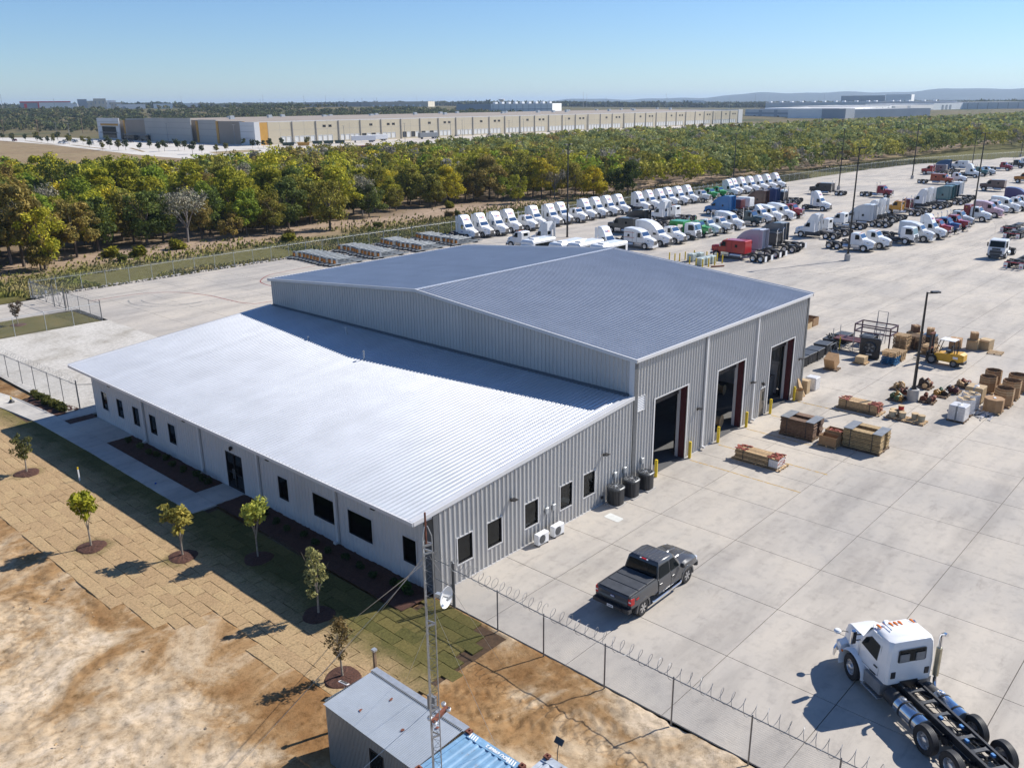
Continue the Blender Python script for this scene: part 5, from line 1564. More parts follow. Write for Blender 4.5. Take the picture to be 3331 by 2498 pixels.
def hood_mesh(style):
    b = MB()
    if style == 'aero':
        rings = [[(-1.0, -.24, .95), (1.0, -.24, .95), (1.0, -.24, 1.6), (.72, -.24, 1.84), (-.72, -.24, 1.84), (-1.0, -.24, 1.6)],
                 [(-.97, .3, .95), (.97, .3, .95), (.96, .3, 1.45), (.64, .3, 1.74), (-.64, .3, 1.74), (-.96, .3, 1.45)],
                 [(-.82, .8, .8), (.82, .8, .8), (.80, .8, 1.30), (.52, .8, 1.60), (-.52, .8, 1.60), (-.80, .8, 1.30)],
                 [(-.62, 1.18, .7), (.62, 1.18, .7), (.60, 1.18, 1.12), (.42, 1.18, 1.42), (-.42, 1.18, 1.42), (-.60, 1.18, 1.12)],
                 [(-.5, 1.26, .75), (.5, 1.26, .75), (.5, 1.26, 1.05), (.36, 1.26, 1.30), (-.36, 1.26, 1.30), (-.5, 1.26, 1.05)]]
    else:
        rings = [[(-.86, -.24, .95), (.86, -.24, .95), (.86, -.24, 1.62), (.62, -.24, 1.84), (-.62, -.24, 1.84), (-.86, -.24, 1.62)],
                 [(-.72, .5, .9), (.72, .5, .9), (.72, .5, 1.55), (.55, .5, 1.76), (-.55, .5, 1.76), (-.72, .5, 1.55)],
                 [(-.58, 1.12, .8), (.58, 1.12, .8), (.58, 1.12, 1.5), (.46, 1.12, 1.68), (-.46, 1.12, 1.68), (-.58, 1.12, 1.5)]]
    b.loft(rings)
    return b.mesh('hood', M['paint'])
def fender_mesh(style, s):
    b = MB()
    if True:
        r0 = .62; out = []
        angs = range(-8, 189, 22) if style == 'aero' else range(20, 189, 21)
        xi, xo = (.62, 1.13) if style == 'aero' else (.66, 1.12)
        rings = []
        for a in angs:
            c, d = math.cos(R(a)), math.sin(R(a))
            y, z = r0*c*1.04, .52+r0*d
            k = .05
            rings.append([(s*xi, y, z), (s*xo, y, z), (s*xo, y*(1+k), .52+(z-.52)*(1+k)), (s*(xo-.06), y*(1+k*2.2), .52+(z-.52)*(1+k*2.2)), (s*xi, y*(1+k*2.2), .52+(z-.52)*(1+k*2.2))])
        b.loft(rings)
        if style == 'aero':
            b.loft([[(s*.55, .62, .55), (s*1.1, .62, .55), (s*1.1, .62, .95), (s*.55, .62, 1.05)], [(s*.5, 1.2, .55), (s*.95, 1.12, .55), (s*.92, 1.1, .9), (s*.5, 1.2, .98)]])
    return b.mesh('fender', M['paint'])
def chassis_mesh(y_end, axles):
    b = MB()
    for s in (-1, 1): b.box(s*.43-.05, s*.43+.05, y_end, .9, .72, .98)
    y = -2.6
    while y > y_end: b.box(-.38, .38, y-.06, y+.06, .76, .94); y -= .95
    for a in axles: b.cyl((-.9, a, .5), (.9, a, .5), .1, n=6); b.cyl((0, a-.25, .5), (0, a+.25, .5), .24, n=8); b.box(-.62, -.5, a-.5, a+.5, .62, .72); b.box(.5, .62, a-.5, a+.5, .62, .72)
    b.cyl((-.9, 0, .5), (.9, 0, .5), .08, n=6)
    m = sum(axles)/len(axles)
    b.lathe([(.48, 1.02), (.48, 1.1), (0, 1.11)], 12, (0, m, 0)); b.box(-.5, .5, m-.4, m+.35, .98, 1.03)
    b.box(-.45, .45, -2.1, .8, .55, .95)
    return b.mesh('chassis', M['blacksteel'])
def windshield_mesh(kind):
    b = MB(); e = .012
    if kind == 'coe': pts = [(-.98, 1.16+e, 1.68), (.98, 1.16+e, 1.68), (.94, .94+e, 2.52), (-.94, .94+e, 2.52)]
    else: pts = [(-.92, -.425+e, 1.98+e), (.92, -.425+e, 1.98+e), (.86, -.79+e, 2.535+e), (-.86, -.79+e, 2.535+e)]
    b.quad(*pts); return b.mesh('windshield', M['darkglass'])
def side_window_mesh(kind, s):
    b = MB(); x = s*(1.066 if kind != 'coe' else 1.127)
    if kind == 'coe': pts = [(x, .95, 1.62), (x, -.1, 1.62), (s*1.08, -.1, 2.5), (s*1.08, .78, 2.5)]
    else: pts = [(x, -.6, 1.78), (x, -1.42, 1.78), (s*1.035, -1.42, 2.46), (s*1.035, -.9, 2.46)]
    b.quad(*pts); return b.mesh('side_window', M['darkglass'])
def rear_window_mesh(y, z=(1.95, 2.42)):
    b = MB(); b.quad((-.5, y-.008, z[0]), (.5, y-.008, z[0]), (.5, y-.008, z[1]), (-.5, y-.008, z[1])); return b.mesh('rear_window', M['darkglass'])

def make_truck(name, label, cab='day', hood='aero', wb=(4.0,), fairing=False, ext=True, stacks=0, chrome=True, tanks='alu', flaps=False, skirt=False, group=None, lift=False, y_over=.75, bumper=None):
    t = thing(name, label, 'truck', (0, 0, 0), 0, group)
    back = CABS[cab][-1][0] if cab != 'coe' else -.85
    axles = [-w for w in wb]; y_end = axles[-1]-y_over
    P = []
    def part(nm, key, fn): return link(nm, cached(key, fn), t)
    part('chassis', ('ch', y_end, tuple(axles)), lambda: chassis_mesh(y_end, axles))
    part('cab', ('cab', cab), lambda: cab_mesh(cab))
    part('windshield', ('ws', cab == 'coe'), lambda: windshield_mesh(cab))
    for s in (-1, 1): part('side_window', ('sw', cab == 'coe', s), lambda: side_window_mesh(cab, s))
    if cab == 'day': part('rear_window', 'rw', lambda: rear_window_mesh(-2.2))
    if cab in ('flat', 'mid', 'high'):
        def slw():
            b = MB(); b.quad((s*1.064, -2.9, 1.75), (s*1.064, -3.3, 1.75), (s*1.05, -3.3, 2.15), (s*1.05, -2.9, 2.15))
            return b.mesh('bunk_window', M['darkglass'])
        for s in (-1, 1): part('bunk_window', ('slw', s), slw)
        def doorline():
            b = MB()
            for s in (-1, 1):
                b.box(min(s*1.055, s*1.068), max(s*1.055, s*1.068), -1.58, -1.55, 1.05, 2.5); b.box(min(s*1.055, s*1.068), max(s*1.055, s*1.068), -2.38, -2.35, 1.05, 2.6)
            return b.mesh('door_seam', M['blackplastic'])
        part('door_seam', 'dl', doorline)
    if cab != 'coe':
        part('hood', ('hood', hood), lambda: hood_mesh(hood))
        for s in (-1, 1): part('fender', ('fen', hood, s), lambda: fender_mesh(hood, s))
        gm = M['chrome'] if chrome else M['midgrey']
        def grille():
            b = MB(); y = 1.27 if hood == 'aero' else 1.13; w = .40 if hood == 'aero' else .44; z0, z1 = (.76, 1.30) if hood == 'aero' else (.85, 1.6)
            b.box(-w, w, y-.04, y+.03, z0, z1)
            return b.mesh('grille', M['blackplastic'])
        g = part('grille', ('gr', hood), grille)
        def bars():
            b = MB(); y = 1.3 if hood == 'aero' else 1.16; w = .40 if hood == 'aero' else .44; z0, z1 = (.76, 1.30) if hood == 'aero' else (.85, 1.6)
            for k in range(6): x = -w+.04+k*(2*w-.08)/5; b.box(x-.014, x+.014, y, y+.02, z0, z1)
            b.box(-w-.04, -w, y-.03, y+.03, z0-.03, z1+.03); b.box(w, w+.04, y-.03, y+.03, z0-.03, z1+.03); b.box(-w, w, y-.03, y+.03, z1, z1+.04)
            return b.mesh('grille_bar', M['chrome'])
        link('grille_bar', cached(('grb', hood), bars), g)
        def bump():
            b = MB(); b.loft([[(x, y, .34), (x, y+.1*k2, .34), (x, y+.1*k2, .66), (x, y, .66)] for x, y, k2 in ((-1.16, .95, 1), (-.8, 1.2, 1), (.8, 1.2, 1), (1.16, .95, 1))])
            return b.mesh('bumper', M['chrome'] if bumper is None and hood == 'square' else (M['paint'] if bumper == 'paint' else M['blackplastic']))
        part('bumper', ('bp', hood, bumper), bump)
        for s in (-1, 1):
            def hl():
                b = MB()
                if hood == 'aero': b.loft([[(s*.62, 1.16, .82), (s*.9, .98, .82), (s*.92, .92, 1.02), (s*.62, 1.12, 1.04)], [(s*.62, 1.22, .82), (s*.92, 1.03, .82), (s*.95, .95, 1.0), (s*.62, 1.17, 1.02)]])
                else: b.bbox(s*.78-.13, s*.78+.13, .9, 1.12, .9, 1.1, .03)
                return b.mesh('headlight', M['clearlens'])
            part('headlight', ('hl', hood, s), hl)
        if hood == 'aero':
            def vent():
                b = MB(); b.add([(s*.93, .05, 1.48), (s*.955, -.02, 1.36), (s*.90, .62, 1.30), (s*.86, .66, 1.36)], [(0, 1, 2, 3)])
                return b.mesh('hood_vent', M['blackplastic'])
            for s in (-1, 1): o = part('hood_vent', ('hv', s), vent); o.scale = (1.035, 1, 1.02)
    else:
        def coe_front():
            b = MB(); b.quad((-.8, 1.315, .8), (.8, 1.315, .8), (.8, 1.33, 1.25), (-.8, 1.33, 1.25)); b.box(-.55, .55, 1.26, 1.3, 1.28, 1.55)
            return b.mesh('grille', M['darkgrey'])
        part('grille', 'coeg', coe_front)
        part('bumper', 'coeb', lambda: MB().loft([[(x, y, .38), (x, y+.12, .38), (x, y+.12, .72), (x, y, .72)] for x, y in ((-1.2, 1.0), (-.95, 1.28), (.95, 1.28), (1.2, 1.0))]).mesh('bumper', M['darkgrey']))
        for s in (-1, 1):
            part('headlight', ('coeh', s), lambda: MB().box(min(s*.7, s*1.0), max(s*.7, s*1.0), 1.36, 1.42, .58, .7).mesh('headlight', M['clearlens']))
        def arch(s):
            b = MB()
            if True:
                b.loft([[(s*.75, .62*math.cos(R(a)), .52+.62*math.sin(R(a))), (s*1.14, .62*math.cos(R(a)), .52+.62*math.sin(R(a))), (s*1.14, .7*math.cos(R(a)), .52+.7*math.sin(R(a))), (s*.75, .7*math.cos(R(a)), .52+.7*math.sin(R(a)))] for a in range(0, 181, 20)])
            return b.mesh('fender', M['blackplastic'])
        for s in (-1, 1): part('fender', ('coef', s), lambda: arch(s))
    def steps():
        b = MB()
        for s in (-1, 1): b.box(min(s*.7, s*1.08), max(s*.7, s*1.08), -1.95, -.72, .42, .52); b.box(min(s*.72, s*1.04), max(s*.72, s*1.04), -1.95, -.72, .6, .95)
        return b.mesh('step', M['alu'] if tanks == 'alu' else M['blackplastic'])
    if cab != 'coe': part('step', ('st', tanks), steps)
    if skirt:
        def sk():
            return MB().box(min(s*1.03, s*1.07), max(s*1.03, s*1.07), -2.9, -.75, .38, .96).mesh('side_skirt', M['darkgrey'])
        for s in (-1, 1): part('side_skirt', ('sk', s), sk)
    for s in (-1, 1):
        ty0, ty1 = (-2.05, -3.2) if cab in ('day', 'coe') else (-2.2, -3.9)
        if cab == 'coe': ty0, ty1 = -1.2, -2.4
        part('fuel_tank', ('ft', s, tanks, ty0), lambda: MB().cyl((s*.82, ty0, .62), (s*.82, ty1, .62), .29, n=12).mesh('fuel_tank', M['alu'] if tanks == 'alu' else M['blacksteel']))
        def mir():
            b = MB(); yy = -.62 if cab != 'coe' else 1.0
            b.box(min(s*1.18, s*1.34), max(s*1.18, s*1.34), yy-.06, yy+.05, 1.72, 2.28); b.cyl((s*1.02, yy-.02, 2.1), (s*1.2, yy, 2.1), .02, n=4); b.cyl((s*1.02, yy-.02, 1.85), (s*1.2, yy, 1.85), .02, n=4)
            return b.mesh('mirror', M['blackplastic'] if cab == 'coe' else M['mirror'])
        part('mirror', ('mi', s, cab == 'coe'), mir)
    if fairing: part('roof_fairing', 'fair', fairing_mesh)
    if fairing and ext:
        for s in (-1, 1): part('side_extender', ('ext', s), lambda: extender_mesh(s))
    if cab == 'high' and ext: part('side_extender', 'exth', lambda: sleeper_ext_mesh(3.9, -4.4))
    if stacks:
        for s in ((-1, 1) if stacks == 2 else (1,)):
            yy = back-.12
            part('exhaust_stack', ('es', s, yy), lambda: MB().cyl((s*.98, yy, .95), (s*.98, yy, 2.1), .09, n=8).cyl((s*.98, yy, 2.1), (s*.98, yy, 3.2), .065, n=8).cyl((s*.98, yy, 3.2), (s*.98, yy-.16, 3.38), .065, n=8).mesh('exhaust_stack', M['chrome']))
    if cab in ('day', 'flat') and not fairing:
        def ml():
            b = MB()
            for x in (-.75, -.2, 0, .2, .75): b.box(x-.05, x+.05, -1.02, -.9, 2.64, 2.71)
            return b.mesh('marker_light', M['amber'])
        part('marker_light', 'ml', ml)
    rimm = M['alu'] if chrome else M['white']
    for s in (-1, 1): add_wheel(t, s*1.0, 0, .52, .3, rimm, 'front_wheel')
    for a in axles:
        for s in (-1, 1): add_wheel(t, s*.93, a, .52, .56, rimm, 'rear_wheel')
    if flaps:
        def fl():
            b = MB()
            for s in (-1, 1): b.box(s*.93-.3, s*.93+.3, y_end+.02, y_end+.05, .18, .95)
            return b.mesh('mud_flap', M['white'])
        part('mud_flap', ('fl', y_end), fl)
    return t
M['mirror'] = mat('mirror_housing', (.42, .43, .44), .3, .4, .1)

TK = {}
def tk(kind):
    if kind not in TK:
        spec = dict(
            fedex=dict(cab='day', fairing=True, wb=(3.95,), skirt=False, tanks='black'),
            tandem=dict(cab='day', fairing=True, wb=(4.3, 5.6), tanks='black', skirt=True),
            fairx=dict(cab='day', fairing=True, wb=(4.6, 5.9), tanks='black'),
            day=dict(cab='day', wb=(4.0, 5.3)),
            daysq=dict(cab='day', hood='square', wb=(4.3, 5.6), stacks=2),
            day1=dict(cab='day', wb=(4.0,), stacks=1),
            flat=dict(cab='flat', hood='square', wb=(6.0, 7.2), stacks=0),
            flatst=dict(cab='flat', hood='square', wb=(6.0, 7.2), stacks=2),
            mid=dict(cab='mid', wb=(5.7, 7.0), bumper='paint'),
            high=dict(cab='high', wb=(5.8, 7.1)),
            highsq=dict(cab='high', hood='square', wb=(5.8, 7.1), stacks=0),
            high3=dict(cab='high', wb=(5.0, 6.2, 7.4)),
            coe=dict(cab='coe', wb=(4.4,), tanks='alu', chrome=False),
            coeshort=dict(cab='coe', wb=(4.0, 5.2), tanks='black', chrome=False),
            flatfl=dict(cab='flat', hood='square', wb=(5.9, 7.1), flaps=True),
            highfl=dict(cab='high', wb=(5.8, 7.1), flaps=True),
        )[kind]
        TK[kind] = make_truck('parked_truck', 'truck', **spec)
        if kind == 'fedex':
            # company lettering on the sloping face of the roof fairing
            xd, yd = Vector((-1, 0, 0)), Vector((0, -.32, .60)).normalized()
            n = xd.cross(yd)
            c = Vector((0, -1.16, 3.25))+n*.012
            put_text('Fed', .46, M['purple'], TK[kind], c+Vector((.25, 0, 0)), xd, yd, .012)
            put_text('Ex', .46, M['orangeprint'], TK[kind], c+Vector((-.36, 0, 0)), xd, yd, .012)
            for s in (-1, 1):
                put_text('FedEx', .2, M['purple'], TK[kind], (s*1.075, -1.2, 1.35), (0, s, 0), (0, 0, 1), .006)
    return TK[kind]
W_ = (.80, .80, .79)
def truck(kind, x, y, head, col, label, group=None):
    """x, y is the point under the middle of the front axle; head 'N' faces +Y, 'S' -Y, 'W' -X"""
    rz = {'N': 0, 'S': math.pi, 'W': R(90), 'E': R(-90)}[head]+rnd.uniform(-.012, .012)
    o = copy_tree(tk(kind), (x, y, 0), rz, label)
    if group: o['group'] = group
    elif 'group' in o: del o['group']
    for ch in o.children: ch.color = (*col, 1)
    return o
ordn = ['first', 'second', 'third', 'fourth', 'fifth', 'sixth', 'seventh', 'eighth', 'ninth', 'tenth', 'eleventh', 'twelfth', 'thirteenth', 'fourteenth', 'fifteenth', 'sixteenth', 'seventeenth', 'eighteenth', 'nineteenth', 'twentieth', 'twenty first', 'twenty second', 'twenty third', 'twenty fourth', 'twenty fifth']
OFF = 1.12
gA = 'white courier trucks in the row along the back fence'
fx = [78.7, 82.3, 85.5, 89.6, 96.5, 100.3, 104.1, 111.6, 115.5, 119.3, 122.9, 129.8, 133.8, 137.6, 141.6, 144.9, 149.1, 167.5, 171.1, 175.2, 179.1, 183.2, 187.7, 192.6]
for k, xw in enumerate(fx):
    truck('fedex', xw+OFF, 76.8+rnd.uniform(-.4, .4), 'S', W_, f'white lettered fairing day cab, {ordn[k]} of its kind from left along back fence', gA)
truck('day1', 93.3+OFF, 76.4, 'S', W_, 'white bare day cab without fairing, between courier trucks near left end of fence row')
truck('day1', 107.5+OFF, 76.1, 'S', W_, 'white bare day cab without fairing, behind the tall light pole in fence row')
G_ = (.035, .30, .07)
truck('daysq', 152.4+OFF, 75.4, 'S', (.55, .56, .55), 'silver hooded day cab beside the green trucks in the fence row')
truck('daysq', 157.6+OFF, 76.2, 'S', G_, 'green day cab, left of the two in the fence row')
truck('daysq', 162.4+OFF, 76.6, 'S', G_, 'green day cab, right of the two in the fence row')
# row behind the workshop, noses towards the aisle
gC = 'trucks in the row behind the workshop'
truck('fedex', 82.2+OFF, 50.3, 'S', W_, 'white day cab with tall lettered fairing standing just behind the white buses', gC)
o = truck('mid', 89.2+OFF, 48.6, 'S', (.78, .78, .77), 'white sleeper truck with orange stripes along its sleeper side', gC)
st_ = MB()
for s in (-1, 1):
    for z in (1.62, 2.42): st_.box(min(s*1.062, s*1.07), max(s*1.062, s*1.07), -3.9, -2.0, z, z+.06)
st_.obj('stripe', mat('orange_stripe', (.5, .12, .03), .5), o)
truck('high', 93.1+OFF, 48.3, 'S', W_, 'white high roof sleeper truck with small bunk window next to striped one', gC)
truck('day', 96.7+OFF, 47.9, 'S', W_, 'white low day cab with chrome grille right of high sleeper', gC)
o = truck('coeshort', 102.0+OFF, 48.6, 'S', W_, 'white flat nosed cabover with a green guard over its roof', gC)
ho = MB().box(-1.2, 1.2, -3.6, -1.0, 2.45, 2.95).box(-1.2, 1.2, -3.6, -3.5, .95, 2.45).box(-1.2, 1.2, -1.1, -1.0, .95, 2.45).obj('hopper', M['paint'], o); ho.color = (*G_, 1)
o = truck('daysq', 105.4+OFF, 48.3, 'S', G_, 'green hooded truck tucked beside the white cabover', gC)
truck('day', 108.2+OFF, 48.1, 'S', (.66, .70, .68), 'pale silver green day cab right of the green hood', gC)
truck('daysq', 112.0+OFF, 47.9, 'S', (.7, .7, .68), 'white square hooded day cab with chrome grille in middle of row behind workshop', gC)
truck('mid', 117.0+OFF, 48.4, 'S', W_, 'white sleeper truck with push bar left of the dark teal cab', gC)
truck('daysq', 123.2+OFF, 47.7, 'S', (.012, .05, .065), 'dark teal day cab with twin chrome stacks', gC)
o = truck('day', 127.6+OFF, 48.1, 'S', W_, 'white day cab with small rounded roof deflector right of teal cab', gC)
d_ = MB().bprism([(-1.0, 2.62), (-1.3, 2.95), (-1.7, 3.25), (-2.1, 3.3), (-2.15, 2.6)], .85, .14).obj('roof_fairing', M['paint'], o); d_.color = (*W_, 1)
truck('mid', 130.9+OFF, 47.7, 'S', W_, 'white sleeper truck, left of the pair beside the red cab', gC)
truck('mid', 134.9+OFF, 47.2, 'S', (.74, .75, .76), 'silver white sleeper truck right next to the red day cab', gC)
truck('daysq', 138.8+OFF, 47.1, 'S', (.33, .012, .018), 'red day cab at the right end of the row behind workshop', gC)
# facing away from them, noses towards the fence
gD = 'trucks nosed towards the back fence'
truck('flat', 101.0+OFF, 63.6, 'N', (.07, .07, .065), 'dark grey flat top sleeper truck facing left behind white sleepers', gD)
truck('high', 104.6+OFF, 63.9, 'N', (.022, .024, .028), 'black high sleeper truck half hidden behind dark grey one', gD)
o = truck('day', 112.2+OFF, 66.2, 'N', W_, 'white day cab facing left with a long three axle chassis', gD)
add_wheel(o, -.93, -6.6, .52, .56, M['alu'], 'rear_wheel'); add_wheel(o, .93, -6.6, .52, .56, M['alu'], 'rear_wheel')
truck('fairx', 118.2+OFF, 66.4, 'N', W_, 'white truck facing left with tall white roof fairing seen from behind', gD)
truck('day', 122.4+OFF, 66.2, 'N', W_, 'white day cab facing left, hidden behind the tall white fairing', gD)
truck('fairx', 82.2, 64.3, 'N', W_, 'white truck with tall fairing seen from behind beyond the buses', gD)
truck('day', 78.6, 66.0, 'N', W_, 'white low day cab facing left beyond the minibus', gD)
truck('high', 134.4+OFF, 63.6, 'N', (.012, .17, .42), 'bright blue high roof sleeper truck facing left', gD)
truck('flat', 139.5+OFF, 63.8, 'N', (.10, .012, .018), 'maroon flat top sleeper truck behind the bright blue one', gD)
truck('flat', 143.8+OFF, 64.0, 'N', W_, 'white flat top sleeper truck right of the maroon one', gD)
truck('highsq', 149.0+OFF, 63.6, 'N', (.085, .035, .024), 'brown high roof sleeper truck facing left', gD)
truck('highsq', 154.4+OFF, 63.8, 'N', (.012, .05, .17), 'royal blue high sleeper truck behind the brown one', gD)
truck('flatst', 159.8+OFF, 64.2, 'N', (.012, .013, .02), 'black flat top sleeper truck with tall chrome stacks', gD)
truck('daysq', 164.4+OFF, 64.2, 'N', W_, 'white day cab with tall stacks at the right end beside black sleeper', gD)
# near row, noses away
gE = 'trucks nosed away from the aisle in the near rows'
truck('flatfl', 89.9+OFF, 36.5, 'N', (.40, .01, .014), 'bright red flat top sleeper truck facing left beside caged tanks', gE)
truck('highfl', 94.6+OFF, 36.6, 'N', (.36, .36, .42), 'lavender grey high roof sleeper truck behind the red one', gE)
truck('flatst', 100.2+OFF, 36.8, 'N', (.02, .02, .022), 'black sleeper truck with chrome stacks right of lavender one', gE)
truck('highfl', 103.4+OFF, 37.6, 'N', (.13, .14, .15), 'dark grey box sleeper truck with white mud flaps', gE)
truck('tandem', 116.7+OFF, 35.8, 'N', W_, 'white tall fairing day cab facing left with black skirts', gE)
truck('day', 121.8+OFF, 35.6, 'N', (.68, .68, .67), 'pale grey day cab facing left behind tall fairing truck', gE)
truck('day', 132.0, 36.6, 'N', W_, 'white hooded day cab facing left before the grey high sleeper', gE)
truck('high3', 136.2+OFF, 36.2, 'N', (.60, .61, .62), 'silver high roof sleeper truck with three rear axles', gE)
truck('fairx', 143.4+OFF, 36.0, 'N', W_, 'white tall fairing truck facing left, first of two beside yellow cab', gE)
truck('fairx', 147.4+OFF, 36.0, 'N', W_, 'white tall fairing truck facing left, second of two beside yellow cab', gE)
truck('daysq', 156.6+OFF, 35.6, 'N', (.60, .27, .012), 'golden yellow day cab facing left', gE)
truck('daysq', 161.4+OFF, 35.6, 'N', (.12, .015, .03), 'maroon day cab with tall stacks behind the yellow cab', gE)
truck('fairx', 170.6+OFF, 36.0, 'N', W_, 'white tall fairing truck facing left, nearer of two before teal sleeper', gE)
truck('fairx', 174.8+OFF, 36.0, 'N', W_, 'white tall fairing truck facing left, farther of two before teal sleeper', gE)
truck('high', 181.6+OFF, 36.4, 'N', (.06, .16, .18), 'teal high roof sleeper truck facing left', gE)
truck('high', 185.8+OFF, 36.6, 'N', (.012, .05, .07), 'dark teal sleeper truck close behind the teal one', gE)
truck('high', 192.8+OFF, 37.6, 'N', W_, 'white high box sleeper truck at right end of teal group', gE)
# near row, noses towards the camera side aisle
gG = 'trucks with noses towards the open aisle on the right'
truck('day', 107.9+OFF, 21.9, 'S', W_, 'white day cab with tandem axles parked behind the tall light pole base', gG)
truck('day', 111.9+OFF, 21.0, 'S', W_, 'white day cab with one stack parked right of the light pole truck', gG)
truck('coeshort', 119.0+OFF, 19.6, 'S', W_, 'white stubby cabover truck with bare chassis', gG)
truck('mid', 123.2+OFF, 18.2, 'S', (.72, .73, .73), 'white sleeper truck right of the stubby cabover', gG)
truck('fedex', 127.3+OFF, 17.6, 'S', W_, 'white day cab with tall lettered fairing in front of a red box', gG)
truck('daysq', 131.2+OFF, 17.8, 'S', (.34, .012, .02), 'red square hooded day cab between fairing truck and blue cab', gG)
truck('daysq', 135.2+OFF, 17.7, 'S', (.02, .09, .26), 'blue square hooded day cab in the right aisle row', gG)
truck('daysq', 139.5+OFF, 17.5, 'S', (.36, .015, .018), 'bright red hooded day cab right of the blue cab', gG)
truck('day', 146.2+OFF, 18.7, 'S', (.5, .51, .52), 'grey day cab half hidden behind the bright red cab', gG)
o = truck('day', 154.7+OFF, 18.0, 'S', W_, 'white day cab with dark red star box behind by light pole', gG)
bx = MB().box(-1.1, 1.1, -3.4, -2.35, 1.05, 3.0).obj('headache_rack', M['paint'], o); bx.color = (.22, .012, .02, 1)
sr = MB(); sr.add([(1.11, -2.9+.16*math.cos(R(90+36*k))*(1 if k % 2 == 0 else .4), 2.55+.16*math.sin(R(90+36*k))*(1 if k % 2 == 0 else .4)) for k in range(10)], [tuple(range(10))])
sr.obj('star', M['yellow'], o)
truck('mid', 162.6+OFF, 17.9, 'S', (.62, .40, .42), 'pinkish white sleeper truck right of the star box truck', gG)
truck('day', 168.6+OFF, 18.4, 'S', W_, 'white day cab between the pinkish and the long white sleepers', gG)
truck('mid', 173.0+OFF, 17.5, 'S', (.75, .75, .73), 'long white sleeper truck in the right aisle row near the frame edge', gG)
truck('day', 177.2+OFF, 16.8, 'S', W_, 'white day cab behind the long white sleeper', gG)
truck('day', 181.4+OFF, 16.8, 'S', (.7, .71, .72), 'silver white day cab at the right end of aisle row', gG)
truck('high', 186.0+OFF, 17.4, 'S', (.06, .04, .15), 'dark purple high roof sleeper truck at far right', gG)
# scattered farther back
gH = 'trucks standing loose in the far yard'
o = truck('flatst', 185.4+OFF, 64.3, 'N', (.018, .018, .025), 'black sleeper truck standing alone by a light pole in far yard', gH)
truck('daysq', 187.1+OFF, 47.3, 'S', (.28, .015, .03), 'dark red day cab with twin stacks standing alone in far yard', gH)
truck('fedex', 153.0+OFF, 47.8, 'S', W_, 'white day cab with tall lettered fairing standing alone at row end', gH)
truck('daysq', 261.2+OFF, 62.6, 'N', (.40, .02, .02), 'red day cab facing left at left end of far group', gH)
truck('flat', 266.2+OFF, 62.6, 'N', (.22, .2, .21), 'grey brown sleeper truck behind the far red cab', gH)
truck('high', 273.0+OFF, 64.0, 'N', (.012, .08, .2), 'dark blue high sleeper truck in the far group', gH)
truck('flat', 288.0+OFF, 62.5, 'N', W_, 'white flat sleeper truck at the back of far group', gH)
truck('flat', 229.6+OFF, 46.5, 'S', (.40, .07, .02), 'orange red sleeper truck facing right in the far yard', gH)
truck('day', 237.3+OFF, 45.5, 'S', W_, 'white day cab right behind the orange red sleeper', gH)
truck('fairx', 256.5+OFF, 47.1, 'S', W_, 'white tall fairing truck facing right in the far group', gH)
truck('daysq', 262.7+OFF, 46.6, 'S', (.015, .12, .13), 'teal day cab right of far tall fairing truck', gH)
truck('day', 267.9+OFF, 46.2, 'S', (.62, .63, .63), 'silver day cab right of the far teal cab', gH)
truck('day', 289.7+OFF, 46.7, 'S', (.30, .015, .03), 'crimson day cab near the far right light pole', gH)
truck('daysq', 303.4+OFF, 46.2, 'S', (.015, .015, .018), 'black day cab at far right edge of yard', gH)
truck('day', 314.5+OFF, 46.6, 'S', W_, 'white day cab behind the far black cab', gH)
truck('daysq', 246.1+OFF, 33.5, 'N', (.52, .19, .015), 'orange yellow day cab cut by the right frame edge', gH)
truck('flat', 217.9+OFF, 34.5, 'N', (.10, .05, .045), 'brown flat top sleeper truck standing alone at right', gH)
truck('coe', 114.9, 5.25, 'W', W_, 'white flat nosed cabover truck facing the camera at right edge', None)
# bare chassis at the right edge
def bare_chassis(label, x, y, rz):
    t = thing('truck_chassis', label, 'truck chassis', (x, y, 0), rz, 'bare truck chassis at the right edge')
    link('frame', cached('bch', lambda: chassis_mesh(-8, [-5.0, -6.3])), t)
    for a in (-5.0, -6.3):
        for s in (-1, 1): add_wheel(t, s*.93, a, .52, .56, M['alu'], 'rear_wheel')
    MB().box(-1.2, -.7, -8.05, -8.0, .2, .9).box(.7, 1.2, -8.05, -8.0, .2, .9).obj('mud_flap', M['white'], t)
    MB().box(-1.1, -.8, -8.06, -8.052, .35, .5).box(.8, 1.1, -8.06, -8.052, .35, .5).obj('flap_print', M['redprint'], t)
    MB().box(-1.15, 1.15, -7.98, -7.9, .9, 1.0).obj('tail_bar', M['redlens'], t)
    return t
bare_chassis('black bare truck chassis with white mud flaps facing the camera', 114.3, 1.2, R(-90))
bare_chassis('black bare truck chassis low behind the white cabover at right', 143.2, 8.4, R(-90))
bare_chassis('black bare truck chassis farther right behind the cabover', 150.2, 10.6, R(-90))

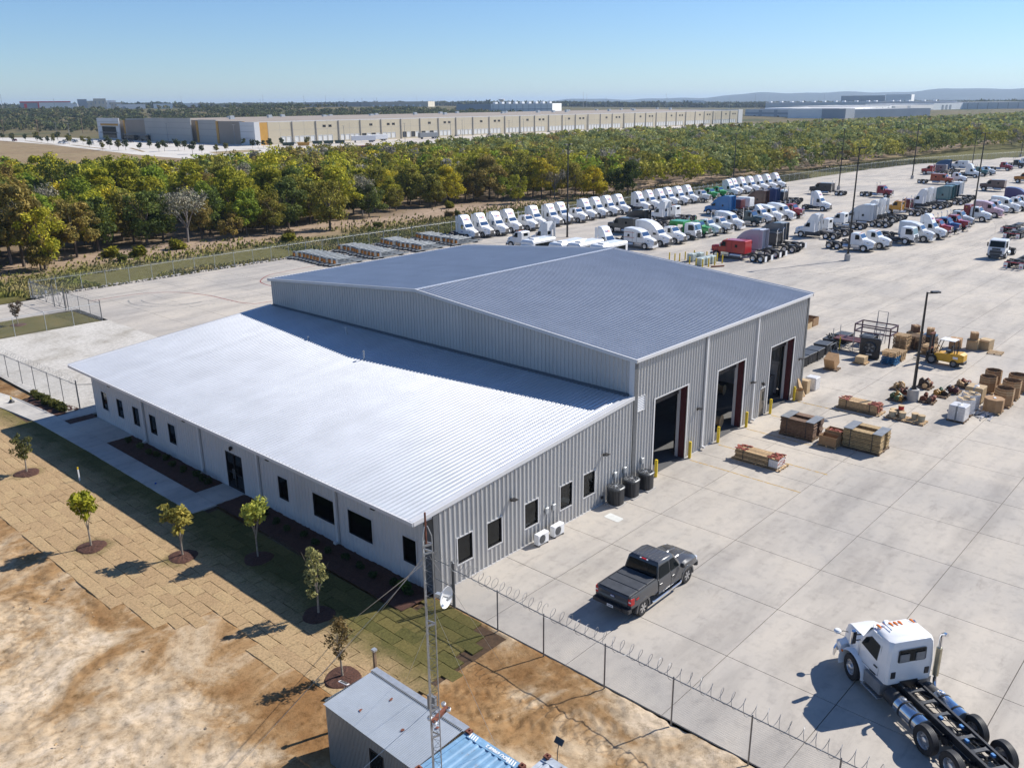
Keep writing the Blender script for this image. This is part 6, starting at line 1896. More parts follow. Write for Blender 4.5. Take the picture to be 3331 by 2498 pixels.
# minibuses behind the workshop roof
def minibus(label, x, y, L, nose=True, col=W_):
    t = thing('minibus', label, 'minibus', (x, y, 0), 0, 'white minibuses behind the workshop')
    w = 1.2
    def ring(xx, hw, z0, z1, c): return [(xx, -hw, z0), (xx, hw, z0), (xx, hw, z1-c), (xx, hw-c, z1), (xx, -hw+c, z1), (xx, -hw, z1-c)]
    b = MB(); b.loft([ring(1.3, w-.06, .55, 2.6, .3), ring(1.55, w, .5, 2.84, .22), ring(L-.1, w, .5, 2.88, .2), ring(L, w-.1, .55, 2.8, .2)]); o = b.obj('body', M['paint'], t); o.color = (*col, 1)
    b = MB(); b.loft([ring(-.35, .8, .6, 1.1, .1), ring(-.2, .95, .55, 1.2, .1), ring(.5, 1.0, .5, 1.45, .12), ring(1.0, 1.0, .5, 2.1, .2), ring(1.32, 1.02, .5, 2.25, .2)]); o = b.obj('cab', M['paint'], t); o.color = (*col, 1)
    MB().quad((.5, -.85, 1.47), (.5, .85, 1.47), (.97, .8, 2.06), (.97, -.8, 2.06)).obj('windshield', M['darkglass'], t)
    for s in (-1, 1):
        MB().box(1.9, L-.6, min(s*w, s*(w+.012)), max(s*w, s*(w+.012)), 1.5, 2.35).obj('side_window', M['darkglass'], t)
        b = MB()
        for k in range(int((L-2.4)/.95)): b.box(2.6+k*.95, 2.66+k*.95, min(s*w, s*(w+.02)), max(s*w, s*(w+.02)), 1.5, 2.35)
        b.obj('window_bar', M['blackplastic'], t)
        MB().box(.7, 1.25, min(s*1.0, s*1.025), max(s*1.0, s*1.025), 1.45, 1.95).obj('cab_window', M['darkglass'], t)
        MB().box(-.36, -.26, s*.7-.12, s*.7+.12, .85, 1.0).obj('headlight', M['clearlens'], t)
    MB().bbox(2.4, 3.6, -.5, .5, 2.86, 3.0, .06).obj('roof_unit', M['white'], t)
    for xx in (.3, L-1.7):
        for s in (-1, 1):
            ww = add_wheel(t, 0, 0, .4, .28, M['alu'], 'wheel'); ww.location = (xx, s*1.02, .4); ww.rotation_euler = (0, 0, R(90))
    return t
minibus('white minibus with dark side windows, leftmost behind the roof edge', 69.4, 56.7, 6.6)
minibus('white minibus with blank rounded front, second from left behind roof', 70.0, 51.9, 7.6)
minibus('white minibus, third from left behind the roof edge', 71.4, 49.7, 7.2)
minibus('white minibus, rightmost behind the roof ridge', 72.2, 46.2, 7.4)

for t in TK.values():
    for ch in list(t.children):
        for g in list(ch.children): bpy.data.objects.remove(g)
        bpy.data.objects.remove(ch)
    bpy.data.objects.remove(t)

# ------------------------------------------------------------------ the grey pickup
pk = thing('pickup_truck', 'dark grey crew cab pickup with folding bed cover parked by the fence', 'pickup truck', (6.83, -7.20, 0), 0)
PG = (.07, .07, .072)
def pcol(o, c=PG): o.color = (*c, 1); return o
M['pickup'] = paint_mat('pickup_paint', .22, .05)
# x forward, front axle at x = +1.85, rear axle at -1.85; half width 1.0
def psec(x, hw, z0, z1, sh, ti=.06, mid=.75):
    """body section: rocker, widest at mid height, shoulder z1, tucked in"""
    return [(x, -hw+.08, z0), (x, -hw, z0+.12), (x, -hw-.015, mid), (x, -hw+.02, z1-.1), (x, -hw+ti+.05, z1), (x, hw-ti-.05, z1), (x, hw-.02, z1-.1), (x, hw+.015, mid), (x, hw, z0+.12), (x, hw-.08, z0)]
mb = MB()
mb.loft([psec(-.66, .97, .42, 1.20, 0), psec(.2, .975, .42, 1.20, 0), psec(1.34, .975, .45, 1.20, 0)], sm=True)
pcol(mb.obj('cab_lower', M['pickup'], pk))
mb = MB()
mb.loft([psec(1.35, .975, .80, 1.19, 0), psec(1.6, .985, .75, 1.20, 0, .1), psec(2.2, .97, .72, 1.17, 0, .12), psec(2.72, .92, .62, 1.10, 0, .14), psec(2.86, .84, .62, 1.02, 0, .14)], sm=True)
pcol(mb.obj('hood', M['pickup'], pk))
mb = MB()
for s in (-1, 1): mb.loft([[(x, s*.28-.09, z), (x, s*.28+.09, z), (x, s*.28+.05, z+.025), (x, s*.28-.05, z+.025)] for x, z in ((1.5, 1.185), (2.0, 1.185), (2.65, 1.10))])
pcol(mb.obj('hood_bulge', M['pickup'], pk))
# wheel arches and bed
mb = MB()
mb.loft([psec(-2.78, .96, .66, 1.27, 0, .02), psec(-2.6, .985, .66, 1.28, 0, .02), psec(-1.9, 1.0, .80, 1.28, 0, .02), psec(-1.2, .985, .66, 1.28, 0, .02), psec(-.69, .97, .5, 1.27, 0, .02)], sm=True)
pcol(mb.obj('bed', M['pickup'], pk))
mb = MB()
for s in (-1, 1):
    for cx in (-1.85, 1.85):
        rings = []
        for a in range(-6, 187, 16):
            c, d = math.cos(R(a)), math.sin(R(a))
            rings.append([(cx+.44*c, s*.93, .40+.44*d), (cx+.44*c, s*1.005, .40+.44*d), (cx+.52*c, s*1.01, .40+.52*d), (cx+.56*c, s*.985, .40+.56*d), (cx+.56*c, s*.93, .40+.56*d)])
        mb.loft(rings, sm=True)
pcol(mb.obj('wheel_arch', M['pickup'], pk))
mb = MB()
for s in (-1, 1):
    for cx in (-1.85, 1.85): mb.cyl((cx, s*.55, .42), (cx, s*.90, .42), .46, n=18)
mb.obj('wheel_well', M['blackplastic'], pk)
# greenhouse
def gring(z, x0, x1, hw): return [(x0, -hw, z), (x1-.25, -hw-.0, z), (x1, -hw*.86, z), (x1, hw*.86, z), (x1-.25, hw, z), (x0, hw, z)]
mb = MB(); mb.loft([gring(1.19, -.66, 1.46, .92), gring(1.55, -.56, 1.14, .86), gring(1.86, -.47, .86, .80), gring(1.94, -.38, .70, .72)], sm=True)
pcol(mb.obj('cabin', M['pickup'], pk))
mb = MB()
for y in (-.5, -.3, -.1, .1, .3, .5): mb.box(-.34, .66, y-.022, y+.022, 1.935, 1.955)
pcol(mb.obj('roof_rib', M['pickup'], pk))
mb = MB(); mb.quad((1.46, -.74, 1.215), (1.46, .74, 1.215), (.935, .66, 1.80), (.935, -.66, 1.80)); mb.obj('windshield', M['darkglass'], pk)
mb = MB(); mb.quad((-.668, -.84, 1.24), (-.668, .84, 1.24), (-.515, .74, 1.79), (-.515, -.74, 1.79)); mb.obj('rear_window', M['darkglass'], pk)
MB().box(-.47, -.40, -.13, .13, 1.875, 1.915).obj('brake_lamp', M['redlens'], pk)
MB().box(-.472, -.41, -.22, -.14, 1.877, 1.91).box(-.472, -.41, .14, .22, 1.877, 1.91).obj('cargo_lamp', M['clearlens'], pk)
for s in (-1, 1):
    mb = MB(); mb.quad((-.56, s*.937, 1.235), (.34, s*.937, 1.235), (.32, s*.835, 1.79), (-.44, s*.835, 1.79)); mb.obj('side_window', M['darkglass'], pk)
    mb = MB(); mb.quad((.43, s*.937, 1.235), (1.16, s*.93, 1.235), (.74, s*.835, 1.79), (.42, s*.835, 1.79)); mb.obj('side_window', M['darkglass'], pk)
    # doors, slightly proud of the body with open shut lines
    for x0, x1 in ((-.62, .375), (.40, 1.30)):
        mb = MB(); mb.loft([[(x, s*.985, .50), (x, s*1.0, .75), (x, s*.98, 1.08), (x, s*.925, 1.2), (x, s*.9, 1.2), (x, s*.9, .5)] for x in (x0, x1)], sm=True)
        d = pcol(mb.obj('door', M['pickup'], pk))
        pcol(MB().box(x0+.06, x0+.24, s*1.0-.02, s*1.0+.022, .96, 1.0).obj('door_handle', M['pickup'], d))
    mb = MB(); mb.bbox(1.08, 1.22, min(s*.99, s*1.22), max(s*.99, s*1.22), 1.2, 1.38, .04); pcol(mb.obj('mirror', M['blackplastic'], pk))
    MB().tube([(-1.2, s*1.02, .40), (-1.1, s*1.06, .38), (1.1, s*1.06, .38), (1.22, s*1.02, .4)], .05, 8).obj('running_board', M['chrome'], pk)
    mb = MB(); mb.loft([[(-2.80, s*.80, z0), (-2.80, s*.965, z0), (-2.58, s*1.0, z0), (-2.58, s*.80, z0)] for z0 in (.90, 1.20)]); L_ = mb.obj('tail_light', M['redlens'], pk)
    MB().box(-2.815, -2.78, min(s*.84, s*.95), max(s*.84, s*.95), 1.02, 1.08).obj('reverse_lens', M['clearlens'], L_)
    mb = MB(); mb.bbox(2.6, 2.84, min(s*.62, s*.9), max(s*.62, s*.9), .84, 1.02, .03); mb.obj('headlight', M['clearlens'], pk)
MB().bbox(2.72, 2.98, -.92, .92, .5, .78, .08).obj('front_bumper', M['blackplastic'], pk)
MB().box(2.86, 2.9, -.58, .58, .78, 1.02).obj('grille', M['blackplastic'], pk)
b = MB().loft([[(x, -.97, .56), (x, .97, .56), (x, .97, .74), (x, -.97, .74)] for x in (-2.98, -2.74)]).box(-3.02, -2.96, -.6, .6, .60, .72); rb_ = b.obj('rear_bumper', M['blackplastic'], pk)
MB().box(-3.035, -3.022, -.16, .16, .60, .72).obj('licence_plate', M['white'], rb_)
b = MB()
for k in range(7): b.box(-3.040, -3.036, -.125+k*.037, -.103+k*.037, .635, .685)
b.obj('plate_print', M['blackprint'], rb_)
mb = MB(); mb.loft([[(-2.80, y, .80), (-2.845, y, .82), (-2.86, y, .92), (-2.83, y, 1.0), (-2.85, y, 1.2), (-2.80, y, 1.27)] for y in (-.79, .79)], closed=True)
tg = pcol(mb.obj('tailgate', M['pickup'], pk))
mb = MB(); mb.lathe([(.0, 0), (.12, 0), (.125, .012)], 18, (0, 0, 0), 'x'); em = mb.obj('oval_badge', M['badgeblue'] if 'badgeblue' in M else mat('badge_blue', (.02, .06, .25), .3), tg); em.location = (-2.868, 0, 1.08); em.scale = (1, 1, .45)
put_text('Ford', .085, M['clearlens'], tg, (-2.874, 0, 1.08), (0, -1, 0), (0, 0, 1), .004)
MB().box(-2.86, -2.82, -.62, .62, .86, .90).obj('tailgate_trim', M['blackplastic'], tg)
# folding bed cover, three panels, with the rails
for x0, x1 in ((-2.74, -2.09), (-2.06, -1.42), (-1.39, -.74)):
    MB().bbox(x0, x1, -.82, .82, 1.275, 1.315, .015).obj('bed_cover', M['coverblack'] if 'coverblack' in M else M['darkgrey'], pk)
MB().box(-2.76, -.70, -.9, -.84, 1.27, 1.3).box(-2.76, -.70, .84, .9, 1.27, 1.3).obj('bed_rail', M['blackplastic'], pk)
put_text('4x4', .14, M['redprint'], pk, (-2.36, -1.003, 1.10), (1, 0, 0), (0, 0, 1), .008)
def alloy(r=.40, w=.27):
    b = MB()
    for k in range(6):
        a = 2*math.pi*k/6
        for da in (-.16, .16):
            c0, s0 = math.cos(a+da*.35), math.sin(a+da*.35); c1, s1 = math.cos(a+da), math.sin(a+da)
            n = Vector((0, -s1, c1))*.022
            p0 = Vector((0, c0*.05, s0*.05)); p1 = Vector((0, c1*.265, s1*.265))
            for sg in (-1, 1):
                X = sg*w*.47
                b.add([(X, *(p0-n)[1:]), (X, *(p0+n)[1:]), (X*.97, *(p1+n*1.3)[1:]), (X*.97, *(p1-n*1.3)[1:])], [(0, 1, 2, 3)])
    b.lathe([(.05, w*.49), (.0, w*.5)], 10, axis='x'); b.lathe([(.05, -w*.49), (.0, -w*.5)], 10, axis='x')
    b.lathe([(.262, w*.40), (.272, w*.47), (.262, w*.47)], 22, axis='x'); b.lathe([(.262, -w*.40), (.272, -w*.47), (.262, -w*.47)], 22, axis='x')
    return b.mesh('rim', M['alu'])
am = alloy()
def dark_disc(): 
    b = MB(); b.lathe([(.27, .06), (0, .06)], 18, axis='x'); b.lathe([(.27, -.06), (0, -.06)], 18, axis='x'); return b.mesh('brake', M['blacksteel'])
dd_ = dark_disc()
tyre = wheel_mesh(.40, .27, 26)
for x in (-1.85, 1.85):
    for s in (-1, 1):
        w = link('wheel', tyre, pk, (x, s*.865, .40), R(90)); link('rim', am, w); link('brake', dd_, w)

# ------------------------------------------------------------------ white day cab and chassis in the foreground
ft = thing('cab_and_chassis_truck', 'white day cab truck with long bare black chassis in the right foreground', 'truck', (7.62, -17.42, 0), R(-34.0))
WH = (.82, .82, .81)
def wcol(o): o.color = (*WH, 1); return o
# cab: x across, y forward, front axle at y = 0
def cring(z, yb, yf, hw, c=.14, cf=.3):
    return [(-hw+c, yb, z), (hw-c, yb, z), (hw, yb+c, z), (hw, yf-cf, z), (hw-cf*.7, yf, z), (-hw+cf*.7, yf, z), (-hw, yf-cf, z), (-hw, yb+c, z)]
mb = MB()
mb.loft([cring(1.0, -1.86, -.12, .98, .1, .12), cring(1.12, -1.88, -.08, 1.0, .1, .12), cring(1.80, -1.88, -.06, 1.02, .1, .14), cring(2.35, -1.86, -.34, .98, .1, .3), cring(2.62, -1.84, -.55, .95, .1, .34), cring(2.76, -1.80, -.66, .90, .14, .34), cring(2.83, -1.66, -.82, .76, .2, .3)], sm=True)
wcol(mb.obj('cab', M['paint'], ft))
mb = MB(); mb.loft([cring(2.66, -1.4, -.45, .95, .1, .36), cring(2.72, -1.4, -.47, .95, .1, .36)]); wcol(mb.obj('visor_lip', M['paint'], ft))
mb = MB(); mb.loft([[(-.56, -1.885, 1.93), (.56, -1.885, 1.93), (.60, -1.885, 1.97), (.59, -1.877, 2.42), (.55, -1.876, 2.46), (-.55, -1.876, 2.46), (-.59, -1.877, 2.42), (-.60, -1.885, 1.97)], [(-.56, -1.90, 1.93), (.56, -1.90, 1.93), (.60, -1.90, 1.97), (.59, -1.89, 2.42), (.55, -1.888, 2.46), (-.55, -1.888, 2.46), (-.59, -1.89, 2.42), (-.60, -1.90, 1.97)]])
rw = mb.obj('window_seal', M['blackplastic'], ft)
mb = MB(); mb.quad((-.55, -1.905, 1.97), (.55, -1.905, 1.97), (.54, -1.893, 2.42), (-.54, -1.893, 2.42)); mb.obj('rear_window', M['darkglass'], rw)
for s in (-1, 1):
    mb = MB(); mb.bbox(s*.34-.2, s*.34+.2, -1.915, -1.9, 1.95, 2.30, .03); mb.obj('seat_back', M['midgrey'], rw)
    MB().bbox(s*.72-.1, s*.72+.1, -1.90, -1.87, 1.28, 1.56, .02).obj('cab_vent', M['blackplastic'], ft)
    mb = MB(); x = s*1.018
    pts = [(-.34, 1.86), (-1.28, 1.72), (-1.32, 2.36), (-.80, 2.42), (-.52, 2.22)]
    mb.add([(x-s*(z-1.7)*.06+s*.012, y, z) for y, z in pts], [tuple(range(5))]); wd = mb.obj('side_window', M['darkglass'], ft)
    mb = MB()
    for i in range(5):
        (y0, z0), (y1, z1) = pts[i], pts[(i+1) % 5]
        mb.cyl((s*1.02-s*(z0-1.7)*.06, y0, z0), (s*1.02-s*(z1-1.7)*.06, y1, z1), .022, n=5)
    mb.obj('window_seal', M['blackplastic'], wd)
    mb = MB()
    for (y0, z0), (y1, z1) in (((-1.42, 1.12), (-1.42, 2.42)), ((-.22, 1.12), (-.26, 1.8)), ((-1.42, 1.12), (-.22, 1.12))): mb.cyl((s*1.012, y0, z0), (s*1.012-s*max(0, z1-2)*.06, y1, z1), .008, n=4)
    mb.obj('door_seam', M['midgrey'], ft)
    MB().box(min(s*1.01, s*1.045), max(s*1.01, s*1.045), -1.36, -1.16, 1.42, 1.47).obj('door_handle', M['blackplastic'], ft)
    MB().box(min(s*1.0, s*1.02), max(s*1.0, s*1.02), -1.3, -.95, 1.06, 1.1).obj('door_badge', M['blackplastic'], ft)
    # mirrors
    mb = MB(); mb.bbox(min(s*1.22, s*1.42), max(s*1.22, s*1.42), -.26, -.10, 1.78, 2.38, .05); mi = mb.obj('mirror', M['chrome'], ft)
    MB().quad((s*1.24, -.265, 1.82), (s*1.4, -.265, 1.82), (s*1.4, -.265, 2.34), (s*1.24, -.265, 2.34)).obj('mirror_glass', M['blackplastic'], mi)
    MB().cyl((s*.99, -.2, 2.15), (s*1.24, -.18, 2.15), .03, n=6).cyl((s*.99, -.2, 1.9), (s*1.24, -.18, 1.9), .025, n=6).obj('mirror_arm', M['blackplastic'], mi)
    mb = MB(); mb.lathe([(0, 0), (.13, .03), (.15, .1), (.1, .16), (0, .18)], 14, (s*1.12, 1.05, 1.42)); wcol(mb.obj('hood_mirror', M['paint'], ft)); MB().tube([(s*.62, .95, 1.42), (s*.9, 1.0, 1.5), (s*1.05, 1.03, 1.46)], .018, 5).obj('mirror_stalk', M['blackplastic'], ft)
mb = MB(); mb.add([(-.86, -.22, 1.96), (.86, -.22, 1.96), (.78, -.50, 2.56), (-.78, -.50, 2.56)], [(0, 1, 2, 3)]); o = mb.obj('windshield', M['darkglass'], ft); o.location = (0, .06, .01)
# hood with sloped nose
mb = MB()
mb.loft([[(-.98, -.10, 1.15), (.98, -.10, 1.15), (.96, -.10, 1.66), (.72, -.10, 1.88), (-.72, -.10, 1.88), (-.96, -.10, 1.66)],
         [(-.86, .5, 1.1), (.86, .5, 1.1), (.84, .5, 1.60), (.64, .5, 1.82), (-.64, .5, 1.82), (-.84, .5, 1.60)],
         [(-.68, 1.05, .95), (.68, 1.05, .95), (.66, 1.05, 1.48), (.50, 1.05, 1.70), (-.50, 1.05, 1.70), (-.66, 1.05, 1.48)],
         [(-.58, 1.28, .8), (.58, 1.28, .8), (.56, 1.28, 1.36), (.42, 1.28, 1.58), (-.42, 1.28, 1.58), (-.56, 1.28, 1.36)]], sm=True)
wcol(mb.obj('hood', M['paint'], ft))
mb = MB()
for k in range(8): mb.box(-.42+k*.12, -.40+k*.12, 1.28, 1.32, .85, 1.5)
mb.box(-.48, .46, 1.275, 1.29, .82, 1.54); mb.obj('grille', M['chrome'], ft)
for s in (-1, 1):
    rings = []
    for a in range(-22, 196, 14):
        c, d = math.cos(R(a)), math.sin(R(a)); r0 = .66
        y, z = r0*c*1.06, .53+r0*d
        rings.append([(s*.66, y, z), (s*1.16, y, z), (s*1.19, y*1.03, .53+(z-.53)*1.03), (s*1.12, y*1.1, .53+(z-.53)*1.1), (s*.9, y*1.13, .53+(z-.53)*1.13), (s*.62, y*1.13, .53+(z-.53)*1.13)])
    mb = MB(); mb.loft(rings, sm=True); f = wcol(mb.obj('fender', M['paint'], ft))
    MB().lathe([(.0, 0), (.05, 0), (.055, -.03)], 8, (s*1.2, .5, .98), 'x').obj('side_marker', M['amber'], f)
    mb = MB(); mb.loft([[(s*.6, .72, .72), (s*1.15, .74, .72), (s*1.12, .74, 1.05), (s*.6, .72, 1.16)], [(s*.55, 1.26, .72), (s*1.0, 1.16, .72), (s*.96, 1.12, .98), (s*.55, 1.22, 1.08)]]); wcol(mb.obj('fender_nose', M['paint'], ft))
    MB().bbox(s*.84-.14, s*.84+.14, 1.12, 1.26, .78, .98, .04).obj('headlight', M['clearlens'], ft)
mb = MB(); mb.loft([[(x, y, .40), (x, y+.1, .40), (x, y+.1, .72), (x, y, .72)] for x, y in ((-1.2, .98), (-.85, 1.28), (.85, 1.28), (1.2, .98))]); mb.obj('bumper', M['alu'], ft)
# cab lights, horn, antenna
for x in (-.72, -.2, 0, .2, .72):
    mb = MB(); mb.loft([[(x-.04, -.66, 2.80), (x+.04, -.66, 2.80), (x+.03, -.66, 2.845), (x-.03, -.66, 2.845)], [(x-.045, -.74, 2.81), (x+.045, -.74, 2.81), (x+.035, -.74, 2.87), (x-.035, -.74, 2.87)], [(x-.03, -.92, 2.83), (x+.03, -.92, 2.83), (x+.02, -.92, 2.85), (x-.02, -.92, 2.85)]]); mb.obj('cab_light', M['amber'], ft)
MB().lathe([(.06, 0), (.03, -.1), (.018, -.16), (.018, -.5)], 10, (-.5, -.72, 2.90), 'y').cyl((-.5, -.85, 2.8), (-.5, -.85, 2.9), .012, n=5).cyl((-.5, -1.15, 2.8), (-.5, -1.15, 2.9), .012, n=5).obj('air_horn', M['chrome'], ft)
# frame
mb = MB()
for s in (-1, 1):
    mb.box(s*.43-.012, s*.43+.012, -7.4, .9, .74, 1.02); mb.box(min(s*.43, s*.35), max(s*.43, s*.35), -7.4, .9, 1.0, 1.022); mb.box(min(s*.43, s*.35), max(s*.43, s*.35), -7.4, .9, .738, .76)
mb.obj('frame_rail', M['blacksteel'], ft)
for y in (-2.35, -3.0, -3.7, -4.9, -5.55, -6.4, -7.2):
    mb = MB(); mb.loft([[(x, y-w, z), (x, y+w, z), (x, y+w, z+.05), (x, y-w, z+.05)] for x, w, z in ((-.42, .17, .9), (-.22, .07, .93), (.22, .07, .93), (.42, .17, .9))]); mb.obj('crossmember', M['darkgrey'], ft)
mb = MB()
for a in (-4.25, -5.57):
    mb.cyl((-1.0, a, .53), (1.0, a, .53), .085, n=8); mb.lathe([(.0, -.26), (.2, -.2), (.25, 0), (.2, .2), (0, .26)], 12, (0, a, .55), 'y'); 
    for s in (-1, 1): mb.box(s*.52-.05, s*.52+.05, a-.62, a+.62, .66, .74); mb.lathe([(.13, .6), (.15, .74), (.13, .86)], 10, (s*.56, a-.38, .0))
    mb.cyl((0, a-.9, .62), (0, a+.3, .58), .05, n=6)
mb.box(-.38, .38, -1.9, 1.0, .6, 1.1); mb.cyl((-.95, 0, .53), (.95, 0, .53), .07, n=6); mb.cyl((0, -4.2, .62), (0, -1.5, .75), .06, n=6)
mb.obj('drivetrain', M['blacksteel'], ft)
mb = MB()
for q in range(14):
    y = -2.1-q*.36; mb.tube([(-.3, y, .98), (-.1, y-.1, .95), (.12, y-.22, .97), (.28, y-.36, .95)], .016, 4)
for s in (-.2, .05, .22): mb.tube([(s, -2.0, .9), (s+.05, -3.5, .86), (s-.04, -5.2, .88), (s, -7, .88)], .018, 5)
mb.obj('hose', M['blackplastic'], ft)
mb = MB()
for (x, y) in ((-.2, -3.9), (.18, -4.45), (-.15, -5.1), (.2, -5.9)): mb.box(x-.05, x+.05, y-.07, y+.07, .96, 1.05)
mb.obj('valve', mat('blue_tag', (.05, .2, .45), .5), ft)
# fuel tanks, battery box, steps
for s in (-1, 1):
    mb = MB(); mb.cyl((s*.80, -2.55, .66), (s*.80, -3.85, .66), .33, n=24); tk_ = mb.obj('fuel_tank', M['chrome'], ft)
    MB().lathe([(.33, -3.86), (.30, -3.875), (0, -3.88)], 20, (s*.80, 0, .66), 'y').obj('tank_end', M['alu'], tk_)
    for y in (-2.85, -3.5): MB().lathe([(.335, y-.035), (.345, y-.035), (.345, y+.035), (.335, y+.035)], 24, (s*.80, 0, .66), 'y').obj('tank_strap', M['blacksteel'], tk_)
    MB().lathe([(.07, .98), (.075, 1.03), (0, 1.04)], 12, (s*.80, -2.72, 0)).obj('filler_cap', M['alu'], tk_)
    MB().cyl((s*.76, -1.92, .64), (s*.76, -2.5, .64), .30, n=16).obj('air_tank', M['blackplastic'], ft)
    mb = MB(); mb.box(min(s*.62, s*1.10), max(s*.62, s*1.10), -1.75, -.78, .52, .98); st_ = mb.obj('step_box', M['midgrey'], ft)
    mb = MB(); mb.box(min(s*.8, s*1.18), max(s*.8, s*1.18), -1.78, -.74, .36, .42)
    for k in range(7): mb.box(min(s*1.0, s*1.17), max(s*1.0, s*1.17), -1.72+k*.14, -1.66+k*.14, .42, .435)
    mb.obj('step', M['alu'], st_)
# exhaust on the right side
mb = MB(); mb.tube([(.70, -2.2, .82), (.98, -2.12, .80), (1.06, -2.0, .95), (1.06, -1.98, 1.2)], .075, 10).cyl((1.06, -1.98, 2.38), (1.06, -1.98, 2.85), .07, n=12).tube([(1.06, -1.98, 2.85), (1.06, -2.02, 2.98), (1.06, -2.14, 3.08), (1.06, -2.26, 3.1)], .07, 10)
ex = mb.obj('exhaust_stack', M['chrome'], ft)
mb = MB(); mb.cyl((1.06, -1.98, 1.2), (1.06, -1.98, 2.4), .115, n=14); mb.obj('heat_shield', mat('brass_tinted_shield', (.5, .45, .32), .35, .8, .15), ex)
mb = MB()
for k in range(11):
    for q in range(5):
        a = R(180+q*36); mb.lathe([(0, 0), (.012, 0)], 5, (1.06+.117*math.cos(a), -1.98+.117*math.sin(a), 1.28+k*.1), 'z')
mb.obj('shield_hole', M['blackplastic'], ex)
# wheels
big_t = wheel_mesh(.53, .29, 30); 
def groove(r, w):
    b = MB()
    for s in (-.09, -.03, .03, .09): b.lathe([(r+.001, s-.012), (r+.003, s), (r+.001, s+.012)], 30, axis='x')
    return b.mesh('tread_groove', M['blackplastic'])
gv_ = groove(.53, .29)
def big_rim(deep):
    b = MB(); w = .29
    for s in (-1, 1):
        q = .14 if deep else .05
        b.lathe([(.31, s*.12), (.30, s*(.13-q*.2)), (.285, s*(.14-q)), (.15, s*(.14-q)), (.13, s*(.18-q*.5)), (.10, s*(.2-q*.5)), (0, s*(.205-q*.5))], 24, axis='x')
        for k in range(10):
            a = 2*math.pi*k/10; b.cyl((s*(.13-q), .21*math.cos(a), .21*math.sin(a)), (s*(.17-q), .21*math.cos(a), .21*math.sin(a)), .018, n=6)
    return b.mesh('rim', M['alu'])
def rim_holes(deep):
    b = MB(); q = .14 if deep else .05
    for s in (-1, 1):
        for k in range(10):
            a = 2*math.pi*(k+.5)/10; b.lathe([(0, s*(.144-q)), (.027, s*(.144-q))], 8, (0, .25*math.cos(a), .25*math.sin(a)), 'x')
    return b.mesh('rim_hole', M['blackplastic'])
r1, r2, h1, h2 = big_rim(False), big_rim(True), rim_holes(False), rim_holes(True)
for s in (-1, 1):
    w = link('front_wheel', big_t, ft, (s*1.0, 0, .53), R(-8)); link('rim', r1, w); link('rim_hole', h1, w); link('tread_groove', gv_, w)
    for a in (-4.25, -5.57):
        w = link('rear_wheel', big_t, ft, (s*1.02, a, .53)); link('rim', r2, w); link('rim_hole', h2, w); link('tread_groove', gv_, w)
        

# ------------------------------------------------------------------ goods in the yard
def pallet_parts(t, w=1.2, d=1.0, m=None, z=0.0, n=7):
    """pallet along local x=d boards across y; boards are parts"""
    m = m or M['wood']
    bd = cached(('pb', w, m.name), lambda: MB().box(-.05, .05, -w/2, w/2, 0, .02).mesh('pallet_board', m))
    bl = cached(('pl', d, m.name), lambda: MB().box(-d/2, -d/2+.12, -.045, .045, 0, .09).box(-.06, .06, -.045, .045, 0, .09).box(d/2-.12, d/2, -.045, .045, 0, .09).box(-d/2, d/2, -.04, .04, .075, .092).mesh('pallet_bearer', m))
    for k in range(n): link('pallet_board', bd, t, (-d/2+.05+k*(d-.1)/(n-1), 0, z+.115))
    for k in range(3): link('pallet_bearer', bl, t, (0, -w/2+.045+k*(w-.09)/2, z+.022))
    for k in (0, n//2, n-1): link('pallet_board', bd, t, (-d/2+.05+k*(d-.1)/(n-1), 0, z+.0))
def pallet(label, x, y, rz=0, w=1.2, d=1.0, m=None, group=None, z=0.0, n=7):
    t = thing('pallet', label, 'pallet', (x, y, z), rz, group)
    pallet_parts(t, w, d, m, 0, n); return t

def bundle(label, x, y, L, W, H, m, z=.14, layers=8, ends=None, straps=2, wrap=False, cat='bundle', rz=0.0, name='flattened_crate_stack'):
    """stack of long slats along local y"""
    t = thing(name, label, cat, (x, y, z), rz)
    lh = H/layers; r = random.Random(int(x*31+y*7))
    for k in range(layers):
        n = max(3, int(W/.14))
        me = cached(('slat', round(L, 2), round(lh, 3), m.name), lambda: MB().bbox(-.06, .06, -L/2, L/2, 0, lh*.7, .008).mesh('slat', m))
        for q in range(n):
            o = link('slat', me, t, (-W/2+(q+.5)*W/n+r.uniform(-.012, .012), r.uniform(-.05, .05), k*lh), r.uniform(-.006, .006))
    for k in range(straps):
        yy = -L*.3+k*L*.6/max(1, straps-1)
        MB().box(-W/2-.02, W/2+.02, yy-.02, yy+.02, H-.02, H+.012).box(-W/2-.025, -W/2-.01, yy-.02, yy+.02, 0, H).box(W/2+.01, W/2+.025, yy-.02, yy+.02, 0, H).obj('strap', M['blackplastic'], t)
    return t
# 1: shrink wrapped planks nearest the building
pallet('long wooden skid under wrapped planks nearest the bay doors', 24.25, -4.0, 0, 3.3, 1.25, M['wood'], 'pallets under the plank stacks', n=4)
b1 = bundle('long stack of wrapped planks with reddish ends, nearest the bay doors', 24.2, -3.95, 2.9, 1.0, .62, M['wood'], .14, 6, cat='plank stack', name='plank_stack')
M['redwood'] = mat('red_tipped_wood', (.33, .09, .06), .8, 0, .3, 8)
def red_tips(t, W, L, H, s=5):
    r = random.Random(s); mb = MB()
    for k in range(34): 
        x, y = r.uniform(-W/2, W/2), r.choice([-L/2, L/2])*r.uniform(.55, 1.0); mb.box(x-.05, x+.05, y-.14, y+.14, H-.01, H+.03)
    for k in range(30):
        x, z = r.uniform(-W/2, W/2), r.uniform(.02, H); mb.box(x-.05, x+.05, -L/2-.06, -L/2+.03, z, z+.05)
    mb.obj('loose_piece', M['redwood'], t)['kind'] = 'stuff'
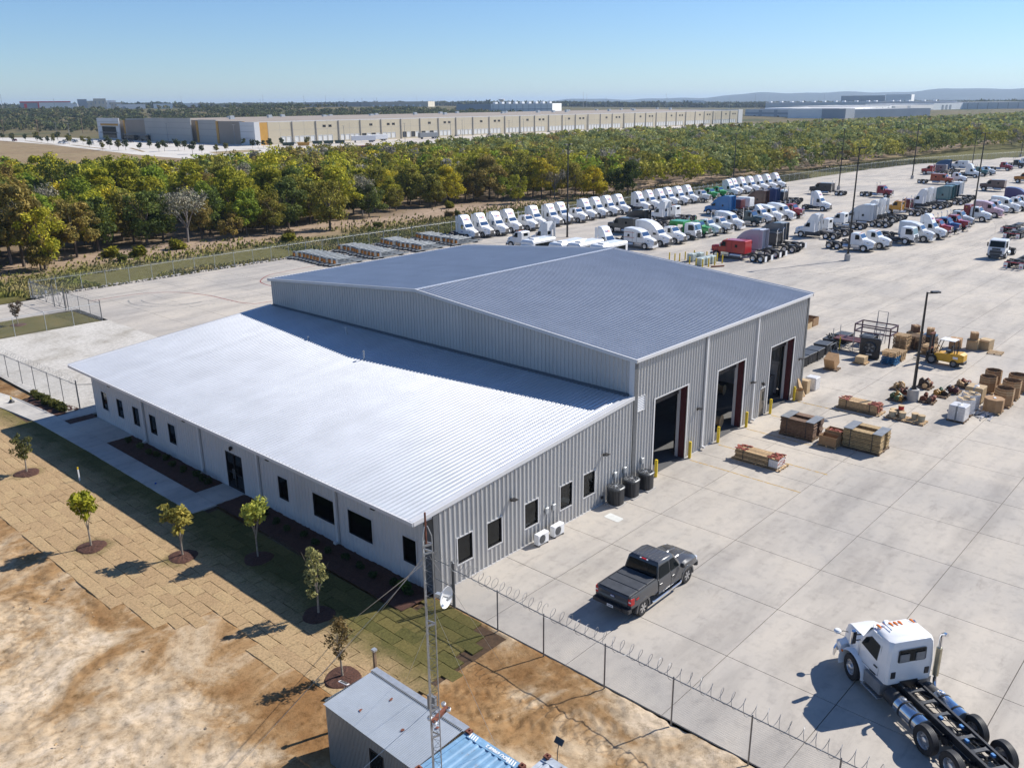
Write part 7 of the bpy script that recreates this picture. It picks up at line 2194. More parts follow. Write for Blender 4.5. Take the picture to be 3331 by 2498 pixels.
red_tips(b1, 1.0, 2.9, .62)
MB().box(-.53, .53, -1.5, -.9, .03, .5).obj('wrap_film', M['wrapclear'] if 'wrapclear' in M else M['wrap'], b1)
# 2, 3: tall brown stacks of folded pallet collars with a slot between
def collar_stack(label, x, y, L, W, H, m):
    t = thing('collar_stack', label, 'crate stack', (x, y, .15), 0, None)
    n = 11; lh = H/n; r = random.Random(int(x*13))
    me = cached(('cs', L, round(lh, 3), m.name), lambda: MB().bbox(-.28, .28, -L/2, L/2, 0, lh*.72, .012).mesh('folded_collar', m))
    for k in range(n):
        for s in (-1, 1): link('folded_collar', me, t, (s*(W/2-.29)+r.uniform(-.02, .02), r.uniform(-.04, .04), k*lh), r.uniform(-.008, .008))
    me2 = cached(('cs2', W, m.name), lambda: MB().box(-W/2+.5, W/2-.5, -.03, .03, 0, H*.75).mesh('end_board', m))
    link('end_board', me2, t, (0, L/2-.15, .02)); link('end_board', me2, t, (0, -L/2+.15, .02))
    for yy in (-L/2+.28, L/2-.28): MB().box(-W/2, W/2, yy-.3, yy+.3, H, H+.025).obj('top_sheet', M['midgrey'], t)
    for yy in (-L*.28, L*.3): MB().box(-W/2-.02, -W/2-.005, yy-.02, yy+.02, 0, H).obj('strap', M['blackplastic'], t)
    return t
pallet('wooden skid under left tall brown collar stack', 30.5, -3.85, 0, 2.4, 1.7, M['wooddark'], 'skids under tall stacks', n=5)
collar_stack('tall brown stack of folded wooden collars nearer the building', 30.5, -3.85, 2.35, 1.65, 1.15, mat('brown_slats', (.17, .10, .06), .8, 0, .3, 8, .2, 50, .2))
pallet('wooden skid under right tall tan collar stack', 31.05, -8.05, 0, 2.5, 1.8, M['wooddark'], 'skids under tall stacks', n=5)
collar_stack('tall tan stack of folded wooden collars farther from the building', 31.05, -8.05, 2.45, 1.75, 1.22, mat('tan_slats', (.36, .25, .12), .8, 0, .3, 8, .2, 50, .2))

def open_box(label, x, y, z, w, d, h, m, rz=0, name='cardboard_box', group=None, fill=None):
    t = thing(name, label, 'box', (x, y, z), rz, group); q = .02
    me = MB()
    MB().box(-w/2, -w/2+q, -d/2, d/2, 0, h).box(w/2-q, w/2, -d/2, d/2, 0, h).box(-w/2+q, w/2-q, -d/2, -d/2+q, 0, h).box(-w/2+q, w/2-q, d/2-q, d/2, 0, h).box(-w/2+q, w/2-q, -d/2+q, d/2-q, 0, .02).obj('walls', m, t)
    if fill:
        mb = MB(); r = random.Random(3)
        for k in range(26):
            mb.box(-.16, .16, -.03, .03, 0, .05, 0, Matrix.Translation((r.uniform(-w/2+.2, w/2-.2), r.uniform(-d/2+.15, d/2-.15), h*.72+r.uniform(0, .12))) @ Matrix.Rotation(r.uniform(0, 3), 4, 'Z') @ Matrix.Rotation(r.uniform(-.5, .5), 4, 'Y'))
        mb.obj('scrap', fill, t)
    return t
pallet('small pallet under the two open cartons between tall stacks', 30.15, -6.1, 0, 1.3, 1.5, M['wood'])
open_box('open cardboard carton with empty inside between the tall stacks', 29.8, -6.15, .14, .8, 1.15, .62, M['card'])
open_box('open cardboard carton holding scrap behind empty one between tall stacks', 30.75, -6.1, .14, .8, 1.1, .75, M['card'], fill=M['redwood'])
# 4: second plank bundle
pallet('long wooden skid under planks farther out by the pole', 38.1, -5.0, 0, 3.2, 1.25, M['wood'], 'pallets under the plank stacks', n=4)
b4 = bundle('long stack of tan planks with red ends, farther out near the light pole', 38.1, -4.95, 2.85, 1.05, .60, M['wood'], .14, 6, cat='plank stack', name='plank_stack'); red_tips(b4, 1.05, 2.85, .6, 9)
# buckets on pallets
pallet('low pallet carrying round pails, left half', 38.1, -7.6, 0, 1.3, 1.05, M['wood']); pallet('low pallet carrying round pails, right half', 38.1, -8.95, 0, 1.3, 1.05, M['wood'])
M['pail'] = mat('pail', (.36, .33, .24), .5, 0, .15)
def pail(label, x, y, z, r=.24, h=.42, red=False):
    t = thing('cable_pail', label, 'pail', (x, y, z))
    MB().lathe([(0, 0), (r*.92, 0), (r, h*.9), (r, h)], 14).obj('drum', M['redprint'] if red else M['pail'], t)
    MB().lathe([(r*1.04, h*.9), (r*1.04, h+.015), (0, h+.02)], 14).obj('lid', M['cardlight'], t)
for k, (x, y, l) in enumerate([(38.35, -7.25, 'round pail at left front of pail pallet'), (37.85, -7.35, 'round pail nearest the viewer at left of pail pallet'), (38.0, -8.0, 'round pail in the middle of the pail pallets'), (38.35, -8.75, 'round pail on right pallet, left of two'), (38.2, -9.25, 'round pail on the right pallet, right of two')]): pail(l, x, y, .14)
for x, y in ((38.5, -7.7),): pail('round pail under the red topped spool', x, y, .14)
pail('red spool standing on top of another pail', 38.5, -7.7, .57, .2, .3, True)

# pallets of cores and timber round the pole
def jumble(label, x, y, m, seed, w=1.1, d=1.1, h=.5, col=('woodtan', 'wooddark')):
    pallet('pallet below the '+label, x, y, rnd.uniform(-.08, .08), w, d, M['wooddark'])
    t = thing('parts_load', label, 'parts pile', (x, y, .14), rnd.uniform(-.1, .1)); r = random.Random(seed)
    for k in range(9):
        kind = r.random(); px, py = r.uniform(-d/2+.2, d/2-.2), r.uniform(-w/2+.2, w/2-.2); hh = r.uniform(.16, h)
        mm = M[r.choice(m)]
        if kind < .35: MB().cyl((px-.25, py, .18), (px+.25, py, .18), .15, n=10).cyl((px-.3, py, .18), (px-.26, py, .18), .19, n=10).obj('casting', mm, t)
        elif kind < .7: MB().bbox(px-.22, px+.22, py-.13, py+.13, 0, hh, .04).cyl((px, py, hh), (px, py, hh+.08), .08, n=8).obj('casting', mm, t)
        else: MB().prism([(py-.25, 0), (py+.25, 0), (py+.2, hh*.7), (py, hh), (py-.2, hh*.7)], px-.1, px+.1, 'x').obj('casting', mm, t)
    return t
M['ochre'] = mat('ochre_casting', (.32, .17, .03), .6, 0, .4, 9)
M['oily'] = mat('oily_casting', (.045, .035, .03), .4, .3, .4, 9)
M['greencast'] = mat('green_casting', (.05, .10, .05), .5, .1, .4, 9)
for lb, x, y, m, s in [('pile of tan wooden cradles left of the pole base', 44.9, -5.4, ['wood', 'wooddark', 'ochre'], 1), ('dark engine cores with ochre disc before the pole', 42.2, -6.2, ['oily', 'ochre', 'greencast'], 2), ('dark cores directly left of the concrete base', 43.8, -6.2, ['oily', 'rust'], 3), ('tall heap of tan parts behind the pole base', 46.6, -6.8, ['wood', 'rust', 'oily'], 4), ('rusty cores stacked right of the pole base', 43.2, -8.1, ['rust', 'oily'], 5), ('green and yellow cores right behind the pole', 45.3, -8.4, ['greencast', 'ochre', 'oily'], 6), ('purple brown castings on farther blue pallet', 46.9, -8.8, ['oily', 'ochre', 'maroon'], 7), ('flat dark cores beside the octagonal bins', 48.9, -9.0, ['rust', 'oily', 'wood'], 8)]: jumble(lb, x, y, m, s, h=.75 if s == 4 else .5)

# octagonal bulk bins and wrapped cartons
def octabin(label, x, y, r=.62, h=1.15, m='card', closed=False, wrap=False, z=.14):
    t = thing('bulk_bin', label, 'bulk bin', (x, y, z), R(22.5))
    mm = M[m]; n = 8
    if closed: MB().lathe([(r, 0), (r, h), (0, h+.02)], 8, sm=False).obj('wall', mm, t); MB().box(-.16, .1, -.08, .08, h+.02, h+.05).obj('top_flap', M['white'], t)
    else:
        MB().lathe([(r, 0), (r, h), (r-.03, h), (r-.03, .03), (0, .03)], 8, sm=False).obj('wall', mm, t)
        MB().lathe([(r+.006, h*.80), (r+.006, h*.86)], 8, sm=False).lathe([(r+.006, h*.66), (r+.006, h*.71)], 8, sm=False).obj('tape_band', M['cardlight'], t)
        mb = MB(); q = random.Random(int(x*10))
        for k in range(8): mb.box(-.12, .12, -.04, .04, 0, .06, 0, Matrix.Translation((q.uniform(-.3, .3), q.uniform(-.3, .3), h*.78)) @ Matrix.Rotation(q.uniform(0, 3), 4, 'Z') @ Matrix.Rotation(q.uniform(-.6, .6), 4, 'Y'))
        mb.obj('scrap', M['oily'], t); MB().lathe([(0, h*.78), (r-.04, h*.78)], 8, sm=False).obj('fill', M['cardin'], t)
    pallet('pallet below the '+label, x, y, 0, 1.2, 1.2, M['wood'])
    return t
octabin('open brown octagonal bin at the back left of the bin group', 50.7, -10.6)
octabin('open brown octagonal bin left of centre in the bin group', 48.7, -10.75)
octabin('open brown octagonal bin farthest right in back row', 50.3, -12.4, .66, 1.25)
octabin('open brown octagonal bin second from the right in back row', 48.2, -12.5, .66, 1.3)
octabin('open brown octagonal bin behind the closed tan bin', 46.0, -12.55, .66, 1.25)
octabin('closed tan octagonal bin with white flap in front row', 43.9, -12.4, .68, .95, 'card', True)
def carton(label, x, y, w=1.15, d=1.1, h=1.05, top=True, m='wrap'):
    pallet('pallet below the '+label, x, y, 0, 1.2, 1.15, M['wooddark'])
    t = thing('wrapped_carton', label, 'carton', (x, y, .14), rnd.uniform(-.04, .04))
    if top: MB().bbox(-w/2, w/2, -d/2, d/2, 0, h, .05).obj('body', M[m], t); MB().box(-w/2-.006, -w/2-.001, -.12, .1, h*.5, h*.66).obj('shipping_label', M['white'], t); MB().box(-w/2-.012, w/2+.012, -.06, .06, h*.02, h+.008).obj('strap', M['midgrey'], t); MB().lathe([(0, .06), (.12, .05), (.2, .0)], 8, (.05, 0, h)).obj('wrap_knot', M['wrap'], t)
    else:
        MB().lathe([(w*.56, 0), (w*.56, h), (w*.53, h), (w*.52, h-.35), (0, h-.35)], 8, sm=False).obj('body', M[m], t)
        for k in range(4):
            a = R(90*k+10); MB().quad((.2, -.18, h), (.58, -.22, h), (.52, .22, h+.05), (.2, .18, h-.08)).obj('flap', M['cardlight'], t).rotation_euler = (0, 0, a)
    return t
carton('pale shrink wrapped square carton nearest the viewer in bin group', 40.5, -11.0)
carton('wrapped grey octagonal carton with open flaps second from the front', 42.2, -10.95, top=False)
carton('wrapped grey octagonal carton with open flaps third from the front', 43.6, -10.9, top=False)
carton('pale grey closed carton behind the open flap cartons', 45.6, -10.7, 1.25, 1.2, 1.1, m='cardlight')
carton('white wrapped carton at far right end of bins', 51.3, -13.3, 1.0, 1.0, 1.1)
mb = MB(); q = random.Random(8)
for k in range(60):
    x, y = 42.9+q.gauss(0, .5), -11.9+q.gauss(0, .45); s = q.uniform(.1, .3)
    mb.add([(x-s, y-s*.5, .02+q.uniform(0, .15)), (x+s, y-s*.6, .02+q.uniform(0, .2)), (x+s*.7, y+s*.6, .02+q.uniform(0, .1)), (x-s*.6, y+s*.5, .03)], [(0, 1, 2, 3)])
tag(mb.obj('loose_wrap', M['wrap']), 'crumpled sheets of loose stretch wrap on the ground by closed tan bin', 'plastic wrap')

# corner of the workshop: bin, boards, cartons
t = thing('fibre_drum', 'tall tan fibre drum beside the last yellow bollard', 'drum', (37.35, -.55, 0))
MB().lathe([(0, .02), (.27, 0), (.30, .85), (.28, .85), (.26, .5), (0, .5)], 16).obj('body', M['cardlight'], t); MB().lathe([(.305, .80), (.31, .86), (.30, .88)], 16).obj('rim', M['cardin'], t)
t = thing('leaning_boards', 'tan boards leaning by the far workshop corner', 'boards', (38.0, -.35, 0))
for k in range(4): MB().box(-.06, .06, -.02, .02, 0, 1.5, 0, Matrix.Translation((.13*k, -.1-.04*k, 0)) @ Matrix.Rotation(R(-16-3*k), 4, 'X')).obj('board', M['wood'], t)
tag(MB().bbox(-.3, .3, -.35, .35, 0, 1.05, .02).obj('cardboard_box', M['cardlight'], None, (39.2, -.1, .02)), 'tall tan carton at far corner of workshop', 'box')
tag(MB().bbox(-.45, .45, -.45, .45, 0, 1.0, .06).obj('wrapped_carton', M['wrap'], None, (40.6, -.15, .02)), 'shrink wrapped pale carton beside the far workshop corner', 'carton')
open_box('open cardboard box by the back corner, larger', 60.2, 8.8, .0, 1.3, 1.2, .85, M['card']); open_box('open cardboard box by the back corner, smaller and nearer', 58.6, 8.7, 0, 1.2, 1.1, .62, M['cardlight']); open_box('cardboard box half hidden behind workshop back corner', 60.4, 10.4, 0, 1.2, 1.0, .95, M['card'])

# black crates row
def crate(label, x, y, w=1.5, d=1.2, h=.85, cloth=False):
    t = thing('black_crate', label, 'crate', (x, y, 0), rnd.uniform(-.05, .05))
    MB().bbox(-w/2, w/2, -d/2, d/2, .1, h, .03).obj('body', M['blackplastic'], t)
    MB().bbox(-w/2-.03, w/2+.03, -d/2-.03, d/2+.03, h, h+.08, .02).obj('lid', M['darkgrey'], t)
    for s in (-1, 0, 1): MB().box(s*w*.4-.06, s*w*.4+.06, -d/2, d/2, 0, .1).obj('foot', M['blackplastic'], t)
    b = MB()
    for k in range(5): b.box(-w/2+.1+k*w/5, -w/2+.14+k*w/5, -d/2-.025, -d/2+.0, .12, h-.05)
    b.obj('rib', M['darkgrey'], t)
crate('black plastic crate nearest the workshop corner', 45.6, 3.4); crate('black plastic crate second from the workshop corner', 47.3, 3.4); crate('black plastic crate third from workshop corner', 49.0, 3.4)
crate('black crate topped by brown sheet', 51.2, 3.6); crate('black crate with hoses piled on it', 53.4, 3.7); crate('dark green crate at the far end of black row', 55.6, 3.5); crate('black bin behind the steel frame', 56.6, 1.5)
mb = MB(); q = random.Random(4)
for k in range(7): mb.tube([(53.4+q.uniform(-.6, .6), 3.7+q.uniform(-.5, .5), .95+q.uniform(0, .3)) for _ in range(4)], .05, 5)
tag(mb.obj('hose_pile', M['blackplastic']), 'tangle of black hoses on a black crate', 'hose')
t = thing('trestle', 'bent steel trestle frame standing among the black crates', 'trestle', (50.0, 2.2, 0))
for x in (-.7, .7): MB().tube([(x, -.35, 0), (x*.9, 0, 1.3), (x, .35, 0)], .03, 5).obj('leg', M['midgrey'], t)
MB().tube([(-.63, 0, 1.3), (.63, 0, 1.3)], .03, 5).obj('beam', M['midgrey'], t)
tag(MB().box(-.5, .5, -.45, .45, 0, .9, 0, Matrix.Rotation(R(-24), 4, 'Y')).box(-.52, .52, -.47, .47, .9, .94, 0, Matrix.Rotation(R(-24), 4, 'Y')).obj('tilted_carton', M['card'], None, (46.9, .9, .3)), 'cardboard carton tipped over on a pallet by the crates', 'box')
pallet('small pallet below tipped carton', 46.7, .8, .1, 1.2, 1.0, M['wooddark'])
tag(MB().bbox(-.45, .45, -.4, .4, 0, .5, .02).obj('wooden_box', M['cardlight'], None, (50.1, -.35, .14)), 'cream wooden box on pallet before the black fan shroud', 'crate'); pallet('pallet below the cream box', 50.1, -.35, .05, 1.15, 1.0, M['wood'])
# radiator and fan assembly
t = thing('fan_shroud', 'big black radiator fan shroud standing on edge by pallets', 'fan shroud', (52.0, -.3, 0), R(8))
MB().box(-.25, .25, -.8, .8, .0, .12).obj('base', M['blacksteel'], t)
MB().bbox(-.12, .2, -.85, .85, .12, 1.85, .05).obj('core', M['blackplastic'], t)
MB().lathe([(.56, -.14), (.50, -.34), (.46, -.34), (.46, -.13), (0, -.125)], 22, (0, 0, 1.0), 'x').obj('shroud_ring', M['darkgrey'], t)
f = MB()
for k in range(5):
    a = R(72*k); f.add([(-.22, .08*math.cos(a), 1.0+.08*math.sin(a)), (-.18, .42*math.cos(a-.2), 1.0+.42*math.sin(a-.2)), (-.26, .42*math.cos(a+.3), 1.0+.42*math.sin(a+.3))], [(0, 1, 2)])
f.lathe([(0, -.28), (.1, -.27), (.1, -.2)], 10, (0, 0, 1.0), 'x'); f.obj('fan', M['midgrey'], t)
MB().box(-.13, -.122, -.25, .25, .35, .45).obj('label_plate', M['white'], t)
# steel frames
t = thing('stillage', 'dark purple steel stillage frame behind the fan shroud', 'steel frame', (55.6, .6, 0))
fm = mat('purple_brown_steel', (.07, .03, .045), .5, .2, .3, 6)
for x in (-.9, .9):
    for y in (-1.6, 1.6): MB().box(x-.05, x+.05, y-.05, y+.05, 0, 2.3).obj('post', fm, t)
for z in (2.2, 1.55): MB().box(-.95, -.85, -1.55, 1.55, z, z+.1).box(.85, .95, -1.55, 1.55, z, z+.1).box(-.85, .85, -1.65, -1.55, z, z+.1).box(-.85, .85, 1.55, 1.65, z, z+.1).obj('beam', fm, t)
t = thing('work_platform', 'wheeled steel platform with red deck and grey posts behind fan', 'platform', (53.6, 1.6, 0))
MB().box(-.8, .8, -1.8, 1.8, 1.0, 1.1).obj('deck', M['maroon'], t)
for x in (-.8, .8):
    for y in (-1.8, -.1, 1.8): MB().cyl((x, y, 0), (x, y, 2.0 if y else 1.6), .035, n=6).obj('post', M['galv'], t)
for y0, y1 in ((-1.8, -.1), (-.1, 1.8)): MB().cyl((-.8, y0, .1), (-.8, y1, 1.0), .025, n=5).cyl((-.8, y1, .1), (-.8, y0, 1.0), .025, n=5).obj('brace', M['galv'], t)
MB().cyl((-.82, 1.1, .05), (-.82, 1.1, 1.3), .05, n=6).obj('yellow_guard', M['yellow'], t)
t = thing('rolling_ladder', 'tall grey tubular ladder with mesh back rising behind frame', 'ladder', (57.8, .9, 0))
for y in (-.45, .45): MB().tube([(-.9, y, 0), (0, y, 2.0), (.1, y, 3.0)], .03, 6).cyl((.1, y, 0), (.1, y, 2.2), .03, n=6).obj('rail', M['midgrey'], t)
for k in range(8): MB().box(-.9+k*.11, -.75+k*.11, -.45, .45, .25*k, .25*k+.03).obj('tread', M['midgrey'], t)
MB().tube([(.1, -.45, 2.2), (.1, -.45, 3.0), (.1, .45, 3.0), (.1, .45, 2.2)], .03, 6).obj('guard', M['midgrey'], t)
# pallet stacks
def pallet_stack(label, x, y, n, m, m2=None, rz=0.0, lean=.0):
    r = random.Random(int(x*9+y))
    for k in range(n):
        lab = f'{label}, {ordn[k]} from the ground' if n > 1 else label
        pallet(lab, x+r.uniform(-.05, .05)+lean*k, y+r.uniform(-.05, .05), rz+r.uniform(-.05, .05), 1.2, 1.1, (m2 if m2 and k < 5 else m), 'pallets in the stacks by the forklift', .145*k, 6)
M['bluewood'] = mat('blue_painted_wood', (.02, .14, .30), .7, 0, .3, 8)
pallet_stack('pallet in the near stack with blue lower pallets', 51.6, -2.3, 8, M['wood'], M['bluewood'])
pallet_stack('pallet in the mixed stack behind blue ones', 53.2, -2.3, 6, M['wood'])
pallet_stack('pallet in the tall stack beside fan shroud', 56.2, -1.6, 11, M['wood'])
pallet_stack('pallet in the stack farther behind the tall one', 57.8, -2.4, 9, M['wooddark'])
pallet_stack('pallet in leaning stack left of forklift mast', 56.8, -3.9, 6, M['wood'])
pallet_stack('pallet in the back stack beneath blue sheet', 59.6, -1.6, 8, M['wood'])
tag(MB().box(-.6, .6, -.55, .55, 0, .1).obj('blue_sheet', mat('blue_grey_sheet', (.1, .17, .25), .5), None, (59.4, -3.0, 1.05)), 'blue grey panel lying on pallets by forklift', 'panel')
pallet_stack('pallet in the low stack below blue grey panel', 59.4, -3.0, 7, M['wooddark'])
for k, (x, y, z, rz, tl, m, l) in enumerate([(59.4, -3.0, 1.16, .2, 0, 'card', 'brown carton lying on blue grey panel behind forklift mast'), (60.4, -5.0, 0, .1, 0, 'card', 'large brown carton low behind the forklift'), (61.2, -6.3, 0, .0, 0, 'cardlight', 'tall carton behind the forklift roof'), (61.1, -6.3, .97, .4, 0, 'card', 'brown box set on top of cartons behind forklift'), (61.8, -7.2, 0, -.2, 0, 'cardlight', 'pale carton at right behind the forklift'), (59.6, -1.6, 1.17, .7, 0, 'cardin', 'dark brown box lying on back pallet stack behind mast')]):
    s = .95 if z == 0 else .62
    Q = Matrix.Rotation(R(tl), 4, 'X'); o = tag(MB().box(-.5*s, .5*s, -.5*s, .5*s, 0, 1.0*s, 0, Q).obj('cardboard_box', M[m], None, (x, y, z), rz), l, 'box')
    MB().box(-.5*s, .5*s, -.05, .05, s*1.0, s*1.005, 0, Q).box(-.505*s, -.5*s, -.05, .05, s*.6, s, 0, Q).obj('tape', M['cardlight'], o); MB().box(-.75*s, -.5*s, -.45*s, .45*s, s*.93, s*.95, 0, Q).obj('flap', M['card'], o)
pallet_stack('pallet under cartons behind the forklift', 60.9, -8.3, 1, M['wood'])

# forklift
fk = thing('forklift', 'yellow forklift with tall black mast and overhead guard by pallets', 'forklift', (54.5, -5.0, 0), R(176))
FY = mat('forklift_yellow', (.62, .34, .02), .4, 0, .12, 3)
# local: forward -> -y flipped by rotation; mast at y = -0.6
mb = MB(); mb.loft([[(-.5, .1, .45), (.5, .1, .45), (.5, .1, .95), (-.5, .1, .95)], [(-.55, .6, .38), (.55, .6, .38), (.55, .6, 1.05), (-.55, .6, 1.05)], [(-.6, 1.6, .38), (.6, 1.6, .38), (.6, 1.6, 1.15), (-.6, 1.6, 1.15)]]); mb.obj('body', FY, fk)
mb = MB(); mb.loft([[(-.6, 1.62, .45), (.6, 1.62, .45), (.6, 1.62, 1.18), (-.6, 1.62, 1.18)], [(-.58, 2.2, .5), (.58, 2.2, .5), (.58, 2.2, 1.22), (-.58, 2.2, 1.22)], [(-.4, 2.5, .55), (.4, 2.5, .55), (.4, 2.5, 1.1), (-.4, 2.5, 1.1)]]); mb.obj('counterweight', FY, fk)
MB().bbox(-.45, .45, 1.9, 2.55, .3, .62, .1).obj('tow_block', M['blackplastic'], fk)
for x in (-.32, .32): MB().box(x-.07, x+.07, -.45, -.3, .1, 2.55).obj('mast_rail', M['blacksteel'], fk)
MB().box(-.4, .4, -.46, -.3, 2.45, 2.6).box(-.4, .4, -.46, -.3, 1.2, 1.32).cyl((0, -.38, .2), (0, -.38, 2.3), .05, n=8).obj('mast_cross', M['rust'], fk)
MB().box(-.5, .5, -.56, -.48, .15, .95).obj('carriage', M['blacksteel'], fk)
for x in (-.3, .3): MB().box(x-.06, x+.06, -1.65, -.56, .1, .15).box(x-.06, x+.06, -.58, -.54, .15, .9).obj('fork', M['blacksteel'], fk)
for x in (-.48, .48): MB().tube([(x, .15, .95), (x, .5, 2.2)], .035, 6).tube([(x, 1.75, 1.15), (x, 1.6, 2.2)], .035, 6).obj('guard_post', M['blacksteel'], fk)
mb = MB(); mb.box(-.52, .52, .45, 1.65, 2.2, 2.25); mb.obj('overhead_guard', M['white'], fk)
MB().bbox(-.28, .28, .95, 1.4, 1.15, 1.3, .04).bbox(-.26, .26, 1.35, 1.48, 1.3, 1.75, .04).obj('seat', M['blackplastic'], fk)
MB().tube([(0, .35, 1.0), (0, .55, 1.45)], .03, 6).lathe([(.17, 0), (.19, .015), (.17, .03)], 14, (0, .57, 1.45)).obj('steering_wheel', M['blackplastic'], fk)
MB().cyl((.5, 1.95, 1.2), (.5, 1.95, 1.9), .05, n=8).obj('exhaust', M['blacksteel'], fk)
MB().box(-.602, -.598, 1.7, 2.1, .75, .95).box(.598, .602, 1.7, 2.1, .75, .95).obj('decal', M['white'], fk)
for x in (-.55, .55): add_wheel(fk, x, 0, .42, .32, M['midgrey'], 'drive_wheel'); add_wheel(fk, x*.9, 1.8, .32, .24, M['midgrey'], 'steer_wheel')

# caged liquid tanks inside the ring of yellow posts
def ibc(label, x, y):
    t = thing('caged_tank', label, 'liquid tank', (x, y, 0), 0, 'caged tanks behind the workshop')
    MB().bbox(-.55, .55, -.48, .48, .16, 1.1, .06).obj('bladder', M['tankplastic'], t)
    MB().box(-.6, .6, -.5, .5, 0, .14).obj('pallet_base', M['midgrey'], t)
    b = MB()
    for z in (.3, .55, .8, 1.1): b.box(-.585, .585, -.515, -.5, z, z+.025); b.box(-.585, .585, .5, .515, z, z+.025); b.box(-.6, -.585, -.5, .5, z, z+.025); b.box(.585, .6, -.5, .5, z, z+.025)
    for k in range(6): u = -.5+k*.2; b.box(u-.012, u+.012, -.53, -.515, .14, 1.12); b.box(-.615, -.6, u*.9-.012, u*.9+.012, .14, 1.12)
    b.obj('cage', M['galv'], t); MB().lathe([(.14, 1.1), (.14, 1.15), (0, 1.16)], 10).obj('cap', M['white'], t)
M['tankplastic'] = mat('translucent_tank', (.52, .60, .54), .35, 0, .06)
for lb, x, y in (('pale green caged tank at the back left of tank group', 85.0, 37.6), ('pale green caged tank second in back of the group', 86.4, 37.2), ('pale green caged tank nearest the roof edge', 82.6, 34.8), ('pale green caged tank second in front row', 83.9, 34.7), ('pale green caged tank third in front row', 85.2, 34.6)): ibc(lb, x, y)
for k, (x, y) in enumerate([(83.3, 40.3), (83.0, 39.2), (83.8, 38.9), (85.3, 38.9), (82.2, 36.3), (81.6, 34.9), (81.3, 33.7), (82.4, 33.4), (84.1, 33.4), (86.2, 33.4), (87.2, 34.8), (87.4, 36.6), (87.3, 38.6)]): bollard('yellow post in the ring round the caged tanks', x, y, 1.2, 'yellow posts round the caged tanks', .09)
t = thing('steel_pipe_bundle', 'rusty pipe lying on ground before the ring of yellow posts', 'pipe', (83.2, 32.4, .12), R(-30)); MB().cyl((-1, 0, 0), (1, 0, 0), .1, n=8).cyl((-.9, .2, -.02), (.9, .22, -.02), .09, n=8).obj('pipe', M['rust'], t)

# steel frames laid out in four ranks behind the workshop
def steel_bed(label, x, y, rz, k):
    t = thing('steel_rack', label, 'steel frame', (x, y, 0), rz, 'grey steel frames in ranks by the fence')
    g1 = cached('bedrail', lambda: MB().box(-1.2, 5.6, -.05, .05, .22, .36).mesh('rail', M['galvgrey']))
    for s in (-.38, .38): link('rail', g1, t, (0, s, 0))
    link('axle_block', cached('bedax', lambda: MB().box(.5, .8, -.45, .45, .0, .22).box(4.2, 4.5, -.45, .45, .0, .22).box(-.9, -.7, -.45, .45, 0, .22).mesh('axle_block', M['blacksteel'])), t)
    link('end_plate', cached('bedpl', lambda: MB().prism([(0, .3), (.45, .3), (.36, 1.05), (.05, 1.05)], -.36, .36, 'y').mesh('end_plate', M['galvgrey'])), t, (0, 0, 0))
    link('deck', cached('bedtop', lambda: MB().bbox(.2, 3.4, -.13, .13, .84, 1.0, .03).mesh('deck', M['galvgrey'])), t)
    link('spring_bracket', cached('bedor', lambda: MB().box(-.16, -.02, -.2, .1, .3, .85).cyl((-.1, -.28, .35), (-.1, -.28, .8), .08, n=7).mesh('spring_bracket', M['orangesteel'])), t)
    link('tie_bar', cached('bedtie', lambda: MB().box(0, .1, -.36, .36, .3, .38).mesh('tie_bar', M['blacksteel'])), t, (5.3, 0, 0))
    link('tie_bar', cached('bedtie', None), t, (3.2, 0, 0))
M['galvgrey'] = mat('grey_primed_steel', (.25, .27, .28), .5, .2, .3, 2)
M['orangesteel'] = mat('orange_steel', (.55, .2, .03), .5, 0, .2)
for g_, (x0, wh) in enumerate([(51.8, 'leftmost'), (60.0, 'second from left'), (68.3, 'third from left'), (76.0, 'rightmost')]):
    for k in range(11):
        steel_bed(f'grey steel frame with orange bracket, {ordn[k]} from fence in {wh} rank', x0-1.9+rnd.uniform(-.3, .3)-.06*k, 84.6-1.0*k, rnd.uniform(-.03, .03), k)

# light poles
def light_pole(label, x, y, h, base=True, heads=1, rz=0.0, thick=.09):
    t = thing('light_pole', label, 'light pole', (x, y, 0), rz, 'yard light poles')
    if base: MB().lathe([(.42, -.05), (.42, .92), (.36, .95), (0, .95)], 20).obj('concrete_base', M['concbase'], t)
    zb = .95 if base else 0
    MB().box(-.2, .2, -.2, .2, zb, zb+.04).box(-.13, .13, -.13, .13, zb+.04, zb+.2).obj('base_cover', M['bronze'], t)
    MB().box(-thick, thick, -thick, thick, 0, 0.001).v if False else None
    b = MB(); b.loft([[(-thick, -thick, zb), (thick, -thick, zb), (thick, thick, zb), (-thick, thick, zb)], [(-thick*.55, -thick*.55, h), (thick*.55, -thick*.55, h), (thick*.55, thick*.55, h), (-thick*.55, thick*.55, h)]]); b.obj('shaft', M['bronze'], t)
    for s in (1, -1)[:heads]:
        b = MB(); b.box(min(0, s*.75), max(0, s*.75), -.04, .04, h-.12, h-.05); b.bbox(min(s*.3, s*.95), max(s*.3, s*.95), -.2, .2, h-.06, h+.05, .03); f = b.obj('fixture', M['bronze'], t)
        MB().box(min(s*.36, s*.9), max(s*.36, s*.9), -.16, .16, h-.07, h-.062).obj('lamp_lens', M['clearlens'], f)
light_pole('dark light pole on round concrete base beside bulk bins', 42.75, -7.12, 8.4, True, 1, R(-45), .09)
light_pole('tall dark light pole on concrete base in the middle of yard', 99.33, 20.8, 15.6, True, 1, R(-48), .11)
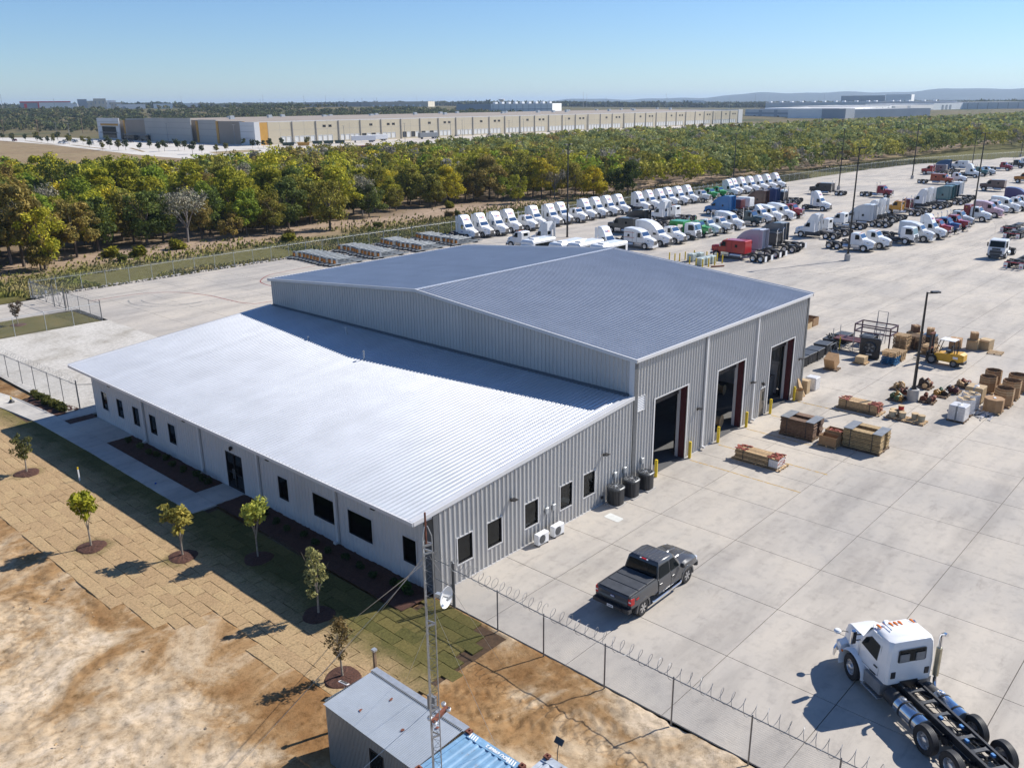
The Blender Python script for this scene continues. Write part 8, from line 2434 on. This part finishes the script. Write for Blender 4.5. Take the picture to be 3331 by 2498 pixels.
for k, (x, y, h, l) in enumerate([(92.0, 66.2, 15.3, 'tall dark light pole rising behind workshop roof before courier trucks'), (172.7, 79.1, 14.4, 'tall dark light pole among the far courier trucks'), (199.4, 63.6, 15, 'tall dark light pole beside lone black sleeper'), (243.5, 60.2, 15.2, 'tall dark light pole on pale base in the open far yard'), (152.8, 19.1, 16, 'tall dark light pole on base beside star box truck'), (305.9, 61.4, 15.6, 'tall dark light pole in far group of trucks'), (370, 61.5, 12, 'tall dark light pole at far right by the fence')]): light_pole(l, x, y, h, k > 1, 2, R(20*k), .12)
t = thing('steel_post', 'thin black post just beyond roof edge by steel frames', 'post', (71.2, 73.3, 0)); MB().cyl((0, 0, 0), (0, 0, 2.1), .05, n=6).obj('shaft', M['blacksteel'], t); MB().lathe([(.07, 2.1), (0, 2.16)], 8).obj('cap', M['blacksteel'], t)

# ------------------------------------------------------------------ the big warehouse across the woods
wh = thing('warehouse', 'very long beige tilt up warehouse with white dock doors beyond the woods', 'warehouse', (0, 0, 0))
M['beige'] = mat('beige_concrete', (.50, .44, .32), .9, 0, .05, .08)
M['beigedark'] = mat('grey_beige_concrete', (.40, .385, .35), .9, 0, .05, .08)
M['whgrey'] = mat('grey_white_concrete', (.60, .60, .59), .9, 0, .05, .08)
M['pier'] = mat('grey_pier', (.2, .19, .18), .8, 0, .1)
M['ochrewall'] = mat('ochre_wall', (.50, .27, .05), .85, 0, .08, .3)
M['dockdoor'] = mat('dock_door_white', (.66, .66, .63), .6, 0, .05)
M['tarroof'] = mat('tan_roof_membrane', (.30, .25, .20), .9, 0, .08, .04)
X0, X1, Y0, Y1, HF = 267.9, 829.0, 432.0, 641.0, 13.0
nb = 33; bw = 17.0
def bay_mesh(wins):
    """panel with open window holes, door holes and reveal joints"""
    mb = MB(); doors = [(1.4, 4.4), (5.2, 8.2), (9.0, 12.0), (12.8, 15.8)]
    xs = sorted({0, bw, *[q for d in doors for q in d], *[q for w in wins for q in w]})
    for a, b in zip(xs[:-1], xs[1:]):
        m = (a+b)/2; hol = []
        if any(d[0] < m < d[1] for d in doors): hol.append((1.0, 4.4))
        if any(w[0] < m < w[1] for w in wins): hol.append((9.0, 10.4))
        z = 0.0
        for h0, h1 in hol: mb.quad((a, 0, z), (b, 0, z), (b, 0, h0), (a, 0, h0)); z = h1
        mb.quad((a, 0, z), (b, 0, z), (b, 0, HF), (a, 0, HF))
    return mb.mesh('wall_panel', M['beige'])
for k in range(nb):
    x = X0+bw*k; ty = k % 3
    wins = {0: [], 1: [(7.6, 9.8)], 2: [(5.2, 7.2), (9.6, 11.6)]}[ty] if k > 1 else []
    if k == 0: wins = []
    me = cached(('bay', tuple(wins)), lambda: bay_mesh(wins))
    p = link('wall_panel', me, wh, (x, Y0, 0))
    link('pier', cached('pier', lambda: MB().box(-.28, .28, -.35, .0, 0, HF-.2).mesh('pier', M['pier'])), p)
    link('joint_reveal', cached('rev', lambda: MB().box(.3, bw-.3, -.03, -.002, 8.1, 8.2).box(bw/2-.04, bw/2+.04, -.03, -.002, 4.6, HF).mesh('joint_reveal', M['beigedark'])), p)
    for q, d in enumerate((1.4, 5.2, 9.0, 12.8)):
        if k % 3 == 2 and q == 3 or k == 0 and q < 2: 
            link('dock_infill', cached('dki', lambda: MB().box(-.01, 3.01, .02, .1, .95, 4.45).mesh('dock_infill', M['beige'])), p, (d, 0, 0)); continue
        dark = k in (4, 6, 7) and q in (0, 2)
        link('dock_door', cached(('dk', dark), lambda: MB().box(0, 3, .12, .2, 1.0, 4.4).box(-.15, 0, -.06, .1, .9, 4.5).box(3, 3.15, -.06, .1, .9, 4.5).box(0, 3, -.06, .1, 4.4, 4.55).mesh('dock_door', M['blackplastic'] if dark else M['dockdoor'])), p, (d, 0, 0))
    for w in wins: link('high_window', cached(('hw', w[1]-w[0]), lambda: MB().box(0, w[1]-w[0], .15, .2, 9.0, 10.4).box(-.12, 0, -.06, .15, 8.9, 10.5).box(w[1]-w[0], w[1]-w[0]+.12, -.06, .15, 8.9, 10.5).mesh('high_window', M['winframe'])), p, (w[0], 0, 0))
    if k % 2 == 0:
        link('dock_stair', cached('stair', lambda: MB().prism([(0, 0), (2.8, 0), (1.0, 1.1), (0, 1.1)], -1.3, -.1, 'y').cyl((0, -1.3, 2.1), (1.0, -1.3, 2.1), .06, n=4).cyl((1.0, -1.3, 2.1), (2.8, -1.3, 1.0), .06, n=4).mesh('dock_stair', M['midgrey'])), p, (16.0 if k % 3 == 2 else 16.1, 0, 0))
# end block, grey panels between ochre recesses
mb = MB(); mb.box(X0-.5, X1, Y0+.25, Y1, 0, .2); mb.obj('floor', M['floor'], wh)
ys = [(432, 446, 13.0, 0, 'whgrey'), (448.5, 476, 13.3, 4.0, 'beigedark'), (478, 500, 14.0, 3.2, 'beigedark'), (503.5, 542, 14.9, 0, 'beigedark'), (542.5, 568, 14.9, 1.2, 'beigedark'), (570.5, 602, 14.3, 4, 'beigedark'), (604.5, 640, 14.6, 0, 'whgrey')]
for a, b, h, rec, mn in ys:
    p = MB().box(258.5+rec, 259.1+rec, a, b, 0, h).obj('end_panel', M[mn], wh)
    MB().box(258.44+rec, 258.5+rec, a+.1, b-.1, h*.58, h*.58+.12).box(258.44+rec, 258.5+rec, a+.1, b-.1, h*.82, h*.82+.12).box(258.44+rec, 258.5+rec, a+.1, b-.1, h*.3, h*.3+.12).obj('joint_reveal', M['pier'], p)
for a in (446.2, 476.2, 500.5, 541.9, 568.2, 602.2):
    MB().box(261.6, 262.2, a, a+2.4 if a not in (541.9,) else a+.6, 0, 13.2).obj('recess_panel', M['ochrewall'] if a not in (541.9, 568.2) else M['pier'], wh)
MB().box(258.5, 262, 430.6, 432, 0, 13).obj('corner_panel', M['whgrey'], wh); MB().box(262, 267.6, 431.2, 432, 0, 12.6).obj('corner_panel', M['ochrewall'], wh)
MB().box(258.2, 258.45, 606, 634, 9.4, 10.8).obj('sign_band', M['ochrewall'], wh)
e = MB().box(258.2, 258.45, 610, 632, 1, 8.8).obj('entrance_glazing', M['darkglass'], wh); MB().box(257.2, 258.2, 608, 634, 4.6, 5.0).obj('canopy', M['pier'], e)
MB().box(257.2, 258.4, 560, 600, 3.6, 4.1).obj('canopy', M['pier'], wh); MB().box(258.0, 261.0, 562, 566, 0, 3.4).box(258, 261, 583, 598, 0, 3.4).obj('entrance_glazing', M['darkglass'], wh)
mb = MB(); mb.loft([[(262, Y0+.3, HF-.3), (262, 548, 14.4), (262, Y1, 12.4), (262, Y1, 0), (262, Y0+.3, 0)], [(X1, Y0+.3, HF-.3), (X1, 548, 14.4), (X1, Y1, 12.4), (X1, Y1, 0), (X1, Y0+.3, 0)]]); mb.obj('roof', M['tarroof'], wh)
MB().box(262, X1, Y0-.02, Y0+.3, HF-.3, HF+.12).obj('parapet', M['whgrey'], wh)
MB().box(X1, X1+9, Y0-.4, 500, 0, 13.8).obj('end_panel', M['whgrey'], wh)
for k in range(26):
    x = 285+k*22+rnd.uniform(-4, 4); y = rnd.choice([505, 520, 538])
    MB().box(x-1.4, x+1.4, y-1.1, y+1.1, 13.2, 15.4+rnd.uniform(-.3, .6)).box(x+1.4, x+2.3, y-.5, y+.5, 13.2, 14.8).obj('roof_unit', M['galv'], wh)
# trailers, dumpsters, cars, poles round it
def trailer(label, x, y, L=15, col='white', rz=R(90)):
    t = thing('semi_trailer', label, 'trailer', (x, y, 0), rz)
    MB().bbox(0, L, -1.3, 1.3, 1.2, 4.0, .05).obj('box', M[col], t); MB().box(L-4, L-.5, -1.1, 1.1, .7, 1.2).box(2, 2.4, -1, 1, 0, 1.2).obj('bogie', M['blacksteel'], t)
    for xx in (L-3.3, L-2.0):
        for s in (-1, 1): add_wheel(t, 0, 0, .5, .5, M['white'], 'wheel'); t.children[-1].location = (xx, s*1.0, .5); t.children[-1].rotation_euler = (0, 0, R(90))
    put_text('CARRIER', 1.1, M['blackprint'], t, (L*.45, -1.31, 2.7), (1, 0, 0), (0, 0, 1), .03) if False else None
trailer('white box trailer parked along warehouse dock, left one', 313, 412, 15, 'white', R(-22)); trailer('white box trailer parked along warehouse dock, right one', 331, 419.5, 14, 'white', R(-12)); trailer('grey box trailer backed at the warehouse dock farther right', 371, 415.5, 15, 'midgrey', R(-5))
def dumpster(label, x, y, m, L=7):
    t = thing('dumpster', label, 'dumpster', (x, y, 0), R(-28)); MB().prism([(0, .2), (L, .2), (L+.4, 1.9), (-.4, 1.9)], -1.2, 1.2, 'y').obj('body', m, t); MB().box(-.4, L+.4, -1.28, -1.2, 1.75, 1.9).box(-.4, L+.4, 1.2, 1.28, 1.75, 1.9).obj('rim', m, t)
gd = mat('dark_green_steel', (.02, .045, .03), .6, 0, .2)
for k, n_ in enumerate(('left', 'middle', 'right')): dumpster(f'dark green dumpster by warehouse docks, {n_} of three', 288+k*6.2, 416.5-k*2.6, gd, 5)
dumpster('yellow dumpster by the warehouse corner', 270.5, 406, M['ochrewall'], 6); dumpster('grey dumpster by the warehouse corner', 265, 413, gd, 6)
t = thing('flatbed_trailer', 'dark flatbed trailer lying in truck court before the woods', 'trailer', (266, 353.5, 0), R(8)); MB().box(0, 13, -1.3, 1.3, .9, 1.2).obj('deck', M['rust'], t); MB().box(9, 12, -1.1, 1.1, .2, .9).box(2, 2.3, -1, 1, 0, .9).obj('bogie', M['blacksteel'], t)
def car(label, x, y, rz, col, group='cars parked by the warehouse'):
    t = thing('parked_car', label, 'car', (x, y, .02), rz, group)
    def sec(xx, hw, z0, z1): return [(xx, -hw, z0), (xx, hw, z0), (xx, hw, z1-.12), (xx, hw-.14, z1), (xx, -hw+.14, z1), (xx, -hw, z1-.12)]
    o = link('body', cached('carb', lambda: MB().loft([sec(-2.3, .8, .4, .95), sec(-2.0, .9, .3, 1.02), (sec(1.0, .92, .3, 1.0)), sec(2.1, .88, .32, .86), sec(2.35, .75, .4, .75)]).mesh('body', M['paint'])), t); o.color = (*col, 1)
    link('windows', cached('carw', lambda: MB().loft([[(-1.9, -.78, 1.0), (1.1, -.78, 1.0), (1.1, .78, 1.0), (-1.9, .78, 1.0)], [(-1.5, -.66, 1.5), (.3, -.66, 1.5), (.3, .66, 1.5), (-1.5, .66, 1.5)]]).mesh('windows', M['darkglass'])), t)
    o = link('roof', cached('carr', lambda: MB().bbox(-1.52, .32, -.67, .67, 1.5, 1.56, .03).mesh('roof', M['paint'])), t); o.color = (*col, 1)
    for xx in (-1.4, 1.4):
        for s in (-1, 1): w = add_wheel(t, 0, 0, .34, .24, M['alu'], 'wheel'); w.location = (xx, s*.82, .34); w.rotation_euler = (0, 0, R(90))
cc = [((206, 575), 'white', (.75, .75, .75)), ((207.5, 571), 'white', (.7, .7, .72)), ((222, 592), 'white', (.75, .75, .75)), ((220, 586), 'silver', (.4, .41, .42)), ((232, 588), 'white', (.78, .78, .78)), ((231, 575), 'white', (.75, .75, .75)), ((229, 570), 'black', (.02, .02, .022)), ((235, 568), 'white', (.78, .78, .78)), ((237, 560), 'dark grey', (.05, .05, .055)), ((236, 552), 'silver', (.4, .41, .42)), ((239, 547), 'dark blue', (.02, .03, .08)), ((254, 565), 'black', (.02, .02, .022)), ((242, 501), 'dark blue', (.012, .02, .05)), ((211, 540), 'silver', (.5, .5, .5)), ((205, 652), 'dark red', (.12, .02, .03)), ((218, 600), 'grey', (.2, .2, .2)), ((226, 605), 'white', (.7, .7, .7))]
for k, ((x, y), cn, col) in enumerate(cc): car(f'{cn} car in the warehouse car park, {ordn[k]} in the list from left' if False else f'{cn} car parked before the grey end of the warehouse', x, y, R(90+rnd.uniform(-8, 8)), col, f'{cn} cars in the warehouse car park')
pc = [(213, 655), (211, 627), (202, 596), (205, 593), (207, 589), (226, 631), (230, 622), (203, 554), (205, 538), (193, 500), (182, 457), (189, 464), (187, 449), (189, 445), (191, 433), (207, 455), (192, 414), (196, 416), (227, 465), (205, 419), (190, 376), (197, 380), (207, 416), (251, 431), (240, 404), (241.5, 401), (246, 403), (245, 395), (263, 411), (271, 398), (202, 375), (212, 383), (215, 640), (222, 600), (218, 560), (212, 520), (200, 640), (206, 660), (230, 650), (236, 660), (222, 680), (210, 690)]
rs_ = np.random.RandomState(77)
pm_ = []
for s_ in range(3):
    V, F = leaf_cloud([(rs_.uniform(-.9, .9), rs_.uniform(-.9, .9), 2.2+rs_.uniform(-.2, 2.4), .8) for _ in range(12)], 20, .4, rs_, 1.1); pm_.append(np_mesh('crown', V, F, M['leaf']))
tr_ = MB().cyl((0, 0, 0), (0, 0, 2.6), .09, .05, 6).mesh('trunk', M['bark'])
for k, (x, y) in enumerate(pc):
    dk = rnd.random() < .6
    t = thing('car_park_tree', ('dark green' if dk else 'yellow green')+' young tree in the warehouse car park', 'tree', (x, y, 0), rnd.uniform(0, 6), ('dark' if dk else 'yellow')+' car park trees'); s = rnd.uniform(.8, 1.25); t.scale = (s, s, s)
    link('trunk', tr_, t); o = link('crown', pm_[k % 3], t); o.color = (.05, .065, .02, 1) if dk else (.15, .14, .03, 1)
for k, (x, y) in enumerate([(262.8, 352.6), (318, 368.4), (358, 372), (400.5, 362.3), (402.5, 407), (440, 385), (480, 380), (520, 392), (560, 385), (610, 392), (660, 392), (720, 396), (253.3, 444.2), (253.3, 583), (268.9-13, 530), (226, 610), (235, 655)]):
    t = thing('light_pole', 'slim pole light standing in the warehouse truck court', 'light pole', (x, y, 0), 0, 'warehouse light poles')
    MB().lathe([(.3, 0), (.3, 1.0), (0, 1.02)], 8).obj('concrete_base', M['concbase'], t); MB().cyl((0, 0, 1), (0, 0, 11.5), .14, .09, 6).obj('shaft', M['midgrey'], t); MB().box(-.9, .9, -.15, .15, 11.45, 11.6).obj('fixture', M['midgrey'], t)
# power line left of it
pl_ = [(200, 815), (236.7, 767), (252.3, 737), (305, 782), (345, 815)]
pl_ = [(228, 790), (244, 755), (305, 782), (350, 800)]
for k, (x, y) in enumerate([(236.7, 767.3), (252.3, 737.4), (305.3, 782.1)]):
    t = thing('utility_pole', ['brown wooden utility pole at far left behind car park', 'brown wooden utility pole in the middle of the three behind car park', 'brown wooden utility pole nearest the warehouse entrance'][k], 'utility pole', (x, y, 0), 0, 'utility poles behind the car park')
    MB().cyl((0, 0, 0), (0, 0, 13.5), .3, .2, 6).obj('shaft', M['wooddark'], t); MB().box(-1.2, 1.2, -.12, .12, 12.4, 12.65, 0, Matrix.Rotation(R(40), 4, 'Z')).obj('crossarm', M['wooddark'], t)
mb = MB(); P = [(150, 850), (236.7, 767.3), (252.3, 737.4), (305.3, 782.1)]
for (xa, ya), (xb, yb) in ((P[0], P[1]), (P[1], P[2]), (P[2], P[3])):
    for off in (-.9, .9): mb.tube([(xa+(xb-xa)*k/8+off*.7, ya+(yb-ya)*k/8+off*.7, 12.7-1.4*4*(k/8)*(1-k/8)) for k in range(9)], .05, 3)
tag(mb.obj('power_line', M['blackplastic']), 'sagging power wires strung between wooden utility poles', 'power line')

# ------------------------------------------------------------------ other far buildings
def T(x, y): return float(terrain(x, y))
def far_box(name, label, a, b, depth, zt, m, cat='building', z0=None, roofm=None, dark=None):
    """block whose visible face runs a -> b, going away by depth"""
    a = Vector((*a, 0)); b = Vector((*b, 0)); d = (b-a).normalized(); n = Vector((-d.y, d.x, 0))
    if n.dot(a-Vector((CAM.x, CAM.y, 0))) < 0: n = -n
    zb = min(T(a.x, a.y), T(b.x, b.y)) if z0 is None else z0
    t = thing(name, label, cat, (a.x, a.y, zb)); o = Vector((a.x, a.y, 0))
    P = [a-o, b-o, b-o+n*depth, a-o+n*depth]; h = zt-zb
    MB().loft([[(p.x, p.y, -3) for p in P], [(p.x, p.y, h) for p in P]], caps=False).obj('wall', m, t)
    MB().add([(p.x, p.y, h-.3) for p in P], [(0, 1, 2, 3)]).obj('roof', roofm or M['tarroof'], t)
    return t, a-o, d, n, (b-a).length, h
def face_box(t, a, d, n, u0, u1, z0, z1, m, name, dep=.4):
    q = MB(); p0 = a+d*u0-n*dep; p1 = a+d*u1-n*dep
    q.loft([[(p0.x, p0.y, z0), (p1.x, p1.y, z0), (p1.x, p1.y, z1), (p0.x, p0.y, z1)], [((p0+n*dep*1.2).x, (p0+n*dep*1.2).y, z0), ((p1+n*dep*1.2).x, (p1+n*dep*1.2).y, z0), ((p1+n*dep*1.2).x, (p1+n*dep*1.2).y, z1), ((p0+n*dep*1.2).x, (p0+n*dep*1.2).y, z1)]])
    return q.obj(name, m, t)
M['farwhite'] = mat('far_white_wall', (.80, .80, .78), .8, 0, .04, .05)
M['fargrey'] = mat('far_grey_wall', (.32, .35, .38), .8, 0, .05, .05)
M['farbeige'] = mat('far_beige_wall', (.55, .50, .40), .8, 0, .05, .05)
M['farred'] = mat('far_red_trim', (.55, .03, .04), .6, 0, .05)
M['paleroof'] = mat('pale_roof', (.55, .54, .52), .8, 0, .05, .05)
# grey and white distribution buildings on the right
t, a, d, n, L, h = far_box('warehouse', 'grey white dock warehouse with dark stair towers right of the beige one', (1092, 563), (1024.5, 406.5), 150, 11.5, M['whgrey'], 'warehouse', 0, M['paleroof'])
for k in range(5): face_box(t, a, d, n, 28+k*30, 34+k*30, 2.2, 10.8, M['fargrey'], 'dark_panel')
face_box(t, a, d, n, 0, L, 5.4, 7.6, M['fargrey'], 'grey_band', .2)
for k in range(14): face_box(t, a, d, n, 6+k*11.6, 10+k*11.6, .6, 3.8, M['blackplastic'] if k % 4 == 1 else M['dockdoor'], 'dock_door', .3)
t, a, d, n, L, h = far_box('warehouse', 'dark grey front block with white panels on warehouse right of the beige one', (1024, 406), (1121, 421), 60, 12.8, M['farwhite'], 'warehouse', 0, M['paleroof'])
t2, a, d, n, L, h = far_box('warehouse', 'dark grey cube corner of the grey white warehouse', (1020, 425), (1019, 396), 25, 12.6, M['fargrey'], 'warehouse', 0)
t, a, d, n, L, h = far_box('warehouse', 'white panelled long warehouse front behind the woods at right', (1121, 421), (1341, 459), 120, 12.8, M['farwhite'], 'warehouse', 0, M['paleroof'])
for k in range(5): face_box(t, a, d, n, 30+k*42, 31+k*42, .5, 12, M['pier'], 'joint')
for k in (0, 1, 2): face_box(t, a, d, n, 190+k*9, 194+k*9, .6, 11, M['fargrey'], 'dark_panel')
t, a, d, n, L, h = far_box('warehouse', 'white grey warehouse stretching behind woods with dark towers far right', (1345, 462), (1553, 466), 160, 13.7, M['whgrey'], 'warehouse', 0, M['paleroof'])
for k in (0, 1): face_box(t, a, d, n, 8+k*70, 20+k*70, 3, 13, M['fargrey'], 'dark_panel')
face_box(t, a, d, n, 0, L, 4, 6.5, M['fargrey'], 'grey_band', .2)
t, a, d, n, L, h = far_box('warehouse', 'bright white entrance block of far right warehouse', (1553, 466), (1660, 452), 120, 15.5, M['farwhite'], 'warehouse', 0, M['paleroof'])
for k in range(3): face_box(t, a, d, n, 30+k*14, 36+k*14, 1, 13, M['fargrey'], 'glazing')
t, a, d, n, L, h = far_box('warehouse', 'long plain pale grey warehouse wall running out of frame at far right', (1660, 452), (1760, 330), 200, 16.5, M['whgrey'], 'warehouse', 0, M['paleroof'])
for k in range(9): face_box(t, a, d, n, 8+k*17, 8.6+k*17, 0, 16, M['pier'], 'joint')
t, a, d, n, L, h = far_box('warehouse', 'low wide grey roofed warehouse behind white one at right', (1700, 840), (1860, 520), 250, 18.6, M['whgrey'], 'warehouse', None, M['paleroof'])
for k in range(16): q = a+d*(10+k*L/17)+n*rnd.uniform(10, 120); MB().box(q.x-3, q.x+3, q.y-3, q.y+3, h-.3, h+2.5).obj('roof_unit', M['farwhite'], t)
far_box('warehouse', 'big white and grey building standing tall on right horizon, shaded part', (2380, 964), (2420, 862), 60, 33, M['fargrey'], 'building'); t, a, d, n, L, h = far_box('warehouse', 'big white building standing tall on right horizon, sunlit part', (2420, 860), (2435, 800), 90, 35, M['farwhite'], 'building')  # shade painted in: shaded part has a grey wall, sunlit part white
far_box('warehouse', 'white boxy plant on the skyline right of centre', (2188, 1340), (2220, 1287), 60, 25, M['farwhite'], 'building')
# grey and white building with roof units, water tower, beige store
t, a, d, n, L, h = far_box('factory', 'grey shaded left wing of the white panelled factory in the distance', (882, 906), (917, 871), 60, 21.5, M['fargrey'], 'factory', None, M['paleroof'])  # this wing's shade is put into its grey wall colour
t, a, d, n, L, h = far_box('factory', 'white panelled factory with many roof units in the distance', (917, 871), (960, 792), 70, 21.5, M['farwhite'], 'factory', None, M['paleroof'])
for k in range(10): face_box(t, a, d, n, 3+k*8.8, 3.5+k*8.8, 1, h-1, M['fargrey'], 'joint', .2)
face_box(t, a, d, n, 0, L, h*.45, h*.5, M['fargrey'], 'grey_band', .2)
for k in range(9): q = a+d*(3+k*10)+n*14; MB().box(q.x-2.5, q.x+2.5, q.y-2.5, q.y+2.5, h-.3, h+2.6).obj('roof_unit', M['farwhite'], t)
wt = thing('water_tower', 'pale water tower with flared tank rising behind the white factory', 'water tower', (1586, 1473, T(1586, 1473)))
MB().lathe([(3.2, 0), (2.6, 3), (2.4, 10), (3, 11)], 14).obj('stem', M['whgrey'], wt); MB().lathe([(3, 11), (7.0, 13.5), (7.6, 15.5), (7.2, 17), (0, 18)], 18).obj('tank', M['whgrey'], wt)
t, a, d, n, L, h = far_box('store_building', 'long low beige shed with shaded grey front on the left horizon, shaded part', (943, 1372), (1041, 1299), 90, 27, M['beigedark'], 'warehouse')  # shaded half gets its shade from a greyer wall colour
for k in range(5): face_box(t, a, d, n, 8+k*24, 9+k*24, 0, h, M['pier'], 'joint')
t, a, d, n, L, h = far_box('store_building', 'long low beige shed sunlit part beside its shaded half', (1041, 1299), (1110, 1215), 90, 27, M['farbeige'], 'warehouse')  # sunlit half painted in the lighter beige
for k in range(8): face_box(t, a, d, n, 5+k*12.5, 8+k*12.5, 0, 4, M['farwhite'], 'dock_door', .2)
# skyline at the left
t, a, d, n, L, h = far_box('store_building', 'white store with red roof edge at far left horizon, shaded end', (535, 1579), (559.5, 1570.5), 40, 32, M['fargrey'], 'store'); face_box(t, a, d, n, 0, L, h-1.5, h+.4, M['farred'], 'red_edge'); face_box(t, a, d, n, 6, 10, 2, h-3, M['farred'], 'red_panel')  # shaded end painted grey, its shade is in the wall colour
t, a, d, n, L, h = far_box('store_building', 'white store with red roof edge at far left horizon, long sunlit side', (559.6, 1570.4), (606, 1552.6), 50, 32, M['farwhite'], 'store'); face_box(t, a, d, n, 0, L, h-1.3, h+.4, M['farred'], 'red_edge'); face_box(t, a, d, n, 0, 2, 0, h, M['farred'], 'red_edge')  # sunlit side painted white against the grey end
ccx = [((691, 1734), (706, 1728), 37, 'fargrey'), ((704, 1729), (722, 1722), 34, 'farbeige'), ((716, 1722), (736, 1714), 38, 'farbeige'), ((734, 1716), (752, 1708), 34.5, 'farwhite'), ((742, 1709), (760, 1701), 31, 'farbeige')]
for k, (pa, pb, zt, mn) in enumerate(ccx):
    t, a, d, n, L, h = far_box('apartment_building', f'cream stepped building cluster on left horizon, {ordn[k]} block from left', pa, pb, 25, zt, M[mn], 'building')
    for q in range(3): face_box(t, a, d, n, 2+q*L/3.2, 4+q*L/3.2, h*.5, h*.75, M['fargrey'], 'window', .2)
for k, (pa, pb, zt, mn, l) in enumerate([((712, 1617), (756, 1596), 27.0, 'farwhite', 'long white low shed on left horizon'), ((768, 1590), (798, 1575), 27.5, 'farwhite', 'white barn with rounded roof line on left horizon'), ((745, 1434), (766, 1423), 27.4, 'farwhite', 'white building with dark base left of the beige warehouse'), ((800, 1500), (822, 1486), 25, 'fargrey', 'low grey shed right of white barn'), ((640, 1690), (668, 1678), 29, 'farwhite', 'small white shed behind red edged store'), ((455, 1640), (500, 1625), 26, 'whgrey', 'pale shed cut by the left frame edge'), ((1500, 1900), (1560, 1840), 29, 'farwhite', 'white roof low on the central skyline'), ((1900, 1780), (1980, 1690), 24, 'farbeige', 'pale shed on the central skyline')]):
    t, a, d, n, L, h = far_box('shed', l, pa, pb, 25, zt, M[mn], 'shed', None, M['paleroof'])
    if k == 2: face_box(t, a, d, n, 0, L, 0, h*.28, M['maroon'], 'dark_base', .3)
    face_box(t, a, d, n, L*.2, L*.3, 0, h*.5, M['fargrey'], 'door', .2)
def mast(label, x, y, h, r=.35):
    t = thing('radio_mast', label, 'mast', (x, y, T(x, y)), 0, 'thin masts on the skyline'); MB().cyl((0, 0, 0), (0, 0, h), r, r*.6, 5).obj('shaft', M['fargrey'], t); MB().box(-1.0, 1.0, -.2, .2, h-1.5, h-1.2).obj('crossarm', M['fargrey'], t)
for k in range(34):
    a = R(rnd.uniform(14, 72)); r_ = rnd.uniform(1500, 2600); x, y = CAM.x+r_*math.cos(a), CAM.y+r_*math.sin(a)
    mast('thin pole or mast standing on the distant skyline', x, y, rnd.uniform(10, 26) if math.degrees(a) > 45 else rnd.uniform(14, 34))

# ------------------------------------------------------------------ blue hills and haze
na_, nr_ = 220, 10
az = np.linspace(R(2), R(54), na_)
ridge_h = 46+52*sstep(40, 20, np.degrees(az))+9*np.sin(az*31)+6*np.sin(az*67+1)+3*np.sin(az*151)
ridge_h *= sstep(52, 38, np.degrees(az))
rad_ = np.linspace(7200, 9800, nr_); prof_ = np.sin(np.linspace(0, np.pi, nr_))**.7
GX = CAM.x+rad_[None]*np.cos(az)[:, None]; GY = CAM.y+rad_[None]*np.sin(az)[:, None]
GZ = ridge_h[:, None]*prof_[None]*(1+.1*(vnoise(GX*.002, GY*.002, 4)-.5))-2
t_ = mat('wooded_hill', (.03, .05, .05), .95, 0, .35, .01)
tag(link('hills', grid_mesh('hills', GX, GY, GZ, t_)), kind='structure')

hz = MB().box(-15000, 15000, -15000, 15000, -3, 125).obj('haze', None)
hz.data.materials.clear()
t_ = NT('haze_air'); t_.n.remove(t_.bs)
pv = t_.new('ShaderNodeVolumePrincipled'); pv.inputs['Color'].default_value = (.62, .79, 1.0, 1); pv.inputs['Density'].default_value = .00009; pv.inputs['Anisotropy'].default_value = 0.2
t_.ln(pv.outputs[0], t_.out.inputs['Volume'])
hz.data.materials.append(t_.mat); tag(hz, kind='stuff')
